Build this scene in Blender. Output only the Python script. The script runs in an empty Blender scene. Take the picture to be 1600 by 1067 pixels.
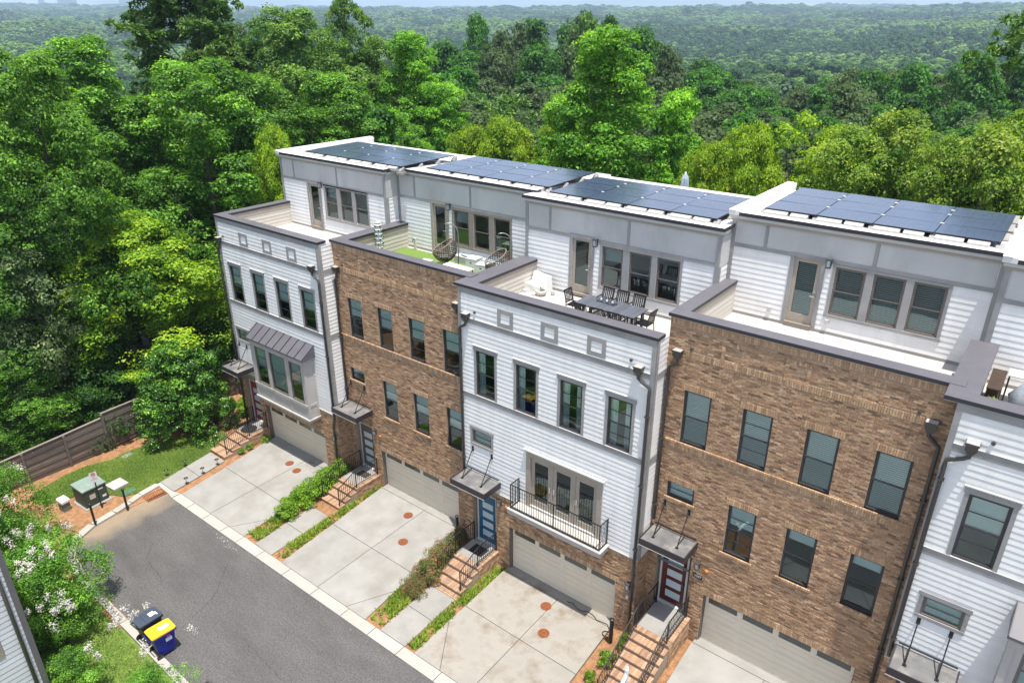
import bpy, math, random
import numpy as np
from mathutils import Vector, Matrix, Euler

R = math.radians
rng = np.random.default_rng(7)
random.seed(7)
scene = bpy.context.scene
COL = scene.collection

# ------------------------------------------------------------------ camera, sky, sun, exposure
CAM = (14.184, -17.837, 20.287)
cd = bpy.data.cameras.new('camera')
cam = bpy.data.objects.new('camera', cd)
COL.objects.link(cam)
cam.location = CAM
cam.rotation_euler = (R(90 - 24.015), 0.0, R(38.235))
cd.sensor_width = 36.0
cd.lens = 24.94
cd.clip_start = 0.5
cd.clip_end = 20000
scene.camera = cam

SUN_DIR = Vector((0.19, -0.10, 1.0)).normalized()      # towards the sun: high summer noon
SUN_EL = math.asin(SUN_DIR.z)
SUN_AZ = math.atan2(SUN_DIR.x, SUN_DIR.y)              # clockwise from +Y
world = bpy.data.worlds.new('World')
scene.world = world
world.use_nodes = True
wn, wl = world.node_tree.nodes, world.node_tree.links
wn.clear()
w_out = wn.new('ShaderNodeOutputWorld')
w_bg = wn.new('ShaderNodeBackground')
w_sky = wn.new('ShaderNodeTexSky')
w_sky.sky_type = 'NISHITA'
w_sky.sun_disc = False
w_sky.sun_elevation = SUN_EL
w_sky.sun_rotation = SUN_AZ
w_sky.altitude = 300
w_sky.dust_density = 1.6
w_sky.ozone_density = 0.7
# thin bands of cloud, the same all the way round the horizon
w_tc = wn.new('ShaderNodeTexCoord')
w_map = wn.new('ShaderNodeMapping')
w_map.inputs['Scale'].default_value = (1.0, 1.0, 9.0)
w_noise = wn.new('ShaderNodeTexNoise')
w_noise.inputs['Scale'].default_value = 5.0
w_noise.inputs['Detail'].default_value = 6.0
w_ramp = wn.new('ShaderNodeValToRGB')
w_ramp.color_ramp.elements[0].position = 0.46
w_ramp.color_ramp.elements[1].position = 0.66
w_mix = wn.new('ShaderNodeMixRGB')
w_mix.inputs['Color2'].default_value = (7.2, 7.3, 7.9, 1)
w_bg.inputs['Strength'].default_value = 0.13
wl.new(w_tc.outputs['Generated'], w_map.inputs['Vector'])
wl.new(w_map.outputs['Vector'], w_noise.inputs['Vector'])
wl.new(w_noise.outputs['Fac'], w_ramp.inputs['Fac'])
wl.new(w_ramp.outputs['Color'], w_mix.inputs['Fac'])
wl.new(w_sky.outputs['Color'], w_mix.inputs['Color1'])
wl.new(w_mix.outputs['Color'], w_bg.inputs['Color'])
wl.new(w_bg.outputs['Background'], w_out.inputs['Surface'])

sd = bpy.data.lights.new('sun', 'SUN')
sun = bpy.data.objects.new('sun', sd)
COL.objects.link(sun)
sd.energy = 4.6
sd.angle = R(0.53)
sd.color = (1.0, 0.955, 0.88)
sun.rotation_euler = SUN_DIR.to_track_quat('Z', 'Y').to_euler()
sun.location = (0, 0, 60)

scene.view_settings.view_transform = 'Standard'
scene.view_settings.look = 'None'
scene.view_settings.exposure = 0.85
scene.view_settings.gamma = 1.0
scene.view_settings.use_curve_mapping = False
scene.cycles.max_bounces = 8
scene.cycles.transparent_max_bounces = 12
scene.cycles.diffuse_bounces = 4
scene.cycles.volume_bounces = 0
scene.cycles.caustics_reflective = False
scene.cycles.caustics_refractive = False

# ------------------------------------------------------------------ materials
MATS = {}
ALB = 0.83          # one scale for all painted, mineral and metal colours, set with the exposure


def _n(nt, typ, **kw):
    nd = nt.nodes.new(typ)
    for k, v in kw.items():
        nd.inputs[k].default_value = v
    return nd


def mat(name, c, rough=0.7, var=0.12, scale=2.0, bump=0.0, bscale=60.0, metal=0.0, objvar=0.0,
        stain=None, stain_scale=0.6, stain_amt=0.0, stretch=None, attr=False, spec=0.4, detail=5.0,
        fine=0.0, fine_scale=90.0):
    """colour with grain: a world-space noise for tone, an optional stain tint, an optional per-object shift"""
    if name in MATS:
        return MATS[name]
    c = tuple(v * ALB for v in c)
    stain = tuple(v * ALB for v in stain) if stain else None
    m = bpy.data.materials.new(name)
    m.use_nodes = True
    nt = m.node_tree
    b = nt.nodes['Principled BSDF']
    b.inputs['Roughness'].default_value = rough
    b.inputs['Metallic'].default_value = metal
    b.inputs['Specular IOR Level'].default_value = spec
    geo = nt.nodes.new('ShaderNodeNewGeometry')
    vec = geo.outputs['Position']
    if stretch:
        mp = nt.nodes.new('ShaderNodeMapping')
        mp.inputs['Scale'].default_value = stretch
        nt.links.new(vec, mp.inputs['Vector'])
        svec = mp.outputs['Vector']
    else:
        svec = vec
    nz = _n(nt, 'ShaderNodeTexNoise', Scale=scale, Detail=detail)
    nt.links.new(svec, nz.inputs['Vector'])
    mr = nt.nodes.new('ShaderNodeMapRange')
    mr.inputs['From Min'].default_value = 0.25
    mr.inputs['From Max'].default_value = 0.75
    mr.inputs['To Min'].default_value = 1.0 - var
    mr.inputs['To Max'].default_value = 1.0 + var
    nt.links.new(nz.outputs['Fac'], mr.inputs['Value'])
    fac = mr.outputs['Result']
    if fine:
        n2 = _n(nt, 'ShaderNodeTexNoise', Scale=fine_scale, Detail=3.0)
        nt.links.new(vec, n2.inputs['Vector'])
        m2 = nt.nodes.new('ShaderNodeMapRange')
        m2.inputs['From Min'].default_value = 0.3
        m2.inputs['From Max'].default_value = 0.7
        m2.inputs['To Min'].default_value = 1.0 - fine
        m2.inputs['To Max'].default_value = 1.0 + fine
        nt.links.new(n2.outputs['Fac'], m2.inputs['Value'])
        mm = nt.nodes.new('ShaderNodeMath')
        mm.operation = 'MULTIPLY'
        nt.links.new(fac, mm.inputs[0])
        nt.links.new(m2.outputs['Result'], mm.inputs[1])
        fac = mm.outputs[0]
    if objvar:
        oi = nt.nodes.new('ShaderNodeObjectInfo')
        m3 = nt.nodes.new('ShaderNodeMapRange')
        m3.inputs['To Min'].default_value = 1.0 - objvar
        m3.inputs['To Max'].default_value = 1.0 + objvar
        nt.links.new(oi.outputs['Random'], m3.inputs['Value'])
        mm = nt.nodes.new('ShaderNodeMath')
        mm.operation = 'MULTIPLY'
        nt.links.new(fac, mm.inputs[0])
        nt.links.new(m3.outputs['Result'], mm.inputs[1])
        fac = mm.outputs[0]
    mul = nt.nodes.new('ShaderNodeVectorMath')
    mul.operation = 'SCALE'
    if attr:
        at = nt.nodes.new('ShaderNodeAttribute')
        at.attribute_name = 'tone'
        nt.links.new(at.outputs['Color'], mul.inputs[0])
    else:
        mul.inputs[0].default_value = c[:3]
    nt.links.new(fac, mul.inputs['Scale'])
    col = mul.outputs['Vector']
    if stain:
        n4 = _n(nt, 'ShaderNodeTexNoise', Scale=stain_scale, Detail=7.0, Roughness=0.65)
        nt.links.new(svec if stretch else vec, n4.inputs['Vector'])
        rp = nt.nodes.new('ShaderNodeMapRange')
        rp.inputs['From Min'].default_value = 0.48
        rp.inputs['From Max'].default_value = 0.72
        rp.inputs['To Max'].default_value = stain_amt
        nt.links.new(n4.outputs['Fac'], rp.inputs['Value'])
        mx = nt.nodes.new('ShaderNodeMixRGB')
        nt.links.new(rp.outputs['Result'], mx.inputs['Fac'])
        nt.links.new(col, mx.inputs['Color1'])
        mx.inputs['Color2'].default_value = (*stain, 1)
        col = mx.outputs['Color']
    nt.links.new(col, b.inputs['Base Color'])
    if bump:
        nb = _n(nt, 'ShaderNodeTexNoise', Scale=bscale, Detail=4.0)
        nt.links.new(vec, nb.inputs['Vector'])
        bp = _n(nt, 'ShaderNodeBump', Strength=bump, Distance=0.02)
        nt.links.new(nb.outputs['Fac'], bp.inputs['Height'])
        nt.links.new(bp.outputs['Normal'], b.inputs['Normal'])
    MATS[name] = m
    return m


def glass_mat(name, tint, refl=0.10, rough=0.01):
    m = bpy.data.materials.new(name)
    m.use_nodes = True
    nt = m.node_tree
    nt.nodes.clear()
    out = nt.nodes.new('ShaderNodeOutputMaterial')
    tr = _n(nt, 'ShaderNodeBsdfTransparent', Color=(*tint, 1))
    gl = _n(nt, 'ShaderNodeBsdfGlossy', Color=(0.78, 0.96, 1.0, 1), Roughness=rough)
    fr = _n(nt, 'ShaderNodeFresnel', IOR=1.55)
    ad = nt.nodes.new('ShaderNodeMath')
    ad.operation = 'ADD'
    ad.use_clamp = True
    ad.inputs[1].default_value = refl
    mx = nt.nodes.new('ShaderNodeMixShader')
    nt.links.new(fr.outputs['Fac'], ad.inputs[0])
    nt.links.new(ad.outputs[0], mx.inputs['Fac'])
    nt.links.new(tr.outputs[0], mx.inputs[1])
    nt.links.new(gl.outputs[0], mx.inputs[2])
    # slow waviness of the pane, so that reflections are not mirror-straight
    geo = nt.nodes.new('ShaderNodeNewGeometry')
    nb = _n(nt, 'ShaderNodeTexNoise', Scale=1.3, Detail=1.0)
    bp = _n(nt, 'ShaderNodeBump', Strength=0.25, Distance=0.02)
    nt.links.new(geo.outputs['Position'], nb.inputs['Vector'])
    nt.links.new(nb.outputs['Fac'], bp.inputs['Height'])
    nt.links.new(bp.outputs['Normal'], gl.inputs['Normal'])
    nt.links.new(mx.outputs[0], out.inputs['Surface'])
    MATS[name] = m
    return m


def leaf_mat(name, c0, c1, c2, trans=0.42, objvar=0.18, rough=0.55):
    """foliage: three greens chosen per leaf by the 'tone' attribute, light passing through"""
    m = bpy.data.materials.new(name)
    m.use_nodes = True
    nt = m.node_tree
    nt.nodes.clear()
    out = nt.nodes.new('ShaderNodeOutputMaterial')
    at = nt.nodes.new('ShaderNodeAttribute')
    at.attribute_name = 'tone'
    rp = nt.nodes.new('ShaderNodeValToRGB')
    e = rp.color_ramp.elements
    e[0].position, e[0].color = 0.0, (*c0, 1)
    e[1].position, e[1].color = 1.0, (*c2, 1)
    x = e.new(0.5)
    x.color = (*c1, 1)
    nt.links.new(at.outputs['Fac'], rp.inputs['Fac'])
    oi = nt.nodes.new('ShaderNodeObjectInfo')
    mr = nt.nodes.new('ShaderNodeMapRange')
    mr.inputs['To Min'].default_value = 1 - objvar
    mr.inputs['To Max'].default_value = 1 + objvar
    nt.links.new(oi.outputs['Random'], mr.inputs['Value'])
    sc = nt.nodes.new('ShaderNodeVectorMath')
    sc.operation = 'SCALE'
    nt.links.new(rp.outputs['Color'], sc.inputs[0])
    nt.links.new(mr.outputs['Result'], sc.inputs['Scale'])
    b = nt.nodes.new('ShaderNodeBsdfPrincipled')
    b.inputs['Roughness'].default_value = rough
    b.inputs['Specular IOR Level'].default_value = 0.3
    nt.links.new(sc.outputs['Vector'], b.inputs['Base Color'])
    t = nt.nodes.new('ShaderNodeBsdfTranslucent')
    hs = _n(nt, 'ShaderNodeHueSaturation', Hue=0.485, Saturation=1.15, Value=1.5)
    nt.links.new(sc.outputs['Vector'], hs.inputs['Color'])
    nt.links.new(hs.outputs['Color'], t.inputs['Color'])
    mx = nt.nodes.new('ShaderNodeMixShader')
    mx.inputs['Fac'].default_value = trans
    nt.links.new(b.outputs[0], mx.inputs[1])
    nt.links.new(t.outputs[0], mx.inputs[2])
    nt.links.new(mx.outputs[0], out.inputs['Surface'])
    MATS[name] = m
    return m


SIDING = mat('white_fibre_cement', (0.93, 0.915, 0.89), 0.55, var=0.04, scale=1.2, objvar=0.035, stain=(0.66, 0.64, 0.60), stain_scale=1.0, stain_amt=0.36, stretch=(2.4, 2.4, 0.35))
SIDING_G = mat('grey_fibre_cement', (0.56, 0.575, 0.60), 0.6, var=0.05, scale=1.2, objvar=0.05)
CREAM = mat('cream_board', (0.66, 0.61, 0.54), 0.6, var=0.05, scale=1.2, objvar=0.04)
TRIM = mat('grey_trim_board', (0.36, 0.348, 0.340), 0.6, var=0.12, scale=2.0, stain=(0.22, 0.21, 0.205), stain_scale=1.5, stain_amt=0.5)
PANEL = mat('grey_cement_panel', (0.60, 0.592, 0.575), 0.65, var=0.10, scale=0.9, stain=(0.43, 0.42, 0.40), stain_scale=0.8, stain_amt=0.7, stretch=(1, 1, 0.45))
BAYTRIM = mat('warm_grey_trim', (0.50, 0.475, 0.45), 0.55, var=0.08, scale=1.5, stain=(0.36, 0.33, 0.31), stain_scale=1.0, stain_amt=0.4)
TAUPE = mat('taupe_paint', (0.29, 0.245, 0.205), 0.5, var=0.05, scale=2)
TAUPE_L = mat('light_taupe_paint', (0.42, 0.36, 0.295), 0.5, var=0.05, scale=2)
COPING = mat('purple_grey_metal_coping', (0.118, 0.112, 0.125), 0.5, var=0.07, scale=0.8, objvar=0.06, spec=0.5, stain=(0.17, 0.162, 0.168), stain_scale=1.2, stain_amt=0.35)
COPING_D = mat('dark_metal_fascia', (0.040, 0.035, 0.043), 0.45, var=0.1, scale=2)
DRIP = mat('pale_drip_edge', (0.62, 0.60, 0.57), 0.5, var=0.08, scale=3)
ROOFW = mat('white_roof_membrane', (0.80, 0.77, 0.74), 0.6, var=0.05, scale=0.8, stain=(0.52, 0.49, 0.47), stain_scale=0.9, stain_amt=0.35)
TERRACE = mat('pale_terrace_deck', (0.50, 0.478, 0.445), 0.75, var=0.07, scale=1.2, stain=(0.42, 0.38, 0.33), stain_scale=0.8, stain_amt=0.4)
DARKMETAL = mat('dark_bronze_metal', (0.060, 0.054, 0.050), 0.42, var=0.12, scale=3, metal=0.0, spec=0.6)
BLACK = mat('black_iron', (0.016, 0.016, 0.018), 0.45, var=0.1, scale=5)
FRAME = mat('dark_window_frame', (0.052, 0.050, 0.052), 0.45, var=0.08, scale=3)
FRAME_T = mat('taupe_window_frame', (0.175, 0.150, 0.130), 0.45, var=0.06, scale=3)
BRICK = mat('brown_brick', (0.3, 0.2, 0.13), 0.85, var=0.22, scale=14, bump=0.35, bscale=70, attr=True, fine=0.12, fine_scale=40)
MORTAR = mat('tan_mortar', (0.40, 0.315, 0.235), 0.95, var=0.16, scale=8, stain=(0.26, 0.19, 0.14), stain_scale=0.7, stain_amt=0.5)
STEPBRICK = mat('orange_tan_step_brick', (0.40, 0.26, 0.16), 0.85, var=0.18, scale=10, attr=True, fine=0.1)
CONC = mat('driveway_concrete', (0.318, 0.306, 0.283), 0.9, var=0.13, scale=1.3, bump=0.12, bscale=120, objvar=0.03, stain=(0.20, 0.178, 0.143), stain_scale=0.75, stain_amt=0.5, fine=0.04)
CONC_D = mat('stained_driveway_concrete', (0.335, 0.312, 0.272), 0.9, var=0.16, scale=0.9, bump=0.12, bscale=120, objvar=0.03, stain=(0.165, 0.12, 0.075), stain_scale=0.9, stain_amt=0.85, fine=0.06)
WALK = mat('walkway_concrete', (0.315, 0.302, 0.278), 0.9, var=0.10, scale=1.5, bump=0.12, bscale=120, objvar=0.05, stain=(0.20, 0.19, 0.18), stain_scale=1.1, stain_amt=0.6, fine=0.05)
KERB = mat('kerb_concrete', (0.42, 0.395, 0.355), 0.9, var=0.08, scale=1.6, objvar=0.05, stain=(0.40, 0.36, 0.30), stain_scale=1.0, stain_amt=0.5, fine=0.05)
MULCH = mat('pine_straw_mulch', (0.335, 0.175, 0.085), 0.95, var=0.35, scale=5, bump=0.8, bscale=40, fine=0.35, fine_scale=28, stain=(0.20, 0.11, 0.05), stain_scale=1.2, stain_amt=0.6)
SOIL = mat('forest_floor', (0.05, 0.05, 0.028), 0.95, var=0.4, scale=0.4, bump=0.4, bscale=3)
LAWN = mat('lawn_soil', (0.15, 0.22, 0.04), 0.95, var=0.35, scale=2.5, bump=0.5, bscale=50, fine=0.3, fine_scale=30)
GARAGE = mat('beige_garage_paint', (0.84, 0.735, 0.575), 0.5, var=0.04, scale=1.2, stain=(0.70, 0.61, 0.49), stain_scale=0.9, stain_amt=0.3)
JAMB = mat('brown_jamb', (0.20, 0.165, 0.135), 0.6, var=0.06)
BLIND = mat('pale_window_shade', (0.92, 0.96, 0.95), 0.8, var=0.03, scale=2)
CURTAIN = mat('white_curtain', (0.98, 0.99, 0.97), 0.85, var=0.05, scale=4)
INTERIOR = mat('dim_interior', (0.34, 0.325, 0.30), 0.9, var=0.2, scale=0.7)
RUBBER = mat('weathered_canopy_top', (0.15, 0.148, 0.147), 0.75, var=0.25, scale=3, stain=(0.33, 0.30, 0.26), stain_scale=1.8, stain_amt=0.85)
RUST = mat('rusty_iron', (0.235, 0.075, 0.025), 0.85, var=0.3, scale=12, bump=0.3)
WHITE = mat('white_paint', (0.80, 0.80, 0.78), 0.5, var=0.03)
GLASS = glass_mat('window_glass', (0.86, 0.985, 0.965), 0.08)
SCREEN = glass_mat('screened_window_glass', (0.48, 0.60, 0.62), 0.06, 0.03)
GLASS_DK = glass_mat('dark_window_glass', (0.62, 0.72, 0.72), 0.07)
FROST = mat('frosted_pane', (0.52, 0.60, 0.62), 0.25, var=0.05, scale=4, spec=0.6)

# ------------------------------------------------------------------ geometry helpers
ORG = {}


class MB:
    def __init__(s):
        s.v, s.f, s.m, s.c = [], [], [], []

    def face(s, pts, m=0, c=None):
        i = len(s.v)
        s.v.extend(pts)
        s.f.append(tuple(range(i, i + len(pts))))
        s.m.append(m)
        s.c.append(c)
        return s

    def box(s, x0, x1, y0, y1, z0, z1, m=0, c=None):
        i = len(s.v)
        s.v += [(x0, y0, z0), (x1, y0, z0), (x1, y1, z0), (x0, y1, z0), (x0, y0, z1), (x1, y0, z1), (x1, y1, z1), (x0, y1, z1)]
        for q in ((0, 3, 2, 1), (4, 5, 6, 7), (0, 1, 5, 4), (1, 2, 6, 5), (2, 3, 7, 6), (3, 0, 4, 7)):
            s.f.append(tuple(i + k for k in q))
            s.m.append(m)
            s.c.append(c)
        return s

    def prism(s, poly, z0, z1, m=0, mtop=None, c=None):
        """vertical prism on a counter-clockwise polygon in x, y; z0, z1 numbers or functions of (x, y)"""
        fz0 = z0 if callable(z0) else (lambda x, y: z0)
        fz1 = z1 if callable(z1) else (lambda x, y: z1)
        n = len(poly)
        i = len(s.v)
        s.v += [(x, y, fz0(x, y)) for x, y in poly] + [(x, y, fz1(x, y)) for x, y in poly]
        s.f.append(tuple(range(i + n - 1, i - 1, -1)))
        s.m.append(m)
        s.c.append(c)
        s.f.append(tuple(range(i + n, i + 2 * n)))
        s.m.append(m if mtop is None else mtop)
        s.c.append(c)
        for k in range(n):
            k2 = (k + 1) % n
            s.f.append((i + k, i + k2, i + n + k2, i + n + k))
            s.m.append(m)
            s.c.append(c)
        return s

    def extrude_x(s, prof, x0, x1, m=0):
        """profile of (y, z) points run along x"""
        n = len(prof)
        i = len(s.v)
        s.v += [(x0, y, z) for y, z in prof] + [(x1, y, z) for y, z in prof]
        s.f.append(tuple(range(i, i + n)))
        s.f.append(tuple(range(i + 2 * n - 1, i + n - 1, -1)))
        s.m += [m, m]
        s.c += [None, None]
        for k in range(n):
            k2 = (k + 1) % n
            s.f.append((i + k, i + n + k, i + n + k2, i + k2))
            s.m.append(m)
            s.c.append(None)
        return s

    def tube(s, pts, r, n=8, m=0, cap=True):
        pts = [Vector(p) for p in pts]
        rr = r if isinstance(r, (list, tuple)) else [r] * len(pts)
        base = len(s.v)
        ref = None
        for k, p in enumerate(pts):
            d = (pts[min(k + 1, len(pts) - 1)] - pts[max(k - 1, 0)]).normalized()
            if ref is None:
                ref = Vector((0, 0, 1)) if abs(d.z) < 0.9 else Vector((1, 0, 0))
            a = d.cross(ref).normalized()
            b = d.cross(a).normalized()
            ref = -b if False else ref
            for j in range(n):
                t = 2 * math.pi * j / n
                s.v.append(tuple(p + (a * math.cos(t) + b * math.sin(t)) * rr[k]))
        for k in range(len(pts) - 1):
            for j in range(n):
                j2 = (j + 1) % n
                s.f.append((base + k * n + j, base + k * n + j2, base + (k + 1) * n + j2, base + (k + 1) * n + j))
                s.m.append(m)
                s.c.append(None)
        if cap:
            s.f.append(tuple(base + j for j in range(n - 1, -1, -1)))
            s.f.append(tuple(base + (len(pts) - 1) * n + j for j in range(n)))
            s.m += [m, m]
            s.c += [None, None]
        return s

    def bar(s, p, q, w, h=None, m=0):
        """a rectangular bar from p to q"""
        h = h or w
        p, q = Vector(p), Vector(q)
        d = (q - p).normalized()
        ref = Vector((0, 0, 1)) if abs(d.z) < 0.95 else Vector((0, 1, 0))
        a = d.cross(ref).normalized() * (w / 2)
        b = a.normalized().cross(d).normalized() * (h / 2)
        i = len(s.v)
        for e in (p, q):
            s.v += [tuple(e - a - b), tuple(e + a - b), tuple(e + a + b), tuple(e - a + b)]
        for g in ((0, 1, 2, 3), (7, 6, 5, 4), (0, 4, 5, 1), (1, 5, 6, 2), (2, 6, 7, 3), (3, 7, 4, 0)):
            s.f.append(tuple(i + k for k in g))
            s.m.append(m)
            s.c.append(None)
        return s

    def lathe(s, prof, cx=0, cy=0, n=20, m=0):
        i = len(s.v)
        for r, z in prof:
            for j in range(n):
                t = 2 * math.pi * j / n
                s.v.append((cx + r * math.cos(t), cy + r * math.sin(t), z))
        for k in range(len(prof) - 1):
            for j in range(n):
                j2 = (j + 1) % n
                s.f.append((i + k * n + j, i + k * n + j2, i + (k + 1) * n + j2, i + (k + 1) * n + j))
                s.m.append(m)
                s.c.append(None)
        s.f.append(tuple(i + j for j in range(n - 1, -1, -1)))
        s.f.append(tuple(i + (len(prof) - 1) * n + j for j in range(n)))
        s.m += [m, m]
        s.c += [None, None]
        return s

    def mesh(s, name, mats, off=(0, 0, 0), smooth=False):
        me = bpy.data.meshes.new(name)
        ox, oy, oz = off
        v = [(x - ox, y - oy, z - oz) for x, y, z in s.v] if any(off) else s.v
        me.from_pydata(v, [], s.f)
        for mm in (mats if isinstance(mats, (list, tuple)) else [mats]):
            me.materials.append(mm)
        if any(s.m):
            me.polygons.foreach_set('material_index', s.m)
        if any(c is not None for c in s.c):
            a = me.attributes.new('tone', 'FLOAT_COLOR', 'FACE')
            arr = np.ones((len(s.f), 4), np.float32)
            for k, c in enumerate(s.c):
                if c is not None:
                    arr[k, :3] = c
            a.data.foreach_set('color', arr.ravel())
        if smooth:
            me.polygons.foreach_set('use_smooth', [True] * len(s.f))
        me.update()
        return me

    def build(s, name, mats, parent=None, smooth=False, loc=None):
        """one mesh object; given in world coordinates, stored relative to its thing's base"""
        off = (0, 0, 0)
        if parent is not None:
            off = ORG.get(parent.name, (0, 0, 0))
        elif loc is not None:
            off = loc
        o = bpy.data.objects.new(name, s.mesh(name, mats, off, smooth))
        COL.objects.link(o)
        if parent is not None:
            o.parent = parent
            ORG[o.name] = off
        else:
            if loc is not None:
                o.location = loc
            ORG[o.name] = off
        return o


def tag(o, label=None, cat=None, group=None, kind=None):
    if label:
        o['label'] = label
    if cat:
        o['category'] = cat
    if group:
        o['group'] = group
    if kind:
        o['kind'] = kind
    return o


def thing(name, label, cat, loc=(0, 0, 0), rz=0.0, group=None, local=False):
    """an Empty at the thing's base. local=True: parts are given in the thing's own coordinates"""
    o = bpy.data.objects.new(name, None)
    COL.objects.link(o)
    o.location = loc
    o.rotation_euler = (0, 0, rz)
    o.empty_display_size = 0.2
    tag(o, label, cat, group)
    ORG[o.name] = (0, 0, 0) if local else tuple(loc)
    return o


def link_mesh(name, me, parent=None, loc=(0, 0, 0), rot=(0, 0, 0), sc=(1, 1, 1)):
    """an object on shared mesh data; loc in world coordinates"""
    o = bpy.data.objects.new(name, me)
    COL.objects.link(o)
    off = (0, 0, 0)
    if parent is not None:
        o.parent = parent
        off = ORG.get(parent.name, (0, 0, 0))
        ORG[o.name] = off
    o.location = (loc[0] - off[0], loc[1] - off[1], loc[2] - off[2])
    o.rotation_euler = rot
    o.scale = sc
    return o


def copy_tree(o, loc=None, rz=None, label=None, parent=None):
    c = o.copy()
    COL.objects.link(c)
    if parent is not None:
        c.parent = parent
    if loc is not None:
        c.location = loc
    if rz is not None:
        c.rotation_euler = (0, 0, rz)
    if label:
        c['label'] = label
    for ch in list(o.children):
        copy_tree(ch, parent=c)
    return c


def structure(o):
    o['kind'] = 'structure'
    return o

# ------------------------------------------------------------------ terrain
_HR = [0, 15, 40, 100, 200, 400, 700, 1000, 1500, 2200, 3000, 3400, 4200, 5000, 5600, 7000]
_HZ = [-0.42, -0.7, -3, -8, -15, -21, -22, -12, 4, 30, 60, 54, 72, 98, 90, 55]
_ph = rng.uniform(0, 6.28, 24)


def hills(x, y):
    """rolling noise, growing with distance"""
    s = 0
    for k, (wl_, am) in enumerate(((900, 1.0), (520, 0.7), (310, 0.5), (180, 0.3))):
        kx, ky = math.cos(_ph[k]) / wl_ * 6.283, math.sin(_ph[k]) / wl_ * 6.283
        s = s + am * np.sin(x * kx + y * ky + _ph[k + 6]) * np.cos(x * ky * 0.8 - y * kx * 0.8 + _ph[k + 12])
    return s


def ground_z(x, y):
    x = np.asarray(x, float)
    y = np.asarray(y, float)
    dx = np.maximum(np.maximum(-24 - x, 0), x - 40)
    dy = np.maximum(np.maximum(-30 - y, 0), y - 14)
    d = np.hypot(dx, dy)
    z = np.interp(d, _HR, _HZ)
    az = np.degrees(np.arctan2(-(x - CAM[0]), y - CAM[1]))        # turn left from +Y
    # the near ridge is lower towards the left of the valley
    low = np.interp(az, [20, 45, 62, 75], [0, -4, -16, -18]) * np.interp(d, [900, 2000, 3300, 4200], [0, 0.7, 1, 0])
    amp = np.interp(d, [150, 600, 1500, 3200, 6000], [0, 6, 11, 11, 10])
    return z + low + amp * hills(x, y)


def build_terrain():
    rs = [0.0] + list(np.geomspace(30, 7000, 90))
    na = 220
    V, F = [], []
    a = np.linspace(0, 2 * math.pi, na, endpoint=False)
    V.append((0, 0, -0.42))
    for r in rs[1:]:
        x, y = r * np.cos(a), r * np.sin(a)
        z = ground_z(x, y)
        V += list(zip(x.tolist(), y.tolist(), z.tolist()))
    for j in range(na):
        F.append((0, 1 + j, 1 + (j + 1) % na))
    for k in range(len(rs) - 2):
        b0, b1 = 1 + k * na, 1 + (k + 1) * na
        for j in range(na):
            j2 = (j + 1) % na
            F.append((b0 + j, b1 + j, b1 + j2, b0 + j2))
    me = bpy.data.meshes.new('terrain')
    me.from_pydata(V, [], F)
    me.materials.append(SOIL)
    me.polygons.foreach_set('use_smooth', [True] * len(F))
    o = bpy.data.objects.new('terrain', me)
    COL.objects.link(o)
    structure(o)


build_terrain()

# ------------------------------------------------------------------ street, yard and drives
STREET_Z = -0.17


def asphalt_material():
    m = mat('grey_asphalt', (0.112, 0.107, 0.104), 0.9, var=0.13, scale=1.3, bump=0.6, bscale=60, fine=0.36, fine_scale=17, stretch=(0.4, 1.0, 1.0), stain=(0.066, 0.062, 0.061), stain_scale=0.6, stain_amt=0.7)
    nt = m.node_tree
    b = nt.nodes['Principled BSDF']
    src = b.inputs['Base Color'].links[0].from_socket
    # dry washed-in soil along the closed end of the street
    geo = nt.nodes.new('ShaderNodeNewGeometry')
    sep = nt.nodes.new('ShaderNodeSeparateXYZ')
    nt.links.new(geo.outputs['Position'], sep.inputs[0])
    nz = _n(nt, 'ShaderNodeTexNoise', Scale=0.9, Detail=6.0)
    nt.links.new(geo.outputs['Position'], nz.inputs['Vector'])
    ma = nt.nodes.new('ShaderNodeMath')
    ma.operation = 'MULTIPLY_ADD'
    ma.inputs[1].default_value = 1.8
    nt.links.new(nz.outputs['Fac'], ma.inputs[0])
    nt.links.new(sep.outputs['X'], ma.inputs[2])
    mr = nt.nodes.new('ShaderNodeMapRange')
    mr.inputs['From Min'].default_value = -15.0
    mr.inputs['From Max'].default_value = -13.9
    mr.inputs['To Min'].default_value = 0.85
    mr.inputs['To Max'].default_value = 0.0
    nt.links.new(ma.outputs[0], mr.inputs['Value'])
    mx = nt.nodes.new('ShaderNodeMixRGB')
    mx.inputs['Color2'].default_value = (0.27, 0.205, 0.135, 1)
    nt.links.new(mr.outputs['Result'], mx.inputs['Fac'])
    nt.links.new(src, mx.inputs['Color1'])
    nt.links.new(mx.outputs[0], b.inputs['Base Color'])
    return m


ASPHALT = asphalt_material()
street_poly = [(-16.95, -5.95), (-16.92, -6.9), (-16.55, -7.9), (-16.42, -9.3), (-15.9, -10.2), (-14.9, -10.75), (-13.4, -10.98), (-9.6, -11.02), (26, -11.35), (26, -5.6), (3, -5.6), (-10, -5.62), (-15.5, -5.66), (-16.3, -5.75)]
street = structure(MB().prism(street_poly, -0.38, STREET_Z).build('street', ASPHALT))
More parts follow.
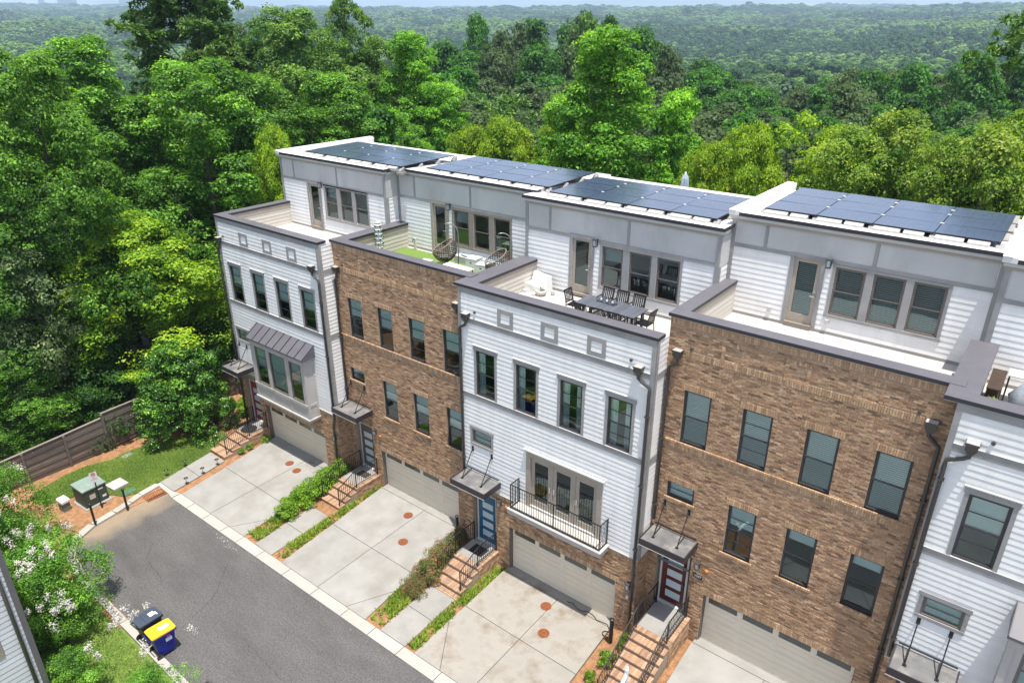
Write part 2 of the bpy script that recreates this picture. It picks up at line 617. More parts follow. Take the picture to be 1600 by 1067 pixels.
# flaked road paint at the kerb, patched cracks, a few leaves and bits of grit
fl = MB()
for k in range(110):
    x, y = -10.75 + random.gauss(0, 0.42), -6.28 + random.gauss(0, 0.10)
    if k > 34:
        x, y = random.uniform(-15.5, 2.0), -6.06 - abs(random.gauss(0, 0.07))
    r_ = random.uniform(0.010, 0.040) if k < 34 else random.uniform(0.006, 0.016)
    a_ = random.uniform(0, 6.28)
    q_ = [(x + r_ * random.uniform(0.5, 1.2) * math.cos(a_ + t), y + r_ * random.uniform(0.5, 1.2) * math.sin(a_ + t)) for t in (0, 1.3, 2.6, 3.9, 5.1)]
    fl.face([(u, v, STREET_Z + 0.004) for u, v in q_])
o_ = fl.build('paint_flake', KERB, street)
o_['kind'] = 'stuff'
cr_ = MB()
for (x0, y0, x1, y1) in ((-9.4, -7.0, -8.2, -8.3), (-8.2, -8.3, -7.9, -9.4), (-13.2, -8.2, -12.4, -8.9), (-5.5, -8.8, -2.8, -9.0), (-12.4, -8.9, -10.6, -9.1)):
    n_ = 14
    P0 = None
    for k in range(n_ + 1):
        t = k / n_
        c_ = (x0 + (x1 - x0) * t + random.gauss(0, 0.03), y0 + (y1 - y0) * t + random.gauss(0, 0.03))
        w_ = random.uniform(0.003, 0.011)
        P1 = (c_[0] - w_, c_[1] - w_), (c_[0] + w_, c_[1] + w_)
        if P0:
            cr_.face([(*P0[0], STREET_Z + 0.004), (*P0[1], STREET_Z + 0.004), (*P1[1], STREET_Z + 0.004), (*P1[0], STREET_Z + 0.004)])
        P0 = P1
cr_.build('crack', mat('dark_crack', (0.045, 0.042, 0.04), 0.95), street)
# mulch and soil under the yards, lawn on the left lot
structure(MB().prism([(-24, -14), (-9.5, -14), (-9.5, -10.95), (-13.4, -10.9), (-15.5, -10.45), (-16.4, -9.3), (-16.4, -5.9), (-16, -5.75), (-16, 0.9), (-18.2, 2.5), (-24, 2.5)], -0.40, -0.15).build('mulch_ground', MULCH))
structure(MB().prism([(-16, -5.72), (5.6, -5.55), (5.6, 0.85), (-16, 0.85)], -0.40, -0.14).build('planting_ground', MULCH))
lawn_poly = [(-19.65, -1.3), (-20.5, -3.0), (-20.85, -4.2), (-21.2, -5.3), (-21.1, -6.4), (-21.5, -7.4), (-21.5, -8.4), (-21.25, -9.3), (-21.0, -10.0), (-20.3, -10.3), (-19.7, -9.9), (-19.4, -9.5), (-19.3, -8.8), (-18.8, -8.2), (-18.15, -7.76), (-17.6, -7.5), (-17.25, -7.05), (-17.2, -5.69), (-17.73, -2.87), (-18.0, -1.6), (-18.8, -1.3)]
structure(MB().prism(lawn_poly[::1], -0.2, -0.105).build('lawn', LAWN))
lawn2_poly = [(-12.2, -11.35), (-3.0, -11.5), (-3.0, -14.0), (-12.2, -14.0)]
structure(MB().prism([(-3.05, -60), (40, -60), (40, -11.42), (-3.05, -11.45)], -0.3, -0.15).build('unseen_reflector_pavement', CONC))  # pale ground added out of view to brighten the window reflections
structure(MB().prism([(-24, -60), (26, -60), (26, -11.4), (-9.4, -11.05), (-13.4, -11.2), (-16, -11), (-24, -13.8)], -0.40, -0.19).build('opposite_yard', LAWN))
structure(MB().prism(lawn2_poly[::-1], -0.3, -0.13).build('opposite_lawn', LAWN))


def slab_group(name, polys, z0, zt, m, gap=0.012):
    """a paved surface: an Empty of the setting with each concrete panel a part, joints left open"""
    e = thing(name, None, None)
    structure(e)
    for p in polys:
        cx = sum(q[0] for q in p) / len(p)
        cy = sum(q[1] for q in p) / len(p)
        q = []
        n = len(p)
        for i in range(n):                       # shrink the polygon by the joint
            a, b, c = Vector(p[i - 1]), Vector(p[i]), Vector(p[(i + 1) % n])
            d1, d2 = (b - a).normalized(), (c - b).normalized()
            n1, n2 = Vector((-d1.y, d1.x)), Vector((-d2.y, d2.x))
            k = gap / max(0.25, 1 + n1.dot(n2))
            q.append(tuple(b + (n1 + n2) * k))
        MB().prism(q, z0, zt).build('concrete_panel', m, e)
    # dark filler seen in the open joints
    mb = MB()
    fz = zt if callable(zt) else (lambda x, y: zt)
    for p in polys:
        mb.face([(x, y, fz(x, y) - 0.03) for x, y in p])
    mb.build('joint_filler', mat('joint_filler', (0.10, 0.094, 0.086), 0.95, var=0.15), e)
    return e


def drive_z(x, y):
    return -0.005 + 0.020 * min(0.0, y + 0.2) * 1.0


def drive(name, xl, xr, yj, xj, m, back, xlf=None, xrf=None, diag_l=True, diag_r=True, zf=drive_z):
    xlf = xl if xlf is None else xlf
    xrf = xr if xrf is None else xrf
    yf_ = lambda x: -5.378 - 0.014 * max(0.0, 3 - x)
    t = (yj - back) / (-5.36 - back)
    ml, mr_ = xl + (xlf - xl) * t, xr + (xrf - xr) * t
    P = []
    ap = back - 0.42
    P.append([(xl + 0.02, ap), (xr - 0.02, ap), (xr - 0.02, back), (xl + 0.02, back)])     # apron in front of the garage door
    P.append([(ml, yj), (xj, yj), (xj, ap), (xl, ap)])
    P.append([(xj, yj), (mr_, yj), (xr, ap), (xj, ap)])
    if diag_l:
        P.append([(ml, yj - 0.9), (xlf, yf_(xlf)), (xlf + 1.25, yf_(xlf + 1.25))])
        P.append([(ml, yj), (ml, yj - 0.9), (xlf + 1.25, yf_(xlf + 1.25)), (xj, yf_(xj)), (xj, yj)])
    else:
        P.append([(ml, yj), (xlf, yf_(xlf)), (xj, yf_(xj)), (xj, yj)])
    if diag_r:
        P.append([(mr_, yj - 1.1), (xrf - 1.1, yf_(xrf - 1.1)), (xrf, yf_(xrf))])
        P.append([(xj, yj), (xj, yf_(xj)), (xrf - 1.1, yf_(xrf - 1.1)), (mr_, yj - 1.1), (mr_, yj)])
    else:
        P.append([(xj, yj), (xj, yf_(xj)), (xrf, yf_(xrf)), (mr_, yj)])
    for p in P:
        a = sum(p[i - 1][0] * p[i][1] - p[i][0] * p[i - 1][1] for i in range(len(p)))
        if a < 0:
            p.reverse()
    return slab_group(name, P, -0.3, zf, m)


drive('driveway', -16.25, -10.75, -3.13, -13.05, CONC, 0.22, xlf=-15.5, xrf=-10.4, diag_l=False)
drive('driveway', -8.28, -3.0, -2.65, -5.4, CONC, 0.95, xlf=-7.75, xrf=-2.6, diag_l=False)
drive('driveway', -0.1, 4.9, -2.65, 2.55, CONC_D, 0.22, xlf=-0.05, xrf=5.12, diag_r=False)
drive('driveway', 7.72, 12.85, -2.6, 10.3, CONC, 0.95, xlf=7.9, zf=lambda x, y: 0.575 + 0.03 * min(0, y))
drive('driveway', 15.2, 20.4, -2.6, 17.8, CONC, 0.22, zf=lambda x, y: 0.62 + 0.03 * min(0, y))
# walks to the entrance steps
slab_group('walkway', [[(-9.62, -5.55), (-8.44, -5.54), (-8.52, -3.85), (-9.72, -3.85)], [(-9.72, -3.85), (-8.52, -3.85), (-8.60, -2.38), (-9.80, -2.38)]], -0.3, -0.105, WALK)
slab_group('walkway', [[(-1.80, -5.445), (-0.50, -5.425), (-0.56, -3.95), (-1.86, -3.95)], [(-1.86, -3.95), (-0.56, -3.95), (-0.62, -2.62), (-1.92, -2.62)]], -0.3, -0.105, WALK)
slab_group('walkway', [[(-17.28, -5.78), (-15.95, -5.78), (-16.15, -4.35), (-17.5, -4.35)], [(-17.5, -4.35), (-16.15, -4.35), (-16.4, -2.82), (-17.75, -2.82)]], -0.3, -0.10, CONC)

# kerb and gutter: real pieces with open joints
kerb = structure(thing('kerb', None, None))


def kerb_run(pts, w_in, w_out, z_top, z_road, joint=0.015, face=True):
    for (a, b) in zip(pts[:-1], pts[1:]):
        a, b = Vector(a), Vector(b)
        d = (b - a).normalized()
        nrm = Vector((-d.y, d.x))
        a2, b2 = a + d * joint, b - d * joint
        q = [a2 - nrm * w_out, b2 - nrm * w_out, b2 + nrm * w_in, a2 + nrm * w_in]
        MB().prism([tuple(p) for p in q], -0.36, z_top).build('kerb_stone', KERB, kerb)


kx = [-15.55, -14.3, -12.98, -11.57, -10.38, -8.9, -7.1, -5.3, -3.5, -2.0, -0.53, 1.3, 3.1, 5.2, 7.6, 10, 13, 16, 20, 25]
kerb_run([(x, -5.58 - 0.014 * (3 - x) * (1 if x < 3 else 0)) for x in kx], 0.196, 0.25, -0.112, STREET_Z)
kerb_run([(-16.45, -9.3), (-16.6, -8.3), (-16.8, -7.5), (-17.0, -6.9), (-17.12, -5.98)][::-1], 0.2, 0.14, -0.07, STREET_Z)
MB().prism([(-17.3, -5.97), (-16.0, -6.02), (-15.58, -6.09), (-15.58, -5.66), (-16.0, -5.79), (-17.3, -5.79)], -0.36, -0.105).build('kerb_stone', KERB, kerb)
kerb_run([(-13.4, -11.08), (-14.9, -10.86), (-15.95, -10.3), (-16.45, -9.33)][::-1], 0.2, 0.16, -0.07, STREET_Z)
kerb_run([(-13.38, -11.1), (-11.5, -11.12), (-9.6, -11.14), (-7.8, -11.15), (-6, -11.18), (-3, -11.2), (0, -11.25), (4, -11.3)], 0.14, 0.14, -0.07, STREET_Z)


# yard left of the fourth house rises to its porch
def bed_z(x, y):
    t = min(1, max(0, (x - 5.12) / 1.9))
    return -0.12 + 0.52 * t + 0.035 * min(0, y) * t


vs, fs = [], []
xs = np.linspace(5.12, 7.74, 14)
ys = np.linspace(-6.0, 0.72, 26)
mb = MB()
for i in range(len(xs) - 1):
    for j in range(len(ys) - 1):
        c = [(xs[i], ys[j]), (xs[i + 1], ys[j]), (xs[i + 1], ys[j + 1]), (xs[i], ys[j + 1])]
        mb.face([(x, y, bed_z(x, y) + 0.035 * math.sin(x * 7.3 + y * 3.1) * math.sin(y * 5.7 - x)) for x, y in c])
structure(mb.build('mulch_slope', MULCH))
structure(MB().prism([(12.85, -6), (15.2, -6), (15.2, 0.1), (12.85, 0.1)], -0.4, 0.5).build('planting_ground', MULCH))

# ------------------------------------------------------------------ building pieces
def free_spans(x0, x1, holes, z0, z1, share=0.45):
    """what is left of x0..x1 at height z0..z1 once the holes (xa, xb, za, zb) are cut out"""
    spans = [(x0, x1)]
    for (a, b, za, zb) in holes:
        if min(z1, zb) - max(z0, za) > share * (z1 - z0):
            new = []
            for s, e in spans:
                if b <= s or a >= e:
                    new.append((s, e))
                    continue
                if a > s:
                    new.append((s, a))
                if b < e:
                    new.append((b, e))
            spans = new
    return [(s, e) for s, e in spans if e - s > 0.03]


def sheet(mb, x0, x1, z0, z1, y, holes=(), m=0, axis='x'):
    """a wall sheet at y (facing -y) with rectangular holes"""
    zs = sorted({z0, z1, *[min(max(h[2], z0), z1) for h in holes], *[min(max(h[3], z0), z1) for h in holes]})
    for za, zb in zip(zs[:-1], zs[1:]):
        if zb - za < 1e-4:
            continue
        for s, e in free_spans(x0, x1, holes, za, zb, 0.5):
            if axis == 'x':
                mb.face([(s, y, za), (e, y, za), (e, y, zb), (s, y, zb)], m)
            else:
                mb.face([(y, s, za), (y, e, za), (y, e, zb), (y, s, zb)], m)


EXPO = 0.178
LIP = 0.0155
_board = {}


def board_mesh(material, expo):
    """a lap siding board one metre long: thick lower lip, thin top, leaning out towards the bottom"""
    k = (material.name, round(expo, 3))
    if k not in _board:
        mb = MB()
        y0, y1 = -LIP, -0.0035
        a, b = 0.0, expo
        mb.face([(0, y0, a), (1, y0, a), (1, y1, b), (0, y1, b)])
        mb.face([(0, 0.0, a), (1, 0.0, a), (1, y0, a), (0, y0, a)])
        mb.face([(0, y0, a), (0, y1, b), (0, 0.0, b), (0, 0.0, a)])
        mb.face([(1, y0, a), (1, 0.0, a), (1, 0.0, b), (1, y1, b)])
        _board[k] = mb.mesh('siding_board', material)
    return _board[k]


def siding(parent, x0, x1, z0, z1, y, holes=(), material=None, expo=EXPO, face='-y', joints=True):
    """rows of lap boards; every board an object. face: '-y' (x along), '+x' / '-x' (x0..x1 are y values, y is the x plane)"""
    material = material or SIDING
    me = board_mesh(material, expo)
    n = int(math.ceil((z1 - z0) / expo - 0.25))
    for r in range(n):
        z = z0 + r * expo
        hh = min(expo, z1 - z)
        for s, e in free_spans(x0, x1, holes, z, z + expo):
            cuts = [s]
            if joints and e - s > 4.2:
                cuts.append(s + random.uniform(0.3, 0.65) * (e - s))
            cuts.append(e)
            for a, b in zip(cuts[:-1], cuts[1:]):
                a2, b2 = a + (0.002 if a > s else 0), b - (0.002 if b < e else 0)
                tilt = random.gauss(0, R(0.22))
                if face == '-y':
                    link_mesh('siding_board', me, parent, (a2, y, z), (tilt, 0, random.gauss(0, 0.0004)), (b2 - a2, 1, hh / expo))
                elif face == '+x':
                    link_mesh('siding_board', me, parent, (y, a2, z), (tilt, 0, R(90)), (b2 - a2, 1, hh / expo))
                else:
                    link_mesh('siding_board', me, parent, (y, b2, z), (tilt, 0, R(-90)), (b2 - a2, 1, hh / expo))


# ---- bricks
BL, BH, JT = 0.200, 0.0572, 0.0102
BRICK_TONES = [(0.372, 0.224, 0.127), (0.428, 0.264, 0.153), (0.317, 0.187, 0.109), (0.482, 0.31, 0.183), (0.24, 0.139, 0.083), (0.394, 0.245, 0.142), (0.532, 0.355, 0.214), (0.344, 0.209, 0.125), (0.195, 0.117, 0.071), (0.443, 0.275, 0.157)]
BRICK_W = np.array([16, 16, 13, 9, 9, 14, 4, 10, 4, 12], float)
BRICK_W /= BRICK_W.sum()


class Bricks:
    """bricks laid over a mortar wall; the largest in view become parts of their own"""

    def __init__(s):
        s.items = []      # (x0, x1, z0, z1, y, tone index, proud)

    def add(s, x0, x1, z0, z1, y, proud=0.0, tone=None):
        if tone is None:
            tone = int(rng.choice(len(BRICK_TONES), p=BRICK_W))
        s.items.append((x0, x1, z0, z1, y, tone, proud + rng.uniform(0.004, 0.0135)))

    def field(s, x0, x1, z0, z1, y, holes=(), proud=0.0):
        n = int((z1 - z0) / (BH + JT) + 0.3)
        for r in range(n):
            za = z0 + r * (BH + JT)
            zb = min(za + BH, z1 - 0.004)
            off = (BL + JT) / 2 if r % 2 else 0.0
            for sx, ex in free_spans(x0, x1, holes, za, zb, 0.3):
                k0 = math.floor((sx - x0 - off) / (BL + JT))
                x = x0 + off + k0 * (BL + JT)
                while x < ex - 0.02:
                    a, b = max(x, sx) + 0.002, min(x + BL, ex) - 0.002
                    if b - a > 0.03:
                        s.add(a, b, za + rng.uniform(-.001, .001), zb, y, proud)
                    x += BL + JT

    def soldier(s, x0, x1, z0, z1, y, proud=0.006, light=True):
        n = max(1, round((x1 - x0) / (BH + JT)))
        w = (x1 - x0) / n
        for k in range(n):
            t = int(rng.choice([1, 3, 6, 9, 5, 0, 3], )) if light else None
            s.add(x0 + k * w + JT / 2, x0 + (k + 1) * w - JT / 2, z0, z1, y, proud, t)

    def frame(s, x0, x1, z0, z1, y, w=0.10):
        s.soldier(x0, x1, z1 - w, z1, y, 0.012)
        s.soldier(x0, x1, z0, z0 + w, y, 0.012)
        n = int((z1 - z0 - 2 * w) / (BH + JT))
        for k in range(n):
            za = z0 + w + k * (BH + JT) + JT / 2
            for a in (x0, x1 - w):
                s.add(a, a + w, za, za + BH, y, 0.012, int(rng.choice([1, 3, 5, 9])))

    def build(s, parent, singles=0):
        it = s.items
        if singles:
            cx, cy, cz = CAM
            d = [((i[0] + i[1]) / 2 - cx) ** 2 + (i[4] - cy) ** 2 + ((i[2] + i[3]) / 2 - cz) ** 2 for i in it]
            # the visible area of a brick falls off with distance and shows most on full stretchers
            score = [dd / max(0.02, (i[1] - i[0]) * (i[3] - i[2]) * 100) for dd, i in zip(d, it)]
            order = np.argsort(score)
            first = set(order[:singles].tolist())
            shared = {}
            for k in first:
                x0, x1, z0, z1, y, t, pr = it[k]
                if t not in shared:
                    mb = MB()
                    mb.box(0, 1, -1, 0.25, 0, 1, 0, BRICK_TONES[t])
                    shared[t] = mb.mesh('brick', BRICK)
                link_mesh('brick', shared[t], parent, (x0, y, z0), (0, 0, 0), (x1 - x0, pr, z1 - z0))
            it = [i for k, i in enumerate(it) if k not in first]
        V, F, T = [], [], []
        for (x0, x1, z0, z1, y, t, pr) in it:
            i = len(V)
            yf = y - pr
            V += [(x0, yf, z0), (x1, yf, z0), (x1, yf, z1), (x0, yf, z1), (x0, y, z0), (x1, y, z0), (x1, y, z1), (x0, y, z1)]
            F += [(i, i + 1, i + 2, i + 3), (i + 4, i + 5, i + 1, i), (i + 3, i + 2, i + 6, i + 7), (i + 4, i, i + 3, i + 7), (i + 1, i + 5, i + 6, i + 2)]
            T += [t] * 5
        if not F:
            return
        off = ORG.get(parent.name, (0, 0, 0))
        me = bpy.data.meshes.new('brickwork')
        me.from_pydata((np.array(V) - np.array(off)).tolist(), [], F)
        me.materials.append(BRICK)
        a = me.attributes.new('tone', 'FLOAT_COLOR', 'FACE')
        c = np.ones((len(F), 4), np.float32)
        tones = np.array(BRICK_TONES, np.float32)[np.array(T)]
        jit = np.repeat(rng.uniform(0.85, 1.15, len(F) // 5), 5)[:, None]
        c[:, :3] = tones * jit
        a.data.foreach_set('color', c.ravel())
        o = bpy.data.objects.new('brickwork', me)
        COL.objects.link(o)
        o.parent = parent
        o['kind'] = 'stuff'
        ORG[o.name] = off


# ---- windows
def blind_slats(mb, x0, x1, z0, z1, y, pitch=0.05, m=0):
    z = z1
    while z > z0:
        mb.face([(x0, y - 0.012, z - 0.034), (x1, y - 0.012, z - 0.034), (x1, y + 0.012, z), (x0, y + 0.012, z)], m)
        z -= pitch


def curtain(mb, x0, x1, z0, z1, y, m=0):
    n = max(6, int((x1 - x0) / 0.03))
    for k in range(n):
        a, b = x0 + (x1 - x0) * k / n, x0 + (x1 - x0) * (k + 1) / n
        ya, yb = y + 0.025 * math.sin(k * 1.7), y + 0.025 * math.sin((k + 1) * 1.7)
        mb.face([(a, ya, z0), (b, yb, z0), (b, yb, z1), (a, ya, z1)], m)


def window(parent, x, zb, w, h, y, recess=0.06, frame=None, style='shade', drop=0.55, split=0.5, muntin=True, glass=None, lower=None, reveal=None, deep=0.085):
    """double-hung window filling the opening x..x+w, zb..zb+h in the wall plane y"""
    frame = frame or FRAME
    glass = glass or GLASS
    lower = lower or SCREEN
    yf = y + recess
    fw_ = 0.042
    mb = MB()
    mb.box(x, x + fw_, yf, yf + 0.09, zb, zb + h)
    mb.box(x + w - fw_, x + w, yf, yf + 0.09, zb, zb + h)
    mb.box(x + fw_, x + w - fw_, yf, yf + 0.09, zb + h - fw_, zb + h)
    mb.box(x + fw_, x + w - fw_, yf - 0.008, yf + 0.09, zb, zb + fw_)
    if reveal is not None and recess > 0.02:
        rv = 1
        mb.face([(x, y, zb), (x, y, zb + h), (x, yf, zb + h), (x, yf, zb)], rv)
        mb.face([(x + w, y, zb), (x + w, yf, zb), (x + w, yf, zb + h), (x + w, y, zb + h)], rv)
        mb.face([(x, y, zb + h), (x + w, y, zb + h), (x + w, yf, zb + h), (x, yf, zb + h)], rv)
    o = mb.build('window', [frame, reveal or frame], parent)
    xa, xb, za, zc = x + fw_, x + w - fw_, zb + fw_, zb + h - fw_
    zm = za + (zc - za) * (1 - split)
    sw = 0.036
    for (s0, s1, ys, gm) in ((zm - 0.02, zc, yf + 0.012, glass), (za, zm + 0.02, yf + 0.042, lower)) if split < 1 else ((za, zc, yf + 0.02, glass),):
        sb = MB()
        yt = ys + 0.026
        sb.box(xa, xa + sw, ys, yt, s0, s1).box(xb - sw, xb, ys, yt, s0, s1)
        sb.box(xa + sw, xb - sw, ys, yt, s1 - sw, s1).box(xa + sw, xb - sw, ys, yt, s0, s0 + sw)
        if muntin:
            mz = (s0 + s1) / 2
            sb.box(xa + sw, xb - sw, ys + 0.002, yt - 0.002, mz - 0.009, mz + 0.009)
        sb.build('sash', frame, o)
        pb = MB()
        pb.face([(xa + sw, ys + 0.014, s0 + sw), (xb - sw, ys + 0.014, s0 + sw), (xb - sw, ys + 0.014, s1 - sw), (xa + sw, ys + 0.014, s1 - sw)])
        pb.build('pane', gm, o)
    yb = yf + deep
    bb = MB()
    if style == 'shade':
        zd = zc - (zc - za) * drop
        bb.face([(xa - 0.02, yb, zd), (xb + 0.02, yb, zd), (xb + 0.02, yb, zc + 0.02), (xa - 0.02, yb, zc + 0.02)])
        bb.build('shade', BLIND, o)
    elif style == 'slats':
        zd = zc - (zc - za) * drop
        blind_slats(bb, xa, xb, zd, zc, yb, 0.064)
        bb.build('blind', BLIND, o)
    elif style == 'curtains':
        cw = (xb - xa) * drop
        curtain(bb, xa, xa + cw, za, zc, yb)
        if drop < 0.4:
            curtain(bb, xb - cw * 0.75, xb, za, zc, yb)
        bb.build('curtain', CURTAIN, o)
    return o


def casing(parent, x, zb, w, h, y, cw=0.10, head=0.17, cap=True, sill=False, m=None, proud=0.028):
    """flat trim boards round a siding window"""
    m = m or TRIM
    mb = MB()
    y0 = y - proud
    mb.box(x - cw, x, y0, y + 0.05, zb, zb + h)
    mb.box(x + w, x + w + cw, y0, y + 0.05, zb, zb + h)
    mb.box(x - cw - 0.03, x + w + cw + 0.03, y0 - 0.008, y + 0.05, zb + h, zb + h + head)
    if cap:
        mb.box(x - cw - 0.05, x + w + cw + 0.05, y0 - 0.03, y, zb + h + head, zb + h + head + 0.03, 1)
    if sill:
        mb.box(x - cw, x + w + cw, y0 - 0.012, y + 0.05, zb - 0.10, zb)
    return mb.build('window_casing', [m, DRIP], parent)


def wall_lamp(parent, x, y, z, m=None):
    """square lantern on the wall"""
    mb = MB()
    mb.box(x - 0.05, x + 0.05, y - 0.025, y, z - 0.12, z + 0.12, 0)
    mb.box(x - 0.085, x + 0.085, y - 0.20, y - 0.03, z + 0.10, z + 0.135, 0)
    mb.box(x - 0.07, x + 0.07, y - 0.19, y - 0.04, z - 0.15, z - 0.13, 0)
    for dx in (-0.065, 0.055):
        for dy in (-0.185, -0.055):
            mb.box(x + dx, x + dx + 0.01, y + dy, y + dy + 0.01, z - 0.13, z + 0.10, 0)
    o = mb.build('wall_lamp', m or DARKMETAL, parent)
    MB().box(x - 0.045, x + 0.045, y - 0.165, y - 0.075, z - 0.12, z + 0.09).build('lamp_glass', FROST, o)
    return o


def downspout(parent, x, y, ztop, zbot, xs, m=None, dog=True, zend=None):
    """scupper box at xs on the wall, offset pipe over to x and down the wall"""
    m = m or DARKMETAL
    r = 0.052
    yo = y - 0.085
    pts = [(xs, yo - 0.03, ztop - 0.30), (xs, yo - 0.03, ztop - 0.40), (xs + (x - xs) * 0.25, yo, ztop - 0.50), (x, yo, ztop - 0.66), (x, yo, ztop - 0.80), (x, yo, zbot)]
    o = MB().tube(pts, r, 10).build('downspout', m, parent, smooth=True)
    hb = MB()
    # conductor head: open box, tapering to the outlet
    z1, z0 = ztop, ztop - 0.17
    hb.box(xs - 0.15, xs + 0.15, y - 0.25, y - 0.005, z1 - 0.045, z1)
    hb.box(xs - 0.13, xs + 0.13, y - 0.225, y - 0.005, z0, z1 - 0.045)
    i = len(hb.v)
    a = [(xs - 0.13, y - 0.225, z0), (xs + 0.13, y - 0.225, z0), (xs + 0.13, y - 0.01, z0), (xs - 0.13, y - 0.01, z0)]
    b = [(xs - 0.055, y - 0.17, z0 - 0.14), (xs + 0.055, y - 0.17, z0 - 0.14), (xs + 0.055, y - 0.06, z0 - 0.14), (xs - 0.055, y - 0.06, z0 - 0.14)]
    hb.v += a + b
    for k in range(4):
        k2 = (k + 1) % 4
        hb.f.append((i + k, i + k2, i + 4 + k2, i + 4 + k))
        hb.m.append(0)
        hb.c.append(None)
    hb.build('conductor_head', m, o)
    MB().box(xs - 0.135, xs + 0.135, y - 0.235, y - 0.02, z1 + 0.001, z1 + 0.006).build('head_lid', mat('dusty_metal', (0.42, 0.40, 0.37), 0.7, var=0.2, scale=8), o)
    for zz in np.arange(zbot + 0.6, ztop - 1.2, 2.6):
        MB().box(x - 0.075, x + 0.075, yo - 0.056, y, zz, zz + 0.04).build('pipe_strap', m, o)
    return o


def canopy(parent, x0, x1, y, z, depth=1.0, rods=None):
    """flat metal entry canopy hung on two rods"""
    mb = MB()
    zf = z - 0.03
    th = 0.20
    mb.box(x0, x1, y - depth, y, zf - th, zf, 0)
    o = mb.build('entry_canopy', DARKMETAL, parent)
    MB().box(x0 + 0.03, x1 - 0.03, y - depth + 0.03, y - 0.002, zf + 0.001, zf + 0.012).build('canopy_top', RUBBER, o)
    b = MB()
    b.box(x0 - 0.018, x1 + 0.018, y - depth - 0.018, y - depth, zf - th - 0.02, zf + 0.03)
    b.box(x0 - 0.018, x0, y - depth, y, zf - th - 0.02, zf + 0.03)
    b.box(x1, x1 + 0.018, y - depth, y, zf - th - 0.02, zf + 0.03)
    b.build('canopy_fascia', COPING_D, o)
    MB().box(x0 - 0.024, x1 + 0.024, y - depth - 0.024, y - depth - 0.018, zf - th - 0.035, zf - th - 0.015).build('canopy_drip', DRIP, o)
    b = MB()
    b.bar((x0 + 0.05, y - 0.05, zf + 0.12), (x1 - 0.05, y - 0.05, zf + 0.12), 0.03)
    b.build('canopy_rail', BLACK, o)
    for xr in rods or (x0 + 0.33, x1 - 0.42):
        b = MB()
        b.tube([(xr, y - 0.03, z + 1.0), (xr, y - depth * 0.68, zf + 0.03)], 0.017, 8)
        b.box(xr - 0.045, xr + 0.045, y - 0.02, y, z + 0.90, z + 1.12)
        b.box(xr - 0.05, xr + 0.05, y - depth * 0.68 - 0.05, y - depth * 0.68 + 0.05, zf + 0.012, zf + 0.03)
        b.bar((xr - 0.02, y - 0.05, zf + 0.12), (xr - 0.02, y - depth * 0.62, zf + 0.03), 0.022)
        b.build('hanger_rod', BLACK, o)
    return o


def front_door(parent, x, zb, y, w=0.92, h=2.4, color=None, lites=4):
    mb = MB()
    mb.box(x, x + w, y, y + 0.05, zb + 0.03, zb + h)
    o = mb.build('front_door', color, parent)
    lh = (h - 0.5) / lites
    for k in range(lites):
        z0 = zb + 0.28 + k * lh
        f = MB()
        f.box(x + 0.2, x + w - 0.14, y - 0.008, y - 0.002, z0, z0 + lh - 0.17)
        f.build('door_lite', FROST, o)
    h_ = MB()
    h_.tube([(x + w - 0.07, y - 0.05, zb + 0.9), (x + w - 0.07, y - 0.05, zb + 1.2)], 0.014, 8)
    h_.box(x + w - 0.10, x + w - 0.04, y - 0.05, y, zb + 1.0, zb + 1.06)
    h_.build('handle', DARKMETAL, o)
    f = MB()
    f.box(x - 0.07, x - 0.004, y - 0.03, y + 0.06, zb, zb + h + 0.08)
    f.box(x + w + 0.004, x + w + 0.07, y - 0.03, y + 0.06, zb, zb + h + 0.08)
    f.box(x - 0.004, x + w + 0.004, y - 0.03, y + 0.06, zb + h + 0.004, zb + h + 0.08)
    f.build('door_frame', DRIP, o)
    MB().box(x - 0.05, x + w + 0.05, y - 0.12, y + 0.02, zb - 0.01, zb + 0.025).build('door_sill', DRIP, o)
    return o


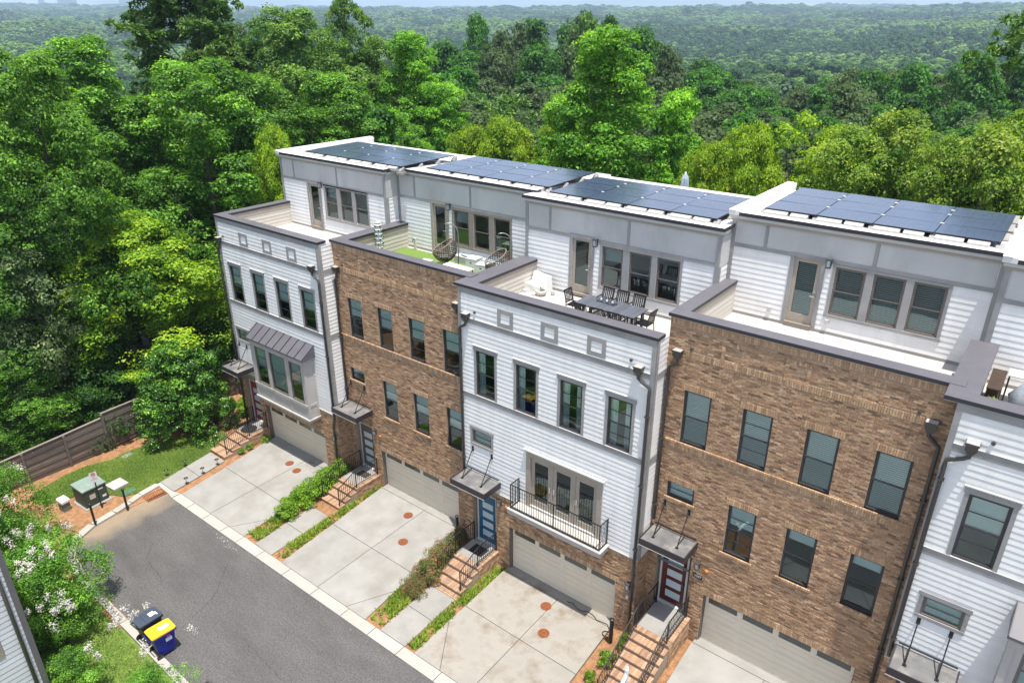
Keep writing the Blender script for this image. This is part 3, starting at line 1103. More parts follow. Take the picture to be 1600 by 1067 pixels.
def garage_door(parent, x, zb, y, w=4.88, h=2.07):
    """four hinged sections of long panels, the top one glazed"""
    o = MB().box(x, x + w, y + 0.045, y + 0.06, zb, zb + h).build('garage_door', GARAGE, parent)
    n = 4
    sh = h / n
    for k in range(n):
        z0, z1 = zb + k * sh + 0.006, zb + (k + 1) * sh - 0.006
        b = MB()
        b.box(x + 0.01, x + w - 0.01, y + 0.018, y + 0.044, z0, z1)
        pw = (w - 0.02) / 4
        for c in range(4):
            xa, xb = x + 0.01 + c * pw, x + 0.01 + (c + 1) * pw
            if k == n - 1:
                b.box(xa, xa + 0.09, y, y + 0.017, z0, z1).box(xb - 0.09, xb, y, y + 0.017, z0, z1)
                b.box(xa + 0.09, xb - 0.09, y, y + 0.017, z0, z0 + 0.12).box(xa + 0.09, xb - 0.09, y, y + 0.017, z1 - 0.10, z1)
            else:
                for (p, q, r_, s_) in ((xa, xb, z0, z0 + 0.055), (xa, xb, z1 - 0.055, z1), (xa, xa + 0.10, z0 + 0.055, z1 - 0.055), (xb - 0.10, xb, z0 + 0.055, z1 - 0.055)):
                    b.box(p, q, y + 0.004, y + 0.017, r_, s_)
                b.box(xa + 0.10, xb - 0.10, y + 0.006, y + 0.017, (z0 + z1) / 2 - 0.03, (z0 + z1) / 2 + 0.03)
        b.build('door_section', GARAGE, o)
    pw = (w - 0.02) / 4
    for c in range(4):
        xa, xb = x + 0.01 + c * pw + 0.10, x + 0.01 + (c + 1) * pw - 0.10
        z0, z1 = zb + 3 * sh + 0.13, zb + 4 * sh - 0.12
        MB().face([(xa, y + 0.012, z0), (xb, y + 0.012, z0), (xb, y + 0.012, z1), (xa, y + 0.012, z1)]).build('garage_lite', mat('dark_garage_lite', (0.07, 0.085, 0.08), 0.08, var=0.05, spec=0.7), o)
    f = MB()
    f.box(x - 0.10, x - 0.003, y - 0.12, y + 0.06, zb, zb + h + 0.10)
    f.box(x + w + 0.003, x + w + 0.10, y - 0.12, y + 0.06, zb, zb + h + 0.10)
    f.box(x - 0.003, x + w + 0.003, y - 0.10, y + 0.06, zb + h + 0.004, zb + h + 0.10)
    f.build('garage_door_frame', JAMB, o)
    return o


def parapet_piece(parent, x0, x1, y0, y1, z, th=0.10, name='coping'):
    """metal coping: pale purple top, dark turned-down edges, light drip"""
    pass


def terrace_block(parent, x0, x1, y0, y1, sill_z):
    pass

# ------------------------------------------------------------------ the row of townhouses
RED = mat('red_door_paint', (0.28, 0.022, 0.028), 0.4, var=0.05)
BLUE = mat('teal_blue_door_paint', (0.018, 0.115, 0.20), 0.4, var=0.05)
MAROON = mat('dark_red_door_paint', (0.10, 0.018, 0.014), 0.4, var=0.05)
BROWN = mat('brown_door_paint', (0.13, 0.105, 0.085), 0.4, var=0.05)
ORANGE = mat('orange_red_bell', (0.60, 0.20, 0.05), 0.45, var=0.05)
BELL = MB().lathe([(0.0, 0), (0.075, 0.0), (0.075, 0.02), (0.06, 0.05), (0.0, 0.065)], n=14).mesh('alarm_bell', ORANGE, smooth=True)
BACK_Y = 12.5
ROOF_BACK = 10.2


def lower_shell(t, x0, x1, y, tz, holes, left=True, right=True, m_front=None, m_side=None):
    mb = MB()
    sheet(mb, x0 + 0.01, x1 - 0.01, -0.35, tz, y, holes, 0)
    mb.face([(x0 + 0.01, BACK_Y, -0.4), (x0 + 0.01, y, -0.4), (x0 + 0.01, y, tz), (x0 + 0.01, BACK_Y, tz)], 1)
    mb.face([(x1 - 0.01, y, -0.4), (x1 - 0.01, BACK_Y, -0.4), (x1 - 0.01, BACK_Y, tz), (x1 - 0.01, y, tz)], 1)
    mb.face([(x1 - 0.01, BACK_Y, -0.6), (x0 + 0.01, BACK_Y, -0.6), (x0 + 0.01, BACK_Y, tz), (x1 - 0.01, BACK_Y, tz)], 1)
    mb.build('wall', [m_front or MORTAR, m_side or SIDING_G], t)
    # storeys inside, so that the rooms behind the windows are closed and dim
    fl = MB()
    for z in (3.2, 6.9):
        fl.face([(x0 + 0.02, y + 0.05, z), (x1 - 0.02, y + 0.05, z), (x1 - 0.02, y + 6, z), (x0 + 0.02, y + 6, z)])
    fl.face([(x0 + 0.02, y + 6, 0), (x1 - 0.02, y + 6, 0), (x1 - 0.02, y + 6, tz - 0.1), (x0 + 0.02, y + 6, tz - 0.1)])
    fl.build('interior_wall', INTERIOR, t)
    MB().box(x0 + 0.012, x1 - 0.012, y + 0.02, BACK_Y - 0.02, tz - 0.08, tz).build('terrace_floor', TERRACE, t)


def recess_box(t, x0, x1, z0, z1, y, depth, m, back=True, name='entry_recess'):
    """side, top and back faces of an opening set into the front"""
    mb = MB()
    yb = y + depth
    mb.face([(x0, y, z0), (x0, y, z1), (x0, yb, z1), (x0, yb, z0)])
    mb.face([(x1, y, z0), (x1, yb, z0), (x1, yb, z1), (x1, y, z1)])
    mb.face([(x0, y, z1), (x1, y, z1), (x1, yb, z1), (x0, yb, z1)])
    if back:
        mb.face([(x0, yb, z0), (x1, yb, z0), (x1, yb, z1), (x0, yb, z1)])
    mb.build(name, m, t)


def upper_storey(t, x0, x1, D, tz, rz, holes, divs, left_parapet=False, left_wall=True, panel_bottom=None):
    """set-back top storey: siding, cement panel frieze, stepped crown, white roof"""
    pb = panel_bottom or tz + 2.33
    mb = MB()
    sheet(mb, x0 + 0.012, x1 - 0.012, tz, rz - 0.2, D, holes, 0)
    for x, s in ((x0 + 0.012, 0), (x1 - 0.012, 1)):
        q = [(x, ROOF_BACK, tz), (x, D, tz), (x, D, rz - 0.15), (x, ROOF_BACK, rz - 0.45)]
        mb.face(q if s == 0 else q[::-1], 0)
    mb.face([(x1, ROOF_BACK, tz), (x0, ROOF_BACK, tz), (x0, ROOF_BACK, rz - 0.4), (x1, ROOF_BACK, rz - 0.4)], 0)
    mb.build('upper_wall', [SIDING], t)
    w = MB()
    w.face([(x0 + 0.03, D + 4.5, tz), (x1 - 0.03, D + 4.5, tz), (x1 - 0.03, D + 4.5, rz - 0.5), (x0 + 0.03, D + 4.5, rz - 0.5)])
    w.build('upper_room_wall', INTERIOR, t)
    siding(t, x0 + 0.14, x1 - 0.14, tz + 0.10, pb, D, holes)
    MB().box(x0 + 0.14, x1 - 0.14, D - 0.02, D, tz + 0.002, tz + 0.098).build('base_board', TRIM, t)
    # frieze panels with battens
    xs = [x0 + 0.12] + divs + [x1 - 0.12]
    for a, b in zip(xs[:-1], xs[1:]):
        MB().box(a + 0.055, b - 0.055, D - 0.016, D, pb + 0.12, rz - 0.30).build('frieze_panel', PANEL, t)
    for d in divs:
        MB().box(d - 0.05, d + 0.05, D - 0.03, D, pb + 0.12, rz - 0.30).build('batten', TRIM, t)
    MB().box(x0 + 0.14, x1 - 0.14, D - 0.034, D, pb, pb + 0.12).build('trim_band', TRIM, t)
    for a in (x0, x1 - 0.14):
        MB().box(a, a + 0.14, D - 0.036, D, tz + 0.002, rz - 0.30).build('corner_board', TRIM, t)
    # crown mouldings and roof edge
    MB().box(x0 - 0.03, x1 + 0.03, D - 0.06, D + 0.05, rz - 0.30, rz - 0.205).build('crown_board', TAUPE_L, t)
    MB().box(x0 - 0.07, x1 + 0.07, D - 0.11, D + 0.05, rz - 0.203, rz - 0.105).build('crown_board', DRIP, t)
    e = MB()
    e.box(x0 - 0.10, x1 + 0.10, D - 0.15, D - 0.12, rz - 0.103, rz + 0.01)
    e.box(x1 + 0.07, x1 + 0.10, D - 0.12, D + 0.9, rz - 0.103, rz + 0.01)
    e.build('roof_edge', COPING_D, t)
    fz = lambda x, y: rz - 0.045 * max(0, y - D - 0.5)
    MB().prism([(x0 - 0.10, D - 0.12), (x1 + 0.07, D - 0.12), (x1 + 0.07, ROOF_BACK + 0.1), (x0 - 0.10, ROOF_BACK + 0.1)], lambda x, y: fz(x, y) - 0.10, fz).build('roof', ROOFW, t)
    if left_parapet:
        MB().box(x0 - 0.12, x0 + 0.22, D - 0.155, ROOF_BACK + 0.12, rz - 0.10, rz + 0.05).build('roof_parapet', ROOFW, t)
        MB().box(x0 + 0.10, x0 + 0.21, D + 0.1, ROOF_BACK + 0.11, rz - 0.6, rz - 0.101).build('roof_parapet', ROOFW, t)
        MB().box(x0 - 0.13, x0 + 0.10, D - 0.17, ROOF_BACK + 0.13, rz + 0.051, rz + 0.075).build('parapet_cap', WHITE, t)


def side_return(t, x, y0, y1, z0, z1, bands=()):
    """narrow side wall facing +x where a white house stands forward of its neighbour"""
    mb = MB()
    mb.face([(x, y0, z0), (x, y1, z0), (x, y1, z1), (x, y0, z1)])
    mb.build('side_wall', SIDING, t)
    siding(t, y0 + 0.12, y1, z0, z1, x, face='+x', joints=False)
    MB().box(x, x + 0.03, y0 + 0.001, y0 + 0.12, z0, z1).build('corner_board', TRIM, t)
    for a, b in bands:
        MB().box(x + 0.018, x + 0.034, y0 + 0.121, y1, a, b).build('trim_band', TRIM, t)


def brick_return(t, x, y0, y1, z0, z1):
    """bricks on a narrow side wall facing +x"""
    MB().face([(x - 0.002, y0, z0), (x - 0.002, y1, z0), (x - 0.002, y1, z1), (x - 0.002, y0, z1)]).build('side_wall', MORTAR, t)
    mb = MB()
    n = int((z1 - z0) / (BH + JT))
    for k in range(n):
        y = y0 - (0.105 if k % 2 else 0.0)
        while y < y1 - 0.02:
            a, c = max(y, y0) + 0.003, min(y + BL, y1) - 0.003
            if c - a > 0.03:
                q = BRICK_TONES[int(rng.choice(len(BRICK_TONES), p=BRICK_W))]
                mb.box(x, x + rng.uniform(0.005, 0.012), a, c, z0 + k * (BH + JT), z0 + k * (BH + JT) + BH, 0, q)
            y += BL + JT
    o = mb.build('brickwork', BRICK, t)
    o['kind'] = 'stuff'


def parapet(t, x0, x1, y, D, tz, cz, left_w, wall_mat, left_out=0.0):
    """front and left parapets of the roof terrace and their metal coping"""
    th = 0.36
    MB().box(x0 + 0.013, x1 - 0.013, y + 0.003, y + th, tz - 0.05, cz - 0.102).build('parapet_wall', wall_mat, t)
    # left parapet, its inner face sided with a pale taupe rail under the coping
    xl, xr = x0 + 0.02, x0 + left_w - 0.05
    MB().box(xl, xr, y + th, D, tz - 0.05, cz - 0.102).build('parapet_wall', CREAM, t)
    siding(t, y + th, D - 0.02, tz + 0.02, cz - 0.34, xr, material=CREAM, face='+x', joints=False)
    MB().box(xr, xr + 0.028, y + th, D - 0.02, cz - 0.33, cz - 0.102).build('rail_board', TAUPE_L, t)
    # coping in lengths, joints standing open a little
    xs = np.linspace(x0 - 0.06 - left_out, x1 + 0.03, 4)
    for a, b in zip(xs[:-1], xs[1:]):
        MB().box(a + 0.002, b - 0.002, y - 0.065, y + th + 0.05, cz - 0.10, cz).build('coping', COPING, t)
        MB().box(a + 0.002, b - 0.002, y - 0.069, y - 0.0655, cz - 0.106, cz - 0.006).build('coping_fascia', COPING_D, t)
    ys = np.linspace(y + th + 0.053, D - 0.005, 3)
    for a, b in zip(ys[:-1], ys[1:]):
        MB().box(x0 - 0.06 - left_out, x0 + left_w, a + 0.002, b - 0.002, cz - 0.10, cz).build('coping', COPING, t)
        MB().box(x0 + left_w + 0.0005, x0 + left_w + 0.004, a + 0.002, b - 0.002, cz - 0.106, cz - 0.006).build('coping_fascia', COPING_D, t)
    MB().box(x1 + 0.0305, x1 + 0.034, y - 0.065, y + th + 0.05, cz - 0.106, cz - 0.006).build('coping_fascia', COPING_D, t)
    MB().box(x0 - 0.05 - left_out, x1 + 0.02, y - 0.05, y + 0.003, cz - 0.125, cz - 0.101).build('coping_drip', DRIP, t)


def terrace_doors(t, D, tz, xd, xw, zw, hw=1.56, trim=None, glass=None, style=None, drop=1.0, door=True, frame=None):
    """full-lite door and three windows opening on the terrace; returns their holes"""
    trim = trim or TRIM
    holes = []
    wd, hd = 0.84, 2.16
    zd = tz + 0.16
    holes.append((xd - 0.12, xd + wd + 0.12, tz, zd + hd + 0.12))
    for x in xw:
        holes.append((x - 0.12, x + 0.88 + 0.12, zw - 0.12, zw + hw + 0.1))

    def build():
        d = MB()
        fr = 0.13
        d.box(xd, xd + fr, D + 0.02, D + 0.07, zd, zd + hd).box(xd + wd - fr, xd + wd, D + 0.02, D + 0.07, zd, zd + hd)
        d.box(xd + fr, xd + wd - fr, D + 0.02, D + 0.07, zd + hd - fr, zd + hd).box(xd + fr, xd + wd - fr, D + 0.02, D + 0.07, zd, zd + 0.30)
        o = d.build('terrace_door', frame or TAUPE_L, t)
        MB().face([(xd + fr, D + 0.045, zd + 0.30), (xd + wd - fr, D + 0.045, zd + 0.30), (xd + wd - fr, D + 0.045, zd + hd - fr), (xd + fr, D + 0.045, zd + hd - fr)]).build('pane', glass or GLASS_DK, o)
        if style == 'slats':
            b = MB()
            blind_slats(b, xd + fr, xd + wd - fr, zd + 0.3, zd + hd - fr, D + 0.11, 0.064)
            b.build('blind', BLIND, o)
        h = MB()
        h.tube([(xd + wd - 0.065, D - 0.04, zd + 0.98), (xd + wd - 0.19, D - 0.04, zd + 0.98)], 0.013, 8)
        h.box(xd + wd - 0.09, xd + wd - 0.04, D - 0.045, D + 0.02, zd + 0.95, zd + 1.01)
        h.box(xd + wd - 0.09, xd + wd - 0.04, D - 0.005, D + 0.02, zd + 1.10, zd + 1.16)
        h.build('handle', DRIP, o)
        c = MB()
        cc = 0.125
        c.box(xd - cc, xd - 0.003, D - 0.035, D + 0.09, tz + 0.003, zd + hd).box(xd + wd + 0.003, xd + wd + cc, D - 0.035, D + 0.09, tz + 0.003, zd + hd)
        c.box(xd - cc, xd + wd + cc, D - 0.038, D + 0.09, zd + hd + 0.003, zd + hd + 0.13)
        c.build('door_casing', TAUPE_L if trim is TAUPE else trim, o)
        MB().box(xd - 0.003, xd + wd + 0.003, D - 0.10, D + 0.09, tz + 0.003, zd - 0.003).build('door_sill', TAUPE, o)
        for k, x in enumerate(xw):
            st = style or ('none' if k else 'shade')
            window(t, x, zw, 0.88, hw, D, recess=0.0, frame=FRAME_T, style=st, drop=drop if style else 0.35, muntin=(style is None and False), glass=glass or GLASS_DK, lower=glass or GLASS_DK, deep=0.14)
        # casing across all three, with wide mullion boards
        c = MB()
        xa, xb = xw[0] - 0.09, xw[-1] + 0.88 + 0.09
        c.box(xa, xw[0] - 0.003, D - 0.032, D + 0.03, zw, zw + hw)
        c.box(xw[-1] + 0.883, xb, D - 0.032, D + 0.03, zw, zw + hw)
        for a, b in zip(xw[:-1], xw[1:]):
            c.box(a + 0.883, b - 0.003, D - 0.028, D + 0.03, zw, zw + hw)
        c.box(xa - 0.02, xb + 0.02, D - 0.045, D + 0.03, zw - 0.10, zw - 0.003)
        c.box(xa, xb, D - 0.034, D + 0.03, zw + hw + 0.003, zw + hw + 0.09)
        c.build('window_casing', trim, t)
    hole_all = (xw[0] - 0.11, xw[-1] + 0.99, zw - 0.11, zw + hw + 0.10)
    return holes + [hole_all], build, [(xd, xd + wd, zd, zd + hd)] + [(x, x + 0.88, zw, zw + hw) for x in xw]


def white_house(label, x0, x1, dz, dzw, cz, tz, rz, wins, zb_up, garage_x, gz, entry, small_win, squares, kind, xd, xw, zw, divs, pbot,
                up_style, canopy_x, canopy_z, door_color, left_w, left_out=0.0, right_return=True, left_parapet=False, name='townhouse'):
    """a white sided house over a brick ground floor; kind 'balcony' or 'bay'"""
    t = thing(name, label, 'townhouse', ((x0 + x1) / 2, 0, 0))
    y, D = 0.0, 4.05
    base = 3.45 + dz
    b2, b1 = zb_up - 0.02, 10.37 + dzw
    holes = [(x, x + 0.89, zb_up, zb_up + 1.86) for x in wins]
    sw = small_win
    holes.append((sw[0], sw[0] + 0.95, sw[1], sw[1] + 0.62))
    gx = garage_x
    holes.append((gx, gx + 4.88, -0.36, gz + 2.07))
    ex0, ex1, ez = entry
    holes.append((ex0, ex1, ez - 0.02, ez + 2.56))
    fr = None
    if kind == 'balcony':
        fr = (1.0 + x0 + 2.36, 3.95 + x0 + 2.36, 3.60 + dz, 5.80 + dz)
        holes.append(fr)
    bay = None
    if kind == 'bay':
        bay = (x0 + 2.40, x0 + 6.65, 2.95 + dz, 6.80 + dz)
        holes.append((bay[0] + 0.1, bay[1] - 0.1, bay[2] + 0.8, bay[2] + 3.0))
    lower_shell(t, x0, x1, y, tz, holes)
    # brick ground floor
    br = Bricks()
    H = [(gx, gx + 4.88, -1, gz + 2.07), (gx - 0.12, gx + 5.0, gz + 2.07, gz + 2.30), (ex0, ex1, -1, ez + 2.56)]
    z = -0.3
    k = 0
    while z < base - 0.24:
        n = 7
        z2 = min(z + n * (BH + JT), base - 0.24)
        br.field(x0 + 0.01, x1 - 0.01, z, z2 - (BH + JT) + 0.001, y, H, 0.010)
        br.field(x0 + 0.01, x1 - 0.01, z2 - (BH + JT), z2, y, H, 0.0)
        z = z2
    br.soldier(x0 + 0.01, ex0 - 0.02, base - 0.22, base - 0.02, y)
    br.soldier(ex1 + 0.02, x1 - 0.01, base - 0.22, base - 0.02, y)
    br.soldier(gx - 0.12, gx + 5.0, gz + 2.08, gz + 2.285, y, 0.012)
    br.build(t)
    # siding with its trims
    yo = y - 0.004
    sh = MB()
    sheet(sh, x0 + 0.012, x1 - 0.012, base - 0.02, cz - 0.13, y - 0.014, [h for h in holes if h[3] > base], 0)
    sh.face([(x0 + 0.012, y - 0.014, base - 0.02), (x0 + 0.012, y, base - 0.02), (x1 - 0.012, y, base - 0.02), (x1 - 0.012, y - 0.014, base - 0.02)], 0)
    sh.build('sheathing', SIDING, t)
    SH = [(a - 0.09, b + 0.09, c - 0.02, d + 0.17) for (a, b, c, d) in holes[:5]]
    SH.append((x0, x1, b2 - 0.22, b2))
    SH.append((x0, x1, b1, b1 + 0.20))
    if fr:
        SH.append((fr[0] - 0.19, fr[1] + 0.19, fr[2] - 0.3, fr[3] + 0.26))
    if bay:
        SH.append((bay[0] + 0.02, bay[1] - 0.02, bay[2], bay[3] - 0.1))
    for q in squares:
        SH.append((q, q + 0.70, b1 + 0.24, b1 + 0.90))
    ys = y - 0.016
    siding(t, x0 + 0.14, x1 - 0.14, base, cz - 0.33, ys, SH)
    for q in squares:                         # framed squares in the frieze
        m = MB()
        a, b, c, d = q, q + 0.70, b1 + 0.25, b1 + 0.89
        w = 0.145
        m.box(a, a + w, ys - 0.028, ys, c, d).box(b - w, b, ys - 0.028, ys, c, d)
        m.box(a + w, b - w, ys - 0.028, ys, c, c + w).box(a + w, b - w, ys - 0.028, ys, d - w, d)
        m.build('square_frame', TRIM, t)
        siding(t, a + w, b - w, c + w, d - w, ys, joints=False)
    for (za, zc) in ((b2 - 0.22, b2 - 0.01), (b1, b1 + 0.20)):
        n = 3
        xs = np.linspace(x0 + 0.14, x1 - 0.14, n + 1)
        for a, b in zip(xs[:-1], xs[1:]):
            MB().box(a + 0.003, b - 0.003, ys - 0.026, ys, za, zc).build('trim_band', TRIM, t)
        MB().box(x0 + 0.14, x1 - 0.14, ys - 0.04, ys, zc + 0.001, zc + 0.018).build('band_cap', DRIP, t)
    MB().box(x0 + 0.14, x1 - 0.14, ys - 0.028, ys, cz - 0.32, cz - 0.13).build('frieze_board', TRIM, t)
    for a in (x0, x1 - 0.14):
        MB().box(a, a + 0.14, ys - 0.03, ys, base, cz - 0.13).build('corner_board', TRIM, t)
    MB().box(x0, x1, ys - 0.032, ys + 0.01, base - 0.035, base - 0.002).build('skirt_flashing', DRIP, t)
    for i, x in enumerate(wins):
        window(t, x, zb_up, 0.89, 1.86, ys, recess=0.0, frame=FRAME, style=up_style[0], drop=up_style[1] if not isinstance(up_style[1], (list, tuple)) else up_style[1][i])
        casing(t, x, zb_up, 0.89, 1.86, ys)
    window(t, sw[0], sw[1], 0.95, 0.62, ys, recess=0.0, frame=FRAME_T, style='shade', drop=1.0, split=1)
    casing(t, sw[0], sw[1], 0.95, 0.62, ys, cw=0.10, head=0.13, cap=False, sill=True)
    # entrance
    recess_box(t, ex0, ex1, ez - 0.02, ez + 2.56, y, 0.28, MORTAR)
    front_door(t, ex0 + 0.16, ez, y + 0.20, 0.90, 2.35, door_color)
    canopy(t, canopy_x[0], canopy_x[1], ys - 0.012, canopy_z, 1.0)
    # garage
    recess_box(t, gx, gx + 4.88, gz - 0.3, gz + 2.07, y, 0.26, JAMB, name='garage_recess')
    garage_door(t, gx + 0.03, gz, y + 0.18, 4.82, 2.04)
    wall_lamp(t, x1 - 0.26, y - 0.015, 2.22 + dz)
    wall_lamp(t, ex1 + 0.25, y - 0.015, 3.05 + dz)
    bl = link_mesh('alarm_bell', BELL, t)
    bl.rotation_euler = (R(90), 0, 0)
    bl.location = (ex1 + 0.54 - ORG[t.name][0], y - 0.02, 2.98 + dz)
    # terrace and upper storey
    parapet(t, x0, x1, y, D, tz, cz, left_w, SIDING, left_out)
    th, build_doors, real = terrace_doors(t, D, tz, xd, xw, zw, trim=TRIM, style='slats' if dz > 0.5 else None)
    upper_storey(t, x0, x1, D, tz, rz, real, divs, left_parapet, panel_bottom=pbot)
    build_doors()
    wall_lamp(t, xd + 1.07, D - 0.03, pbot + 0.02, DARKMETAL)
    if right_return:
        side_return(t, x1, 0.0, 0.73, base, cz - 0.13, [(b2 - 0.22, b2), (b1, b1 + 0.2)])
        brick_return(t, x1, 0.0, 0.73, -0.3, base - 0.02)
        side_return(t, x1, D, D + 0.73, tz + 0.1, pbot, ())
        MB().box(x1, x1 + 0.02, D, D + 0.73, pbot, rz - 0.3).build('frieze_panel', PANEL, t)
    return t, ys, fr, bay


def brick_house(label, x0, x1, dz, cz, tz, rz, up, zb_up, low, zb_low, garage_x, gz, entry, small_win, squares, xd, xw, zw, divs, pbot, styles, canopy_x, canopy_z,
                door_color, left_w, left_out=0.0, singles=0, left_parapet=False, trim=None, tstyle=None, name='townhouse'):
    y, D = 0.73, 4.78
    t = thing(name, label, 'townhouse', ((x0 + x1) / 2, y, 0))
    ex0, ex1, ez = entry
    gx = garage_x
    sw = small_win
    holes = [(x, x + 0.89, zb_up, zb_up + 1.86) for x in up] + [(x, x + 0.89, zb_low, zb_low + 1.86) for x in low]
    holes += [(sw[0], sw[0] + 0.95, sw[1], sw[1] + 0.60), (gx, gx + 4.88, -0.36, gz + 2.07), (ex0, ex1, ez - 0.02, ez + 2.56)]
    lower_shell(t, x0, x1, y, tz, holes)
    br = Bricks()
    lint = [(a - 0.10, b + 0.10, d, d + 0.215) for (a, b, c, d) in holes[:len(up) + len(low) + 1]]
    band = (x0, x1, zb_up - 0.27, zb_up)
    band2 = (x0 + 0.6, x1 - 0.6, 10.48 + dz, 10.70 + dz)
    top = (x0, x1, cz - 0.34, cz - 0.12)
    sil = [(x - 0.09, x + 0.98, zb_low - 0.075, zb_low) for x in low] + [(sw[0] - 0.07, sw[0] + 1.02, sw[1] - 0.075, sw[1])]
    sq = [(q, q + 0.70, 10.60 + dz + 0.02, 11.27 + dz + 0.02) for q in squares]
    H = holes[:-2] + [(gx, gx + 4.88, -1, gz + 2.07), (ex0, ex1, -1, ez + 2.56), (gx - 0.12, gx + 5.0, gz + 2.07, gz + 2.30)] + lint + [band, band2, top] + sil
    HS = H + sq
    zsplit = gz + 2.9
    z = -0.3
    while z < zsplit:
        z2 = z + 7 * (BH + JT)
        br.field(x0 + 0.01, x1 - 0.01, z, z2 - (BH + JT) + 0.001, y, HS, 0.010)
        br.field(x0 + 0.01, x1 - 0.01, z2 - (BH + JT), z2, y, HS, 0.0)
        z = z2
    br.field(x0 + 0.01, x1 - 0.01, z, cz - 0.12, y, HS, 0.0)
    for l in lint:
        br.soldier(l[0], l[1], l[2] + 0.004, l[3] - 0.004, y, 0.010)
    for l in sil:
        br.soldier(l[0], l[1], l[2] - 0.01, l[3] - 0.004, y, 0.045)
    br.soldier(band[0] + 0.01, band[1] - 0.01, band[2], band[2] + 0.19, y, 0.010)
    br.soldier(band[0] + 0.01, band[1] - 0.01, band[2] + 0.20, band[3] - 0.004, y, 0.040)
    br.soldier(band2[0], band2[1], band2[2], band2[3] - 0.01, y, 0.012)
    br.soldier(top[0] + 0.01, top[1] - 0.01, top[2], top[3], y, 0.012)
    br.soldier(gx - 0.12, gx + 5.0, gz + 2.08, gz + 2.285, y, 0.014)
    for q in sq:
        br.frame(q[0], q[1], q[2], q[3], y)
        br.field(q[0] + 0.1, q[1] - 0.1, q[2] + 0.1, q[3] - 0.1, y, (), -0.004)
    MB().face([(x0 + 0.012, y - 0.001, tz - 0.06), (x1 - 0.012, y - 0.001, tz - 0.06), (x1 - 0.012, y - 0.001, cz - 0.12), (x0 + 0.012, y - 0.001, cz - 0.12)]).build('parapet_face', MORTAR, t)
    br.build(t, singles)
    k = 0
    for x in up:
        st = styles[k]
        k += 1
        window(t, x, zb_up, 0.89, 1.86, y, recess=0.055, frame=FRAME, style=st[0], drop=st[1], muntin=st[0] != 'slats' or k == 2, reveal=BRICK_REVEAL, glass=GLASS, lower=SCREEN)
    for x in low:
        st = styles[k]
        k += 1
        window(t, x, zb_low, 0.89, 1.86, y, recess=0.055, frame=FRAME, style=st[0], drop=st[1], muntin=(st[1] > 0.4), reveal=BRICK_REVEAL, glass=GLASS, lower=SCREEN)
    window(t, sw[0], sw[1], 0.95, 0.60, y, recess=0.055, frame=FRAME, style='shade', drop=1.0 if dz > 0.3 else 0.4, split=1, reveal=BRICK_REVEAL)
    recess_box(t, ex0, ex1, ez - 0.02, ez + 2.56, y, 0.28, MORTAR)
    front_door(t, ex0 + 0.16, ez, y + 0.20, 0.90, 2.35, door_color)
    canopy(t, canopy_x[0], canopy_x[1], y - 0.014, canopy_z, 1.0)
    recess_box(t, gx, gx + 4.88, gz - 0.4, gz + 2.07, y, 0.26, JAMB, name='garage_recess')
    garage_door(t, gx + 0.03, gz, y + 0.18, 4.82, 2.04)
    wall_lamp(t, ex1 + 0.25, y - 0.015, ez + 2.45)
    bl = link_mesh('alarm_bell', BELL, t)
    bl.rotation_euler = (R(90), 0, 0)
    o = ORG[t.name]
    bl.location = (ex1 + 0.55 - o[0], -0.02, ez + 2.30)
    parapet(t, x0, x1, y, D, tz, cz, left_w, MORTAR, left_out)
    th, build_doors, real = terrace_doors(t, D, tz, xd, xw, zw, trim=trim or TRIM, style=tstyle)
    upper_storey(t, x0, x1, D, tz, rz, real, divs, left_parapet, panel_bottom=pbot)
    build_doors()
    wall_lamp(t, xd + 1.07, D - 0.03, pbot + 0.02)
    return t


BRICK_REVEAL = MORTAR

# -- first house from the left: white, bay window over the garage
h1, ys1, _, bay1 = white_house('white end townhouse with a red front door and a projecting bay window over its garage', -18.35, -10.40, -0.05, 0.03, 11.87, 10.70, 14.35,
    [-17.727, -15.793, -13.897, -11.993], 7.56, -16.45, -0.10, (-18.18, -16.95, 0.50), (-18.0, 5.34), [-16.45, -14.55, -12.70], 'bay',
    -16.15, [-14.86, -13.72, -12.62], 11.46, [-17.24, -13.85], 13.05, ('shade', [0.60, 0.56, 0.50, 0.54]), (-18.38, -16.95), 4.04, RED, 0.45, left_parapet=True)
# -- second: brick, green turf terrace
h2 = brick_house('brown brick townhouse between two white ones, with green turf on its roof terrace', -10.40, -2.36, 0.0, 11.84, 10.70, 14.35,
    [-9.697, -7.775, -5.883, -3.952], 7.485, [-7.80, -5.867, -3.908], 3.99, -8.28, -0.08, (-10.05, -8.80, 0.47), (-9.97, 5.27), [-8.72, -6.77, -4.90],
    -8.17, [-6.90, -5.74, -4.60], 11.34, [-9.28, -5.9], 13.0, [('shade', 0.46), ('shade', 0.50), ('shade', 0.55), ('shade', 0.50), ('shade', 0.52), ('shade', 0.56), ('shade', 0.52)],
    (-10.36, -8.67), 4.02, BROWN, 0.58, left_out=0.02, trim=TAUPE)
# -- third: white, iron balcony
h3, ys3, fr3, _ = white_house('white townhouse with a teal blue front door and an iron balcony above its garage', -2.36, 5.67, 0.0, 0.0, 11.82, 10.70, 14.30,
    [-1.539, 0.336, 2.244, 4.129], 7.52, 0.0, 0.0, (-1.92, -0.68, 0.53), (-1.81, 5.33), [-0.50, 1.39, 3.23], 'balcony',
    -0.13, [1.18, 2.33, 3.43], 11.33, [-1.19, 2.23], 12.97, ('curtains', [0.42, 0.40, 0.36, 0.38]), (-2.14, -0.42), 4.02, BLUE, 0.60, left_out=0.10)
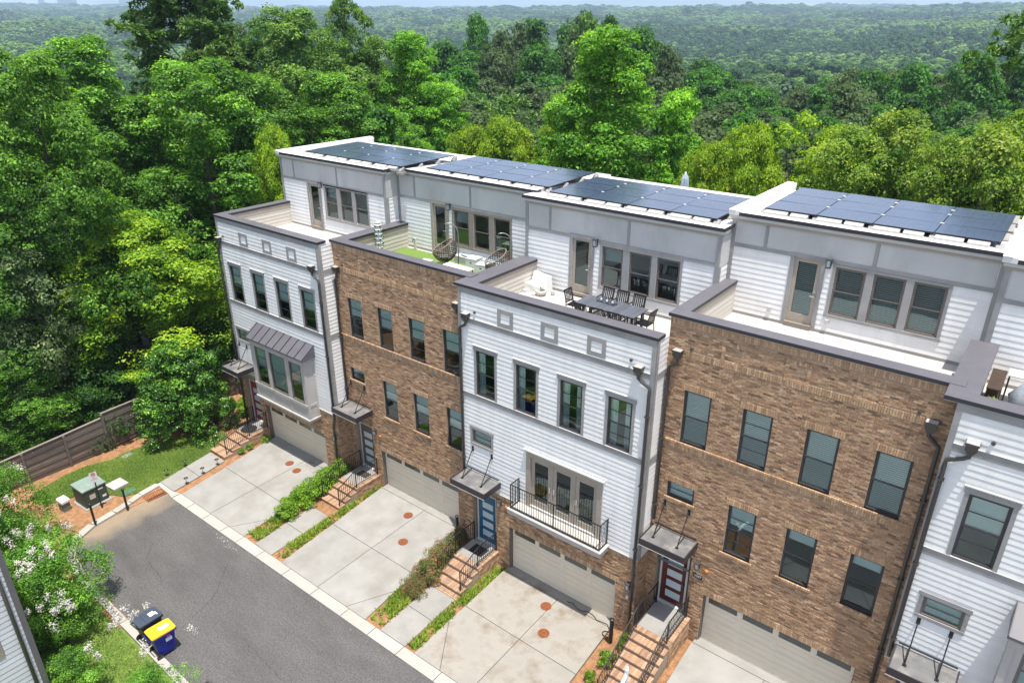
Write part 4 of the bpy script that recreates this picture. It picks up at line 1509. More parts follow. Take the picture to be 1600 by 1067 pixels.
# -- fourth: brick, dark red door, the nearest whole front
h4 = brick_house('tallest brown brick townhouse with a dark red front door and empty roof terrace', 5.67, 13.36, 0.62, 12.41, 11.25, 14.72,
    [6.358, 8.232, 10.074, 11.883], 8.14, [8.237, 10.05, 11.869], 4.70, 7.84, 0.577, (6.02, 7.28, 1.36), (6.12, 5.96), [7.36, 9.20, 11.05],
    7.83, [9.10, 10.20, 11.29], 11.93, [6.84, 10.14], 13.57, [('slats', 1.0), ('slats', 1.0), ('slats', 1.0), ('slats', 1.0), ('shade', 0.42), ('shade', 0.22), ('shade', 0.20)],
    (5.78, 7.40), 4.65, MAROON, 0.42, singles=300, left_parapet=True, tstyle='slats')
# -- fifth: white, cut off by the right edge
h5, ys5, _, bay5 = white_house('white townhouse at the right end of the row, a covered grill on its terrace', 13.36, 21.4, 0.83, 0.66, 12.40, 11.25, 14.78,
    [14.11, 16.05, 17.95, 19.85], 8.20, 15.4, 0.64, (13.80, 15.05, 1.40), (13.84, 6.10), [15.22, 17.12, 18.97], 'bay',
    15.5, [16.9, 18.05, 19.15], 11.93, [14.5, 17.9], 13.57, ('shade', [0.52, 0.5, 0.5, 0.5]), (13.55, 15.06), 4.87, MAROON, 0.36, left_out=0.24, right_return=False, left_parapet=True)

# -- bay windows
def bay_window(t, x0, x1, z0, z1, ys):
    yf = -0.62
    zt = z1 - 0.62
    hs = [(x0 + 0.30, x0 + 1.23), (x0 + 1.50, x0 + 2.75), (x0 + 3.08, x0 + 4.0)]
    zw0, zw1 = z0 + 0.90, z0 + 2.92
    mb = MB()
    sheet(mb, x0, x1, z0, zt, yf, [(a, b, zw0, zw1) for a, b in hs])
    for x in (x0, x1):
        q = [(x, yf, z0), (x, ys, z0), (x, ys, zt), (x, yf, zt)]
        mb.face(q if x == x1 else q[::-1])
    mb.face([(x0, yf, z0), (x0, ys, z0), (x1, ys, z0), (x1, yf, z0)])
    mb.face([(x0, yf, zt), (x1, yf, zt), (x1, ys, zt), (x0, ys, zt)])
    o = mb.build('bay_window', BAYTRIM, t)
    for k, (a, b) in enumerate(hs):
        window(t, a, zw0, b - a, zw1 - zw0, yf, recess=0.0, frame=FRAME_T, style='shade', drop=(0.5, 0.95, 0.5)[k], split=(0.5, 1, 0.5)[k])
    tr = MB()
    # raised frames: posts, rails, base mouldings and side panels
    for a in (x0 - 0.02, x0 + 1.30, x0 + 2.83, x1 - 0.14):
        tr.box(a, a + 0.16, yf - 0.022, yf, z0 + 0.10, zw1 + 0.02)
    tr.build('bay_post', BAYTRIM, o)
    tr = MB()
    tr.box(x0 - 0.03, x1 + 0.03, yf - 0.05, yf - 0.023, zw0 - 0.13, zw0 - 0.02)
    tr.box(x0 - 0.03, x1 + 0.03, yf - 0.03, yf, zw1 + 0.03, zt - 0.06)
    tr.box(x0 - 0.05, x1 + 0.05, yf - 0.06, ys, z0 - 0.05, z0 + 0.05)
    tr.box(x0 - 0.07, x1 + 0.07, yf - 0.08, ys, z0 + 0.051, z0 + 0.10)
    tr.box(x0 - 0.06, x1 + 0.06, yf - 0.09, ys, zt - 0.055, zt + 0.06)
    for x in (x1,):
        tr.box(x, x + 0.022, yf - 0.02, yf + 0.12, z0 + 0.101, zt - 0.06)
        tr.box(x, x + 0.022, ys - 0.12, ys, z0 + 0.101, zt - 0.06)
        tr.box(x, x + 0.022, yf + 0.12, ys - 0.12, zw0 - 0.15, zw0 - 0.02)
        tr.box(x, x + 0.022, yf + 0.12, ys - 0.12, zw1 - 0.05, zt - 0.06)
    tr.build('bay_moulding', BAYTRIM, o)
    # standing-seam roof
    rf = MB()
    xa, xb = x0 - 0.10, x1 + 0.18
    y0, y1 = yf - 0.15, ys
    rf.face([(xa, y0, zt + 0.10), (xb, y0, zt + 0.10), (xb, y1, z1), (xa, y1, z1)])
    rf.face([(xa, y0, zt + 0.02), (xb, y0, zt + 0.02), (xb, y0, zt + 0.10), (xa, y0, zt + 0.10)])
    rf.face([(xb, y0, zt + 0.02), (xb, y1, zt + 0.02), (xb, y1, z1), (xb, y0, zt + 0.10)])
    rf.face([(xa, y1, zt + 0.02), (xa, y0, zt + 0.02), (xa, y0, zt + 0.10), (xa, y1, z1)])
    r = rf.build('bay_roof', COPING, t)
    for k in range(9):
        x = xa + 0.02 + (xb - xa - 0.04) * k / 8
        MB().bar((x, y0 - 0.005, zt + 0.115), (x, y1, z1 + 0.018), 0.022, 0.04).build('seam', COPING_D, r)


bay_window(h1, *bay1, ys1)
bay_window(h5, *bay5, ys5)

# -- balcony and its french doors on the third house
def balcony(t, fr, ys):
    x0, x1 = 0.40, 4.50
    z0, z1 = 3.22, 3.50
    mb = MB()
    mb.box(x0, x1, -0.62, ys, z0 + 0.09, z1)
    mb.box(x0 + 0.08, x1 - 0.08, -0.52, ys, z0, z0 + 0.088)
    mb.box(x0 - 0.03, x1 + 0.03, -0.65, ys, z1 + 0.001, z1 + 0.03)
    o = mb.build('balcony', BAYTRIM, t)
    MB().box(x0 + 0.02, x1 - 0.02, -0.62, ys - 0.03, z1 + 0.031, z1 + 0.045).build('balcony_floor', TERRACE, o)
    zb, zt = z1 + 0.10, z1 + 1.12
    xa, xb, yf = x0 + 0.10, x1 - 0.08, -0.55
    for x, y in ((xa, yf), (xb, yf), ((xa + xb) / 2, yf), (xa, ys - 0.02), (xb, ys - 0.02)):
        MB().box(x - 0.018, x + 0.018, y - 0.018, y + 0.018, z1 + 0.03, zt).build('rail_post', BLACK, o)
    for z, nm in ((zt, 'top_rail'), (zb, 'bottom_rail')):
        r = MB()
        r.box(xa, xb, yf - 0.018, yf + 0.018, z - 0.012, z + 0.012)
        for x in (xa, xb):
            r.box(x - 0.016, x + 0.016, yf + 0.018, ys - 0.02, z - 0.012, z + 0.012)
        r.build(nm, BLACK, o)
    bm = MB().box(-0.007, 0.007, -0.007, 0.007, 0, 1).mesh('baluster', BLACK)
    n = 36
    for k in range(1, n):
        x = xa + (xb - xa) * k / n
        link_mesh('baluster', bm, o, (x, yf, zb), sc=(1, 1, zt - zb))
    for x in (xa, xb):
        for k in range(1, 5):
            link_mesh('baluster', bm, o, (x, yf + (ys - 0.02 - yf) * k / 5, zb), sc=(1, 1, zt - zb))
    # french doors
    a, b, c, d = fr
    w = (b - a) / 3
    for k in range(3):
        xa, xb = a + k * w + 0.035, a + (k + 1) * w - 0.035
        m = MB()
        q = 0.155
        m.box(xa, xa + q, 0.02, 0.07, c + 0.04, d - 0.04).box(xb - q, xb, 0.02, 0.07, c + 0.04, d - 0.04)
        m.box(xa + q, xb - q, 0.02, 0.07, d - 0.20, d - 0.04).box(xa + q, xb - q, 0.02, 0.07, c + 0.04, c + 0.30)
        dd = m.build('french_door', TAUPE_L, t)
        MB().face([(xa + q, 0.045, c + 0.30), (xb - q, 0.045, c + 0.30), (xb - q, 0.045, d - 0.20), (xa + q, 0.045, d - 0.20)]).build('pane', GLASS_DK, dd)
        h = MB()
        xh = xb - 0.06 if k == 0 else xa + 0.06
        h.box(xh - 0.02, xh + 0.02, -0.02, 0.02, c + 0.95, c + 1.15)
        h.build('handle', DRIP, dd)
    f = MB()
    for k in range(4):
        x = a + k * w
        f.box(x - (0.0 if k == 0 else 0.033), x + (0.0 if k == 3 else 0.033), 0.0, 0.09, c, d) if k in (1, 2) else None
    f.box(a - 0.16, a + 0.033, ys - 0.035, 0.09, c - 0.05, d)
    f.box(b - 0.033, b + 0.16, ys - 0.035, 0.09, c - 0.05, d)
    f.box(a - 0.16, b + 0.16, ys - 0.038, 0.09, d + 0.001, d + 0.19)
    f.build('door_surround', TAUPE_L, t)
    f = MB()
    f.box(a - 0.22, b + 0.22, ys - 0.09, ys, d + 0.191, d + 0.245)
    f.box(a - 0.26, b + 0.26, ys - 0.12, ys, d + 0.246, d + 0.28)
    f.build('door_cornice', DRIP, t)
    MB().box(a, b, -0.05, 0.09, c - 0.02, c + 0.038).build('door_threshold', DRIP, t)


balcony(h3, fr3, ys3)

# -- rain pipes
downspout(h1, -18.43, ys1, 10.78, 0.0, -18.16)
downspout(h1, -10.50, ys1, 10.78, 3.3, -10.86)
MB().tube([(-10.50, -0.10, 3.36), (-10.52, -0.10, 3.2), (-10.62, -0.11, 2.95), (-10.64, -0.11, 2.8), (-10.64, -0.11, 0.0)], 0.052, 10).build('downspout', DARKMETAL, h1, smooth=True)
downspout(h2, -10.30, 0.71, 10.70, 4.1, -10.12)
downspout(h2, -2.50, 0.71, 10.70, 0.0, -3.05)
downspout(h3, -2.26, ys3, 10.78, 3.9, -1.92)
downspout(h3, 5.57, ys3, 10.78, 3.3, 5.17)
MB().tube([(5.57, -0.10, 3.34), (5.57, -0.10, 3.2), (5.57, -0.10, 0.0)], 0.052, 10).build('downspout', DARKMETAL, h3, smooth=True)
downspout(h4, 5.80, 0.71, 11.32, 4.9, 6.06)
downspout(h4, 13.20, 0.71, 11.32, 0.6, 12.93)
downspout(h5, 13.46, ys5, 11.44, 4.4, 13.88)
# overflow scuppers beside the boxes
for t_, x, y, z in ((h1, -17.85, ys1, 10.86), (h3, -1.55, ys3, 10.86), (h3, 4.85, ys3, 10.86), (h4, 12.60, 0.715, 11.42), (h4, 6.45, 0.715, 11.42), (h5, 14.25, ys5, 11.52), (h2, -9.8, 0.715, 10.8)):
    b = MB()
    b.tube([(x, y - 0.07, z), (x, y + 0.01, z)], 0.045, 10)
    b.build('overflow_pipe', DARKMETAL, t_)

# -- house number plate of the fourth house: 3047
def text_mesh(name, s, size, m, parent, loc, rot, extrude=0.002, align='CENTER'):
    cu = bpy.data.curves.new(name, 'FONT')
    cu.body = s
    cu.size = size
    cu.extrude = extrude
    cu.align_x = align
    cu.align_y = 'CENTER'
    tmp = bpy.data.objects.new(name + '_tmp', cu)
    me = bpy.data.meshes.new_from_object(tmp)
    bpy.data.objects.remove(tmp)
    me.materials.clear()
    me.materials.append(m)
    o = bpy.data.objects.new(name, me)
    COL.objects.link(o)
    o.parent = parent
    off = ORG.get(parent.name, (0, 0, 0))
    ORG[o.name] = off
    o.location = (loc[0] - off[0], loc[1] - off[1], loc[2] - off[2])
    o.rotation_euler = rot
    return o


p_ = MB().box(7.40, 7.72, 0.69, 0.71, 3.23, 3.38).build('number_plate', BLACK, h4)
text_mesh('house_number', '3047', 0.135, WHITE, p_, (7.56, 0.688, 3.305), (R(90), 0, 0))
# outlet boxes low on the terrace wall
for x in (7.29, 9.13):
    MB().box(x - 0.06, x + 0.06, 4.68, 4.76, 11.62, 11.76).build('outlet_box', DRIP, h4)
MB().box(5.33, 5.42, -0.03, -0.012, 1.55, 1.70).build('utility_tag', WHITE, h3)
MB().box(-10.78, -10.70, -0.03, -0.012, 1.40, 1.56).build('utility_tag', WHITE, h1)

# ------------------------------------------------------------------ solar arrays on the roofs
def solar_material():
    m = bpy.data.materials.new('solar_cells')
    m.use_nodes = True
    nt = m.node_tree
    b = nt.nodes['Principled BSDF']
    tc = nt.nodes.new('ShaderNodeTexCoord')
    bt = nt.nodes.new('ShaderNodeTexBrick')
    bt.offset = 0.0
    bt.inputs['Color1'].default_value = (0.034, 0.048, 0.090, 1)
    bt.inputs['Color2'].default_value = (0.040, 0.056, 0.102, 1)
    bt.inputs['Mortar'].default_value = (0.070, 0.090, 0.135, 1)
    bt.inputs['Scale'].default_value = 1.0
    bt.inputs['Mortar Size'].default_value = 0.004
    bt.inputs['Brick Width'].default_value = 0.166
    bt.inputs['Row Height'].default_value = 0.166
    nt.links.new(tc.outputs['Object'], bt.inputs['Vector'])
    nt.links.new(bt.outputs['Color'], b.inputs['Base Color'])
    b.inputs['Roughness'].default_value = 0.22
    b.inputs['Specular IOR Level'].default_value = 0.55
    b.inputs['Coat Weight'].default_value = 0.2
    b.inputs['Coat Roughness'].default_value = 0.08
    MATS['solar'] = m
    return m


SOLAR = solar_material()
ALU = mat('dark_anodised_frame', (0.03, 0.03, 0.034), 0.35, var=0.1, metal=0.4)
GALV = mat('galvanised_foot', (0.30, 0.29, 0.285), 0.6, var=0.15, scale=6)
BLOCK = mat('white_ballast_tray', (0.55, 0.54, 0.51), 0.6, var=0.08, scale=4, objvar=0.05)


def solar_array(label, x0, x1, y0, y1, zr, cols, rows, missing=()):
    """panels in landscape on low ballasted feet, front edge low"""
    t = thing('solar_array', label, 'solar array', ((x0 + x1) / 2, (y0 + y1) / 2, zr), group='solar arrays on the townhouse roofs')
    pw, pd = (x1 - x0) / cols, (y1 - y0) / rows
    zz = lambda y: zr + 0.25 + 0.015 * (y - y0)
    f = MB()
    f.box(-pw / 2 + 0.006, pw / 2 - 0.006, -pd / 2 + 0.006, pd / 2 - 0.006, -0.036, 0.0)
    mf = f.mesh('solar_panel', ALU)
    g = MB()
    a, b = pw / 2 - 0.016, pd / 2 - 0.016
    g.face([(-a, -b, 0.0), (a, -b, 0.0), (a, b, 0.0), (-a, b, 0.0)])
    mg = g.mesh('panel_glass', SOLAR)
    ck = MB().box(-0.05, 0.05, -0.03, 0.03, 0, 0.022).mesh('panel_clamp', WHITE)
    for c in range(cols):
        for r in range(rows):
            if (c, r) in missing:
                continue
            x, y = x0 + (c + 0.5) * pw, y0 + (r + 0.5) * pd
            o = link_mesh('solar_panel', mf, t, (x, y, zz(y)), (0.015 + random.gauss(0, 0.002), random.gauss(0, 0.003), 0))
            gl = bpy.data.objects.new('panel_glass', mg)
            COL.objects.link(gl)
            gl.parent = o
            gl.location = (0, 0, 0.003)
            if c > 0:
                link_mesh('panel_clamp', ck, t, (x - pw / 2, y + pd * 0.5 if r < rows - 1 else y, zz(y) + 0.003))
    # ballast trays along the front, feet between them
    n = cols * 2
    for k in range(n):
        xa = x0 + (x1 - x0) * k / n + 0.05
        xb = x0 + (x1 - x0) * (k + 1) / n - (0.05 if k % 2 == 0 else 0.24)
        m = MB()
        z0, z1 = zr + 0.035, zr + 0.215
        m.prism([(xa, y0 - 0.16), (xb, y0 - 0.16), (xb, y0 + 0.12), (xa, y0 + 0.12)], z0, lambda x, y: z1 + 0.02 if y > y0 else z1 - 0.06)
        m.build('ballast_tray', BLOCK, t)
    for k in range(cols + 1):
        x = x0 + (x1 - x0) * k / cols
        for r in range(rows + 1):
            y = y0 + (y1 - y0) * r / rows
            m = MB()
            zt = zz(y) - 0.04
            m.prism([(x - 0.10, y - 0.14), (x + 0.10, y - 0.14), (x + 0.10, y + 0.10), (x - 0.10, y + 0.10)], zr + 0.01, lambda xx, yy: zt if yy > y - 0.1 else zr + 0.07)
            m.box(x - 0.16, x + 0.16, y - 0.20, y + 0.16, zr - 0.10, zr + 0.009)
            m.build('array_foot', GALV, t)
    rl = MB()
    for r in range(1, rows):
        y = y0 + (y1 - y0) * r / rows
        rl.box(x0 + 0.05, x1 - 0.05, y - 0.02, y + 0.02, zz(y) - 0.08, zz(y) - 0.04)
    rl.build('mounting_rail', ALU, t)
    return t


solar_array('dark solar array on the leftmost roof, above the bay-window house', -16.75, -9.70, 4.45, 7.95, 14.24, 4, 3)
solar_array('dark solar array on the roof above the green turf terrace', -8.75, -2.0, 5.05, 8.5, 14.22, 4, 3)
solar_array('dark solar array on the roof above the dining table terrace', -1.55, 5.25, 4.45, 7.85, 14.20, 4, 3)
solar_array('dark solar array on the tallest roof, between two white parapets', 6.50, 13.05, 5.20, 8.85, 14.62, 4, 3)

# ------------------------------------------------------------------ entrance steps and iron railings
STEP_TONES = [(0.37, 0.231, 0.139), (0.336, 0.21, 0.13), (0.403, 0.26, 0.16), (0.302, 0.181, 0.113), (0.353, 0.235, 0.155), (0.277, 0.16, 0.101)]


def brick_row(mb, x0, x1, y0, y1, z0, z1):
    n = max(1, round((x1 - x0) / 0.072))
    w = (x1 - x0) / n
    for k in range(n):
        dz = random.uniform(-0.004, 0.004)
        t = random.choice(STEP_TONES)
        j = random.uniform(0.85, 1.12)
        mb.box(x0 + k * w + 0.003, x0 + (k + 1) * w - 0.003, y0 + random.uniform(0, 0.006), y1, z0, z1 + dz, 1, tuple(c * j for c in t))


def entry_steps(label, x0, x1, yw, yl, zl, n, rise, tread, zg, cheek=0.24):
    """brick steps up to a porch: landing slab edged with bricks, side walls, rowlock treads"""
    t = thing('entry_steps', label, 'steps', ((x0 + x1) / 2, yl, zg))
    for k in range(1, n):
        z = zl - k * rise
        ya, yb = yl - k * tread, yl - (k - 1) * tread
        mb = MB()
        mb.box(x0 + 0.01, x1 - 0.01, ya + 0.012, yb + 0.010, zg - 0.3, z - 0.064, 0)
        brick_row(mb, x0, x1, ya - 0.02, yb - 0.004, z - 0.062, z)
        mb.build('step', [MORTAR, STEPBRICK], t)
    mb = MB()
    mb.box(x0 + 0.012, x1 - 0.012, yl + 0.012, yw + 0.10, zg - 0.3, zl - 0.064, 0)
    brick_row(mb, x0, x1, yl - 0.02, yl + 0.20, zl - 0.062, zl)
    mb.build('porch_edge', [MORTAR, STEPBRICK], t)
    MB().box(x0 + 0.008, x1 - 0.21, yl + 0.206, yw + 0.27, zl - 0.06, zl - 0.002).build('porch_slab', WALK, t)
    # brick side wall under the right-hand rail, with a rowlock cap
    mb = MB()
    n2 = int((yw - yl - 0.2) / 0.072)
    for k in range(n2):
        y = yl + 0.206 + k * 0.072
        t_ = random.choice(STEP_TONES)
        mb.box(x1 - 0.20, x1 + 0.025, y + 0.003, y + 0.069, zl - 0.06, zl + 0.02 + random.uniform(-.003, .003), 0, t_)
    mb.build('wall_cap', [STEPBRICK], t)
    b = MB()
    z = zg - 0.05
    k = 0
    while z < zl - 0.09:
        y = yl + (0.0 if k % 2 else -0.0) + 0.004
        off = 0.0 if k % 2 else -0.105
        while y + off < yw - 0.03:
            a, c = max(y + off, yl + 0.004), min(y + off + 0.2, yw - 0.01)
            if c - a > 0.03:
                q = random.choice(BRICK_TONES)
                b.box(x1 - 0.011, x1 + 0.010 + random.uniform(0, 0.004), a, c, z, min(z + 0.057, zl - 0.066), 0, q)
            y += 0.21
        z += 0.067
        k += 1
    b.build('side_wall', [BRICK], t)
    return t


def railing(label, pts, group=None, post_at=(), h=0.92, spacing=0.105):
    """iron guard rail along a path of (x, y, z) floor points"""
    t = thing('iron_railing', label, 'railing', pts[0], group=group)
    for (a, b) in zip(pts[:-1], pts[1:]):
        a, b = Vector(a), Vector(b)
        for zz, nm, w in ((h, 'top_rail', 0.034), (0.13, 'bottom_rail', 0.022)):
            MB().bar(a + Vector((0, 0, zz)), b + Vector((0, 0, zz)), w, 0.02).build(nm, BLACK, t)
        L = (Vector((b.x, b.y, 0)) - Vector((a.x, a.y, 0))).length
        n = max(1, int(L / spacing))
        bars = MB().box(-0.0075, 0.0075, -0.0075, 0.0075, 0, 1).mesh('baluster', BLACK)
        for k in range(1, n):
            p = a.lerp(b, k / n)
            link_mesh('baluster', bars, t, (p.x, p.y, p.z + 0.13), sc=(1, 1, h - 0.13))
    for p in pts:
        MB().box(p[0] - 0.019, p[0] + 0.019, p[1] - 0.019, p[1] + 0.019, p[2], p[2] + h + 0.02).build('post', BLACK, t)
    return t


# first house
entry_steps('brick entrance steps of the bay-window house, by the lawn', -17.80, -16.50, 0.0, -1.25, 0.50, 4, 0.15, 0.50, -0.1)
railing('black iron railing on the right of the red door steps', [(-16.58, -2.55, 0.05), (-16.58, -1.15, 0.52), (-16.58, -0.05, 0.52)])
railing('black iron railing on the lawn side of the red door steps', [(-17.72, -2.55, 0.05), (-17.72, -1.15, 0.52), (-17.72, -0.10, 0.52)])
# second
entry_steps('brick entrance steps beside the leafy green hedge', -9.90, -8.55, 0.73, -0.72, 0.47, 4, 0.15, 0.36, -0.1)
railing('black iron railing along the porch right of the green hedge steps', [(-8.64, -1.70, 0.05), (-8.64, -0.65, 0.49), (-8.64, 0.66, 0.49)])
railing('black iron railing between the green hedge and its steps', [(-9.82, -1.70, 0.05), (-9.82, -0.65, 0.49), (-9.82, 0.66, 0.49)])
# third
entry_steps('brick entrance steps below the teal blue door', -1.92, -0.56, 0.0, -1.28, 0.53, 4, 0.157, 0.36, -0.1)
MB_ = MB()
for k in range(3):
    brick_row(MB_, -1.94, -0.58, -2.62 + k * 0.085, -2.54 + k * 0.085, -0.16, -0.10)
MB_.build('brick_band', [MORTAR, STEPBRICK], bpy.data.objects['entry_steps.002'])
railing('black iron railing along the porch right of the teal blue door steps', [(-0.66, -2.26, 0.07), (-0.66, -1.20, 0.55), (-0.66, -0.05, 0.55)])
railing('black iron railing between the reddish shrubs and the teal blue door steps', [(-1.84, -2.26, 0.07), (-1.84, -1.20, 0.55), (-1.84, -0.05, 0.55)])
# fourth: the long flight
entry_steps('long flight of brick steps up to the dark red door', 6.12, 7.48, 0.73, -0.86, 1.36, 9, 0.148, 0.315, 0.15)
railing('black iron railing on the left of the long brick flight', [(6.20, -3.25, 0.20), (6.20, -0.80, 1.37), (6.20, 0.66, 1.37)])
railing('black iron railing on the right of the long brick flight', [(7.36, -3.25, 0.20), (7.36, -0.80, 1.39), (7.36, 0.66, 1.39)])
# fifth, below the frame
entry_steps('brick entrance steps at the right end of the row', 13.75, 15.05, 0.0, -1.3, 1.40, 6, 0.15, 0.32, 0.4)

# door mats
MATM = mat('black_door_mat', (0.02, 0.019, 0.019), 0.95, var=0.3, scale=30)
o = MB().box(-1.60, -0.92, -0.72, -0.20, 0.530, 0.548).build('door_mat', MATM, loc=(-1.26, -0.46, 0.53))
tag(o, 'black door mat on the porch of the teal blue door', 'door mat')
mb = MB()
mb.lathe([(0.0, 0), (0.42, 0.0), (0.42, 0.014), (0.0, 0.016)], 0, 0, 24)
o = mb.build('door_mat', MATM)
o.location = (-17.25, -0.75, 0.50)
tag(o, 'round black door mat on the porch of the red door', 'door mat')
o = MB().box(-9.55, -8.90, 0.1, 0.5, 0.470, 0.486).build('door_mat', mat('brown_door_mat', (0.06, 0.045, 0.035), 0.95, var=0.3, scale=30), loc=(-9.2, 0.3, 0.47))
tag(o, 'dark mat on the porch of the brown door', 'door mat')

# ------------------------------------------------------------------ roof terraces
ZF = 10.70
# third house: dining table with eight slat-backed chairs
SLATE = mat('dark_slate_slat_top', (0.105, 0.112, 0.135), 0.5, var=0.12, scale=3, objvar=0.10)
tb = thing('dining_table', 'long dark slatted dining table on the white roof terrace', 'table', (2.69, 2.27, ZF))
nsl = 11
for k in range(nsl):                       # slats of the top run across the table
    x = 1.50 + 2.38 * k / nsl
    MB().box(x + 0.004, x + 2.38 / nsl - 0.004, 1.76, 2.78, ZF + 0.70, ZF + 0.73).build('slat', SLATE, tb)
MB().box(1.55, 3.83, 1.82, 2.72, ZF + 0.655, ZF + 0.699).build('apron', BLACK, tb)
for x in (1.62, 3.70):
    for y in (1.90, 2.62):
        MB().box(x, x + 0.07, y - 0.035, y + 0.035, ZF, ZF + 0.655).build('leg', BLACK, tb)


def chair(label):
    """metal garden chair with an upright slatted back, facing +y in its own space"""
    c = thing('slat_back_chair', label, 'chair', (0, 0, 0), group='chairs round the dining table', local=True)
    for i in range(6):
        x = -0.21 + 0.42 * i / 5
        MB().box(x - 0.030, x + 0.030, -0.21, 0.22, 0.43, 0.445).build('seat_slat', BLACK, c)
    MB().box(-0.24, 0.24, -0.235, -0.21, 0.415, 0.445).box(-0.24, 0.24, 0.22, 0.24, 0.415, 0.445).build('seat_frame', BLACK, c)
    for sx in (-0.235, 0.235):
        MB().bar((sx, 0.22, 0.0), (sx, 0.22, 0.66), 0.032).build('leg', BLACK, c)
        MB().tube([(sx, -0.29, 0.0), (sx, -0.235, 0.43), (sx, -0.27, 0.70), (sx, -0.345, 0.95)], 0.017, 6).build('leg', BLACK, c)
        MB().bar((sx, -0.26, 0.66), (sx, 0.25, 0.66), 0.045, 0.022).build('armrest', BLACK, c)
    MB().bar((-0.235, -0.345, 0.94), (0.235, -0.345, 0.94), 0.035, 0.05).build('back_rail', BLACK, c)
    MB().bar((-0.235, -0.243, 0.52), (0.235, -0.243, 0.52), 0.025, 0.03).build('back_rail', BLACK, c)
    for i in range(6):
        x = -0.19 + 0.38 * i / 5
        MB().bar((x, -0.245, 0.52), (x, -0.343, 0.92), 0.036, 0.012).build('back_slat', BLACK, c)
    return c


c0 = chair('black slat-back chair at the end of the dining table nearest the white covered seat')
c0.location, c0.rotation_euler = (1.22, 2.28, ZF), (0, 0, R(-90))
spots = [(4.02, 2.24, 90, 'black slat-back chair at the end of the dining table nearest the tall brick house'),
         (1.97, 2.98, 180, 'black slat-back chair on the window side of the table, nearest the terrace door'),
         (2.60, 2.98, 180, 'black slat-back chair in the middle of the window side of the table'),
         (3.24, 2.98, 180, 'black slat-back chair on the window side of the table, farthest from the terrace door'),
         (2.05, 1.62, 0, 'black slat-back chair on the parapet side of the table, nearest the white covered seat'),
         (2.72, 1.60, 0, 'black slat-back chair in the middle of the parapet side of the table'),
         (3.38, 1.60, 0, 'black slat-back chair on the parapet side of the table, nearest the tall brick house')]
for x, y, a, l in spots:
    copy_tree(c0, (x, y, ZF), R(a + random.uniform(-4, 4)), l)
# wire candle rack
ck = thing('candle_rack', 'long black wire rack of glass candle holders on the dining table', 'candle holder', (2.45, 2.40, ZF + 0.73), rz=R(-4), local=True)
m = MB()
for z in (0.03, 0.17):
    for y in (-0.09, 0.09):
        m.bar((-0.36, y, z), (0.36, y, z), 0.012)
    for x in (-0.36, 0.36):
        m.bar((x, -0.09, z), (x, 0.09, z), 0.012)
for x in (-0.36, -0.12, 0.12, 0.36):
    for y in (-0.09, 0.09):
        m.bar((x, y, 0), (x, y, 0.17), 0.012)
m.build('wire_frame', BLACK, ck)
for x in (-0.24, 0.0, 0.24):
    g = MB().lathe([(0.03, 0.03), (0.042, 0.05), (0.042, 0.13), (0.034, 0.13), (0.034, 0.06), (0.0, 0.05)], x, 0, 14).build('candle_glass', mat('pale_candle_glass', (0.55, 0.62, 0.66), 0.15, var=0.03, spec=0.7), ck, smooth=True)

# white covered lounge seat and pots near the terrace corner
COVER = mat('white_cloth_cover', (0.80, 0.79, 0.77), 0.8, var=0.04, scale=4)


def draped(name, pts, faces, m, parent=None, sub=2, loc=(0, 0, 0)):
    me = bpy.data.meshes.new(name)
    me.from_pydata(pts, [], faces)
    me.materials.append(m)
    me.polygons.foreach_set('use_smooth', [sub > 0] * len(faces))
    o = bpy.data.objects.new(name, me)
    COL.objects.link(o)
    if parent:
        o.parent = parent
    o.location = loc
    if sub:
        md = o.modifiers.new('soft', 'SUBSURF')
        md.levels = md.render_levels = sub
    return o


ls = thing('lounge_seat', 'white cloth-covered lounge seat in the corner of the dining terrace', 'lounge seat', (-1.35, 3.50, ZF), rz=R(-12), local=True)
P_ = [(-0.36, -0.34, 0.0), (0.36, -0.34, 0.0), (0.38, 0.36, 0.0), (-0.38, 0.36, 0.0), (-0.34, -0.30, 0.36), (0.34, -0.30, 0.38), (0.34, 0.06, 0.42), (-0.34, 0.06, 0.40), (-0.33, 0.16, 0.80), (0.0, 0.14, 0.88), (0.33, 0.16, 0.78), (0.33, 0.34, 0.74), (0.0, 0.34, 0.84), (-0.33, 0.34, 0.76), (0.0, 0.05, 0.44), (0, -0.31, 0.39)]
F_ = [(0, 1, 5, 15, 4), (4, 15, 14, 7), (15, 5, 6, 14), (7, 14, 9, 8), (14, 6, 10, 9), (8, 9, 12, 13), (9, 10, 11, 12), (13, 12, 11, 2, 3), (0, 4, 7, 8, 13, 3), (1, 2, 11, 10, 6, 5), (0, 3, 2, 1)]
draped('seat_cover', [(x * 1.25, y * 1.05, z * 0.90 - (0.10 if abs(x) < 0.01 and z > 0.5 else 0)) for x, y, z in P_], F_, COVER, ls, sub=0)
for sx in (-0.27, 0.27):
    c = MB().lathe([(0.0, 0.0), (0.06, 0.0), (0.07, 0.12), (0.0, 0.14)], sx, -0.42, 12).build('front_foot', COVER, ls, smooth=True)
pt = thing('planter', 'round white planter with a small green plant beside the covered seat', 'planter', (-0.98, 3.22, ZF), local=True)
MB().lathe([(0.0, 0.0), (0.13, 0.0), (0.20, 0.08), (0.22, 0.24), (0.19, 0.24), (0.18, 0.20), (0.0, 0.19)], 0, 0, 20).build('pot', mat('pale_stone_pot', (0.62, 0.58, 0.53), 0.8, var=0.08, scale=6), pt, smooth=True)
MB().lathe([(0.0, 0.195), (0.178, 0.2), (0.178, 0.205), (0.0, 0.215)], 0, 0, 16).build('soil', mat('dark_potting_soil', (0.025, 0.02, 0.016), 0.95), pt)
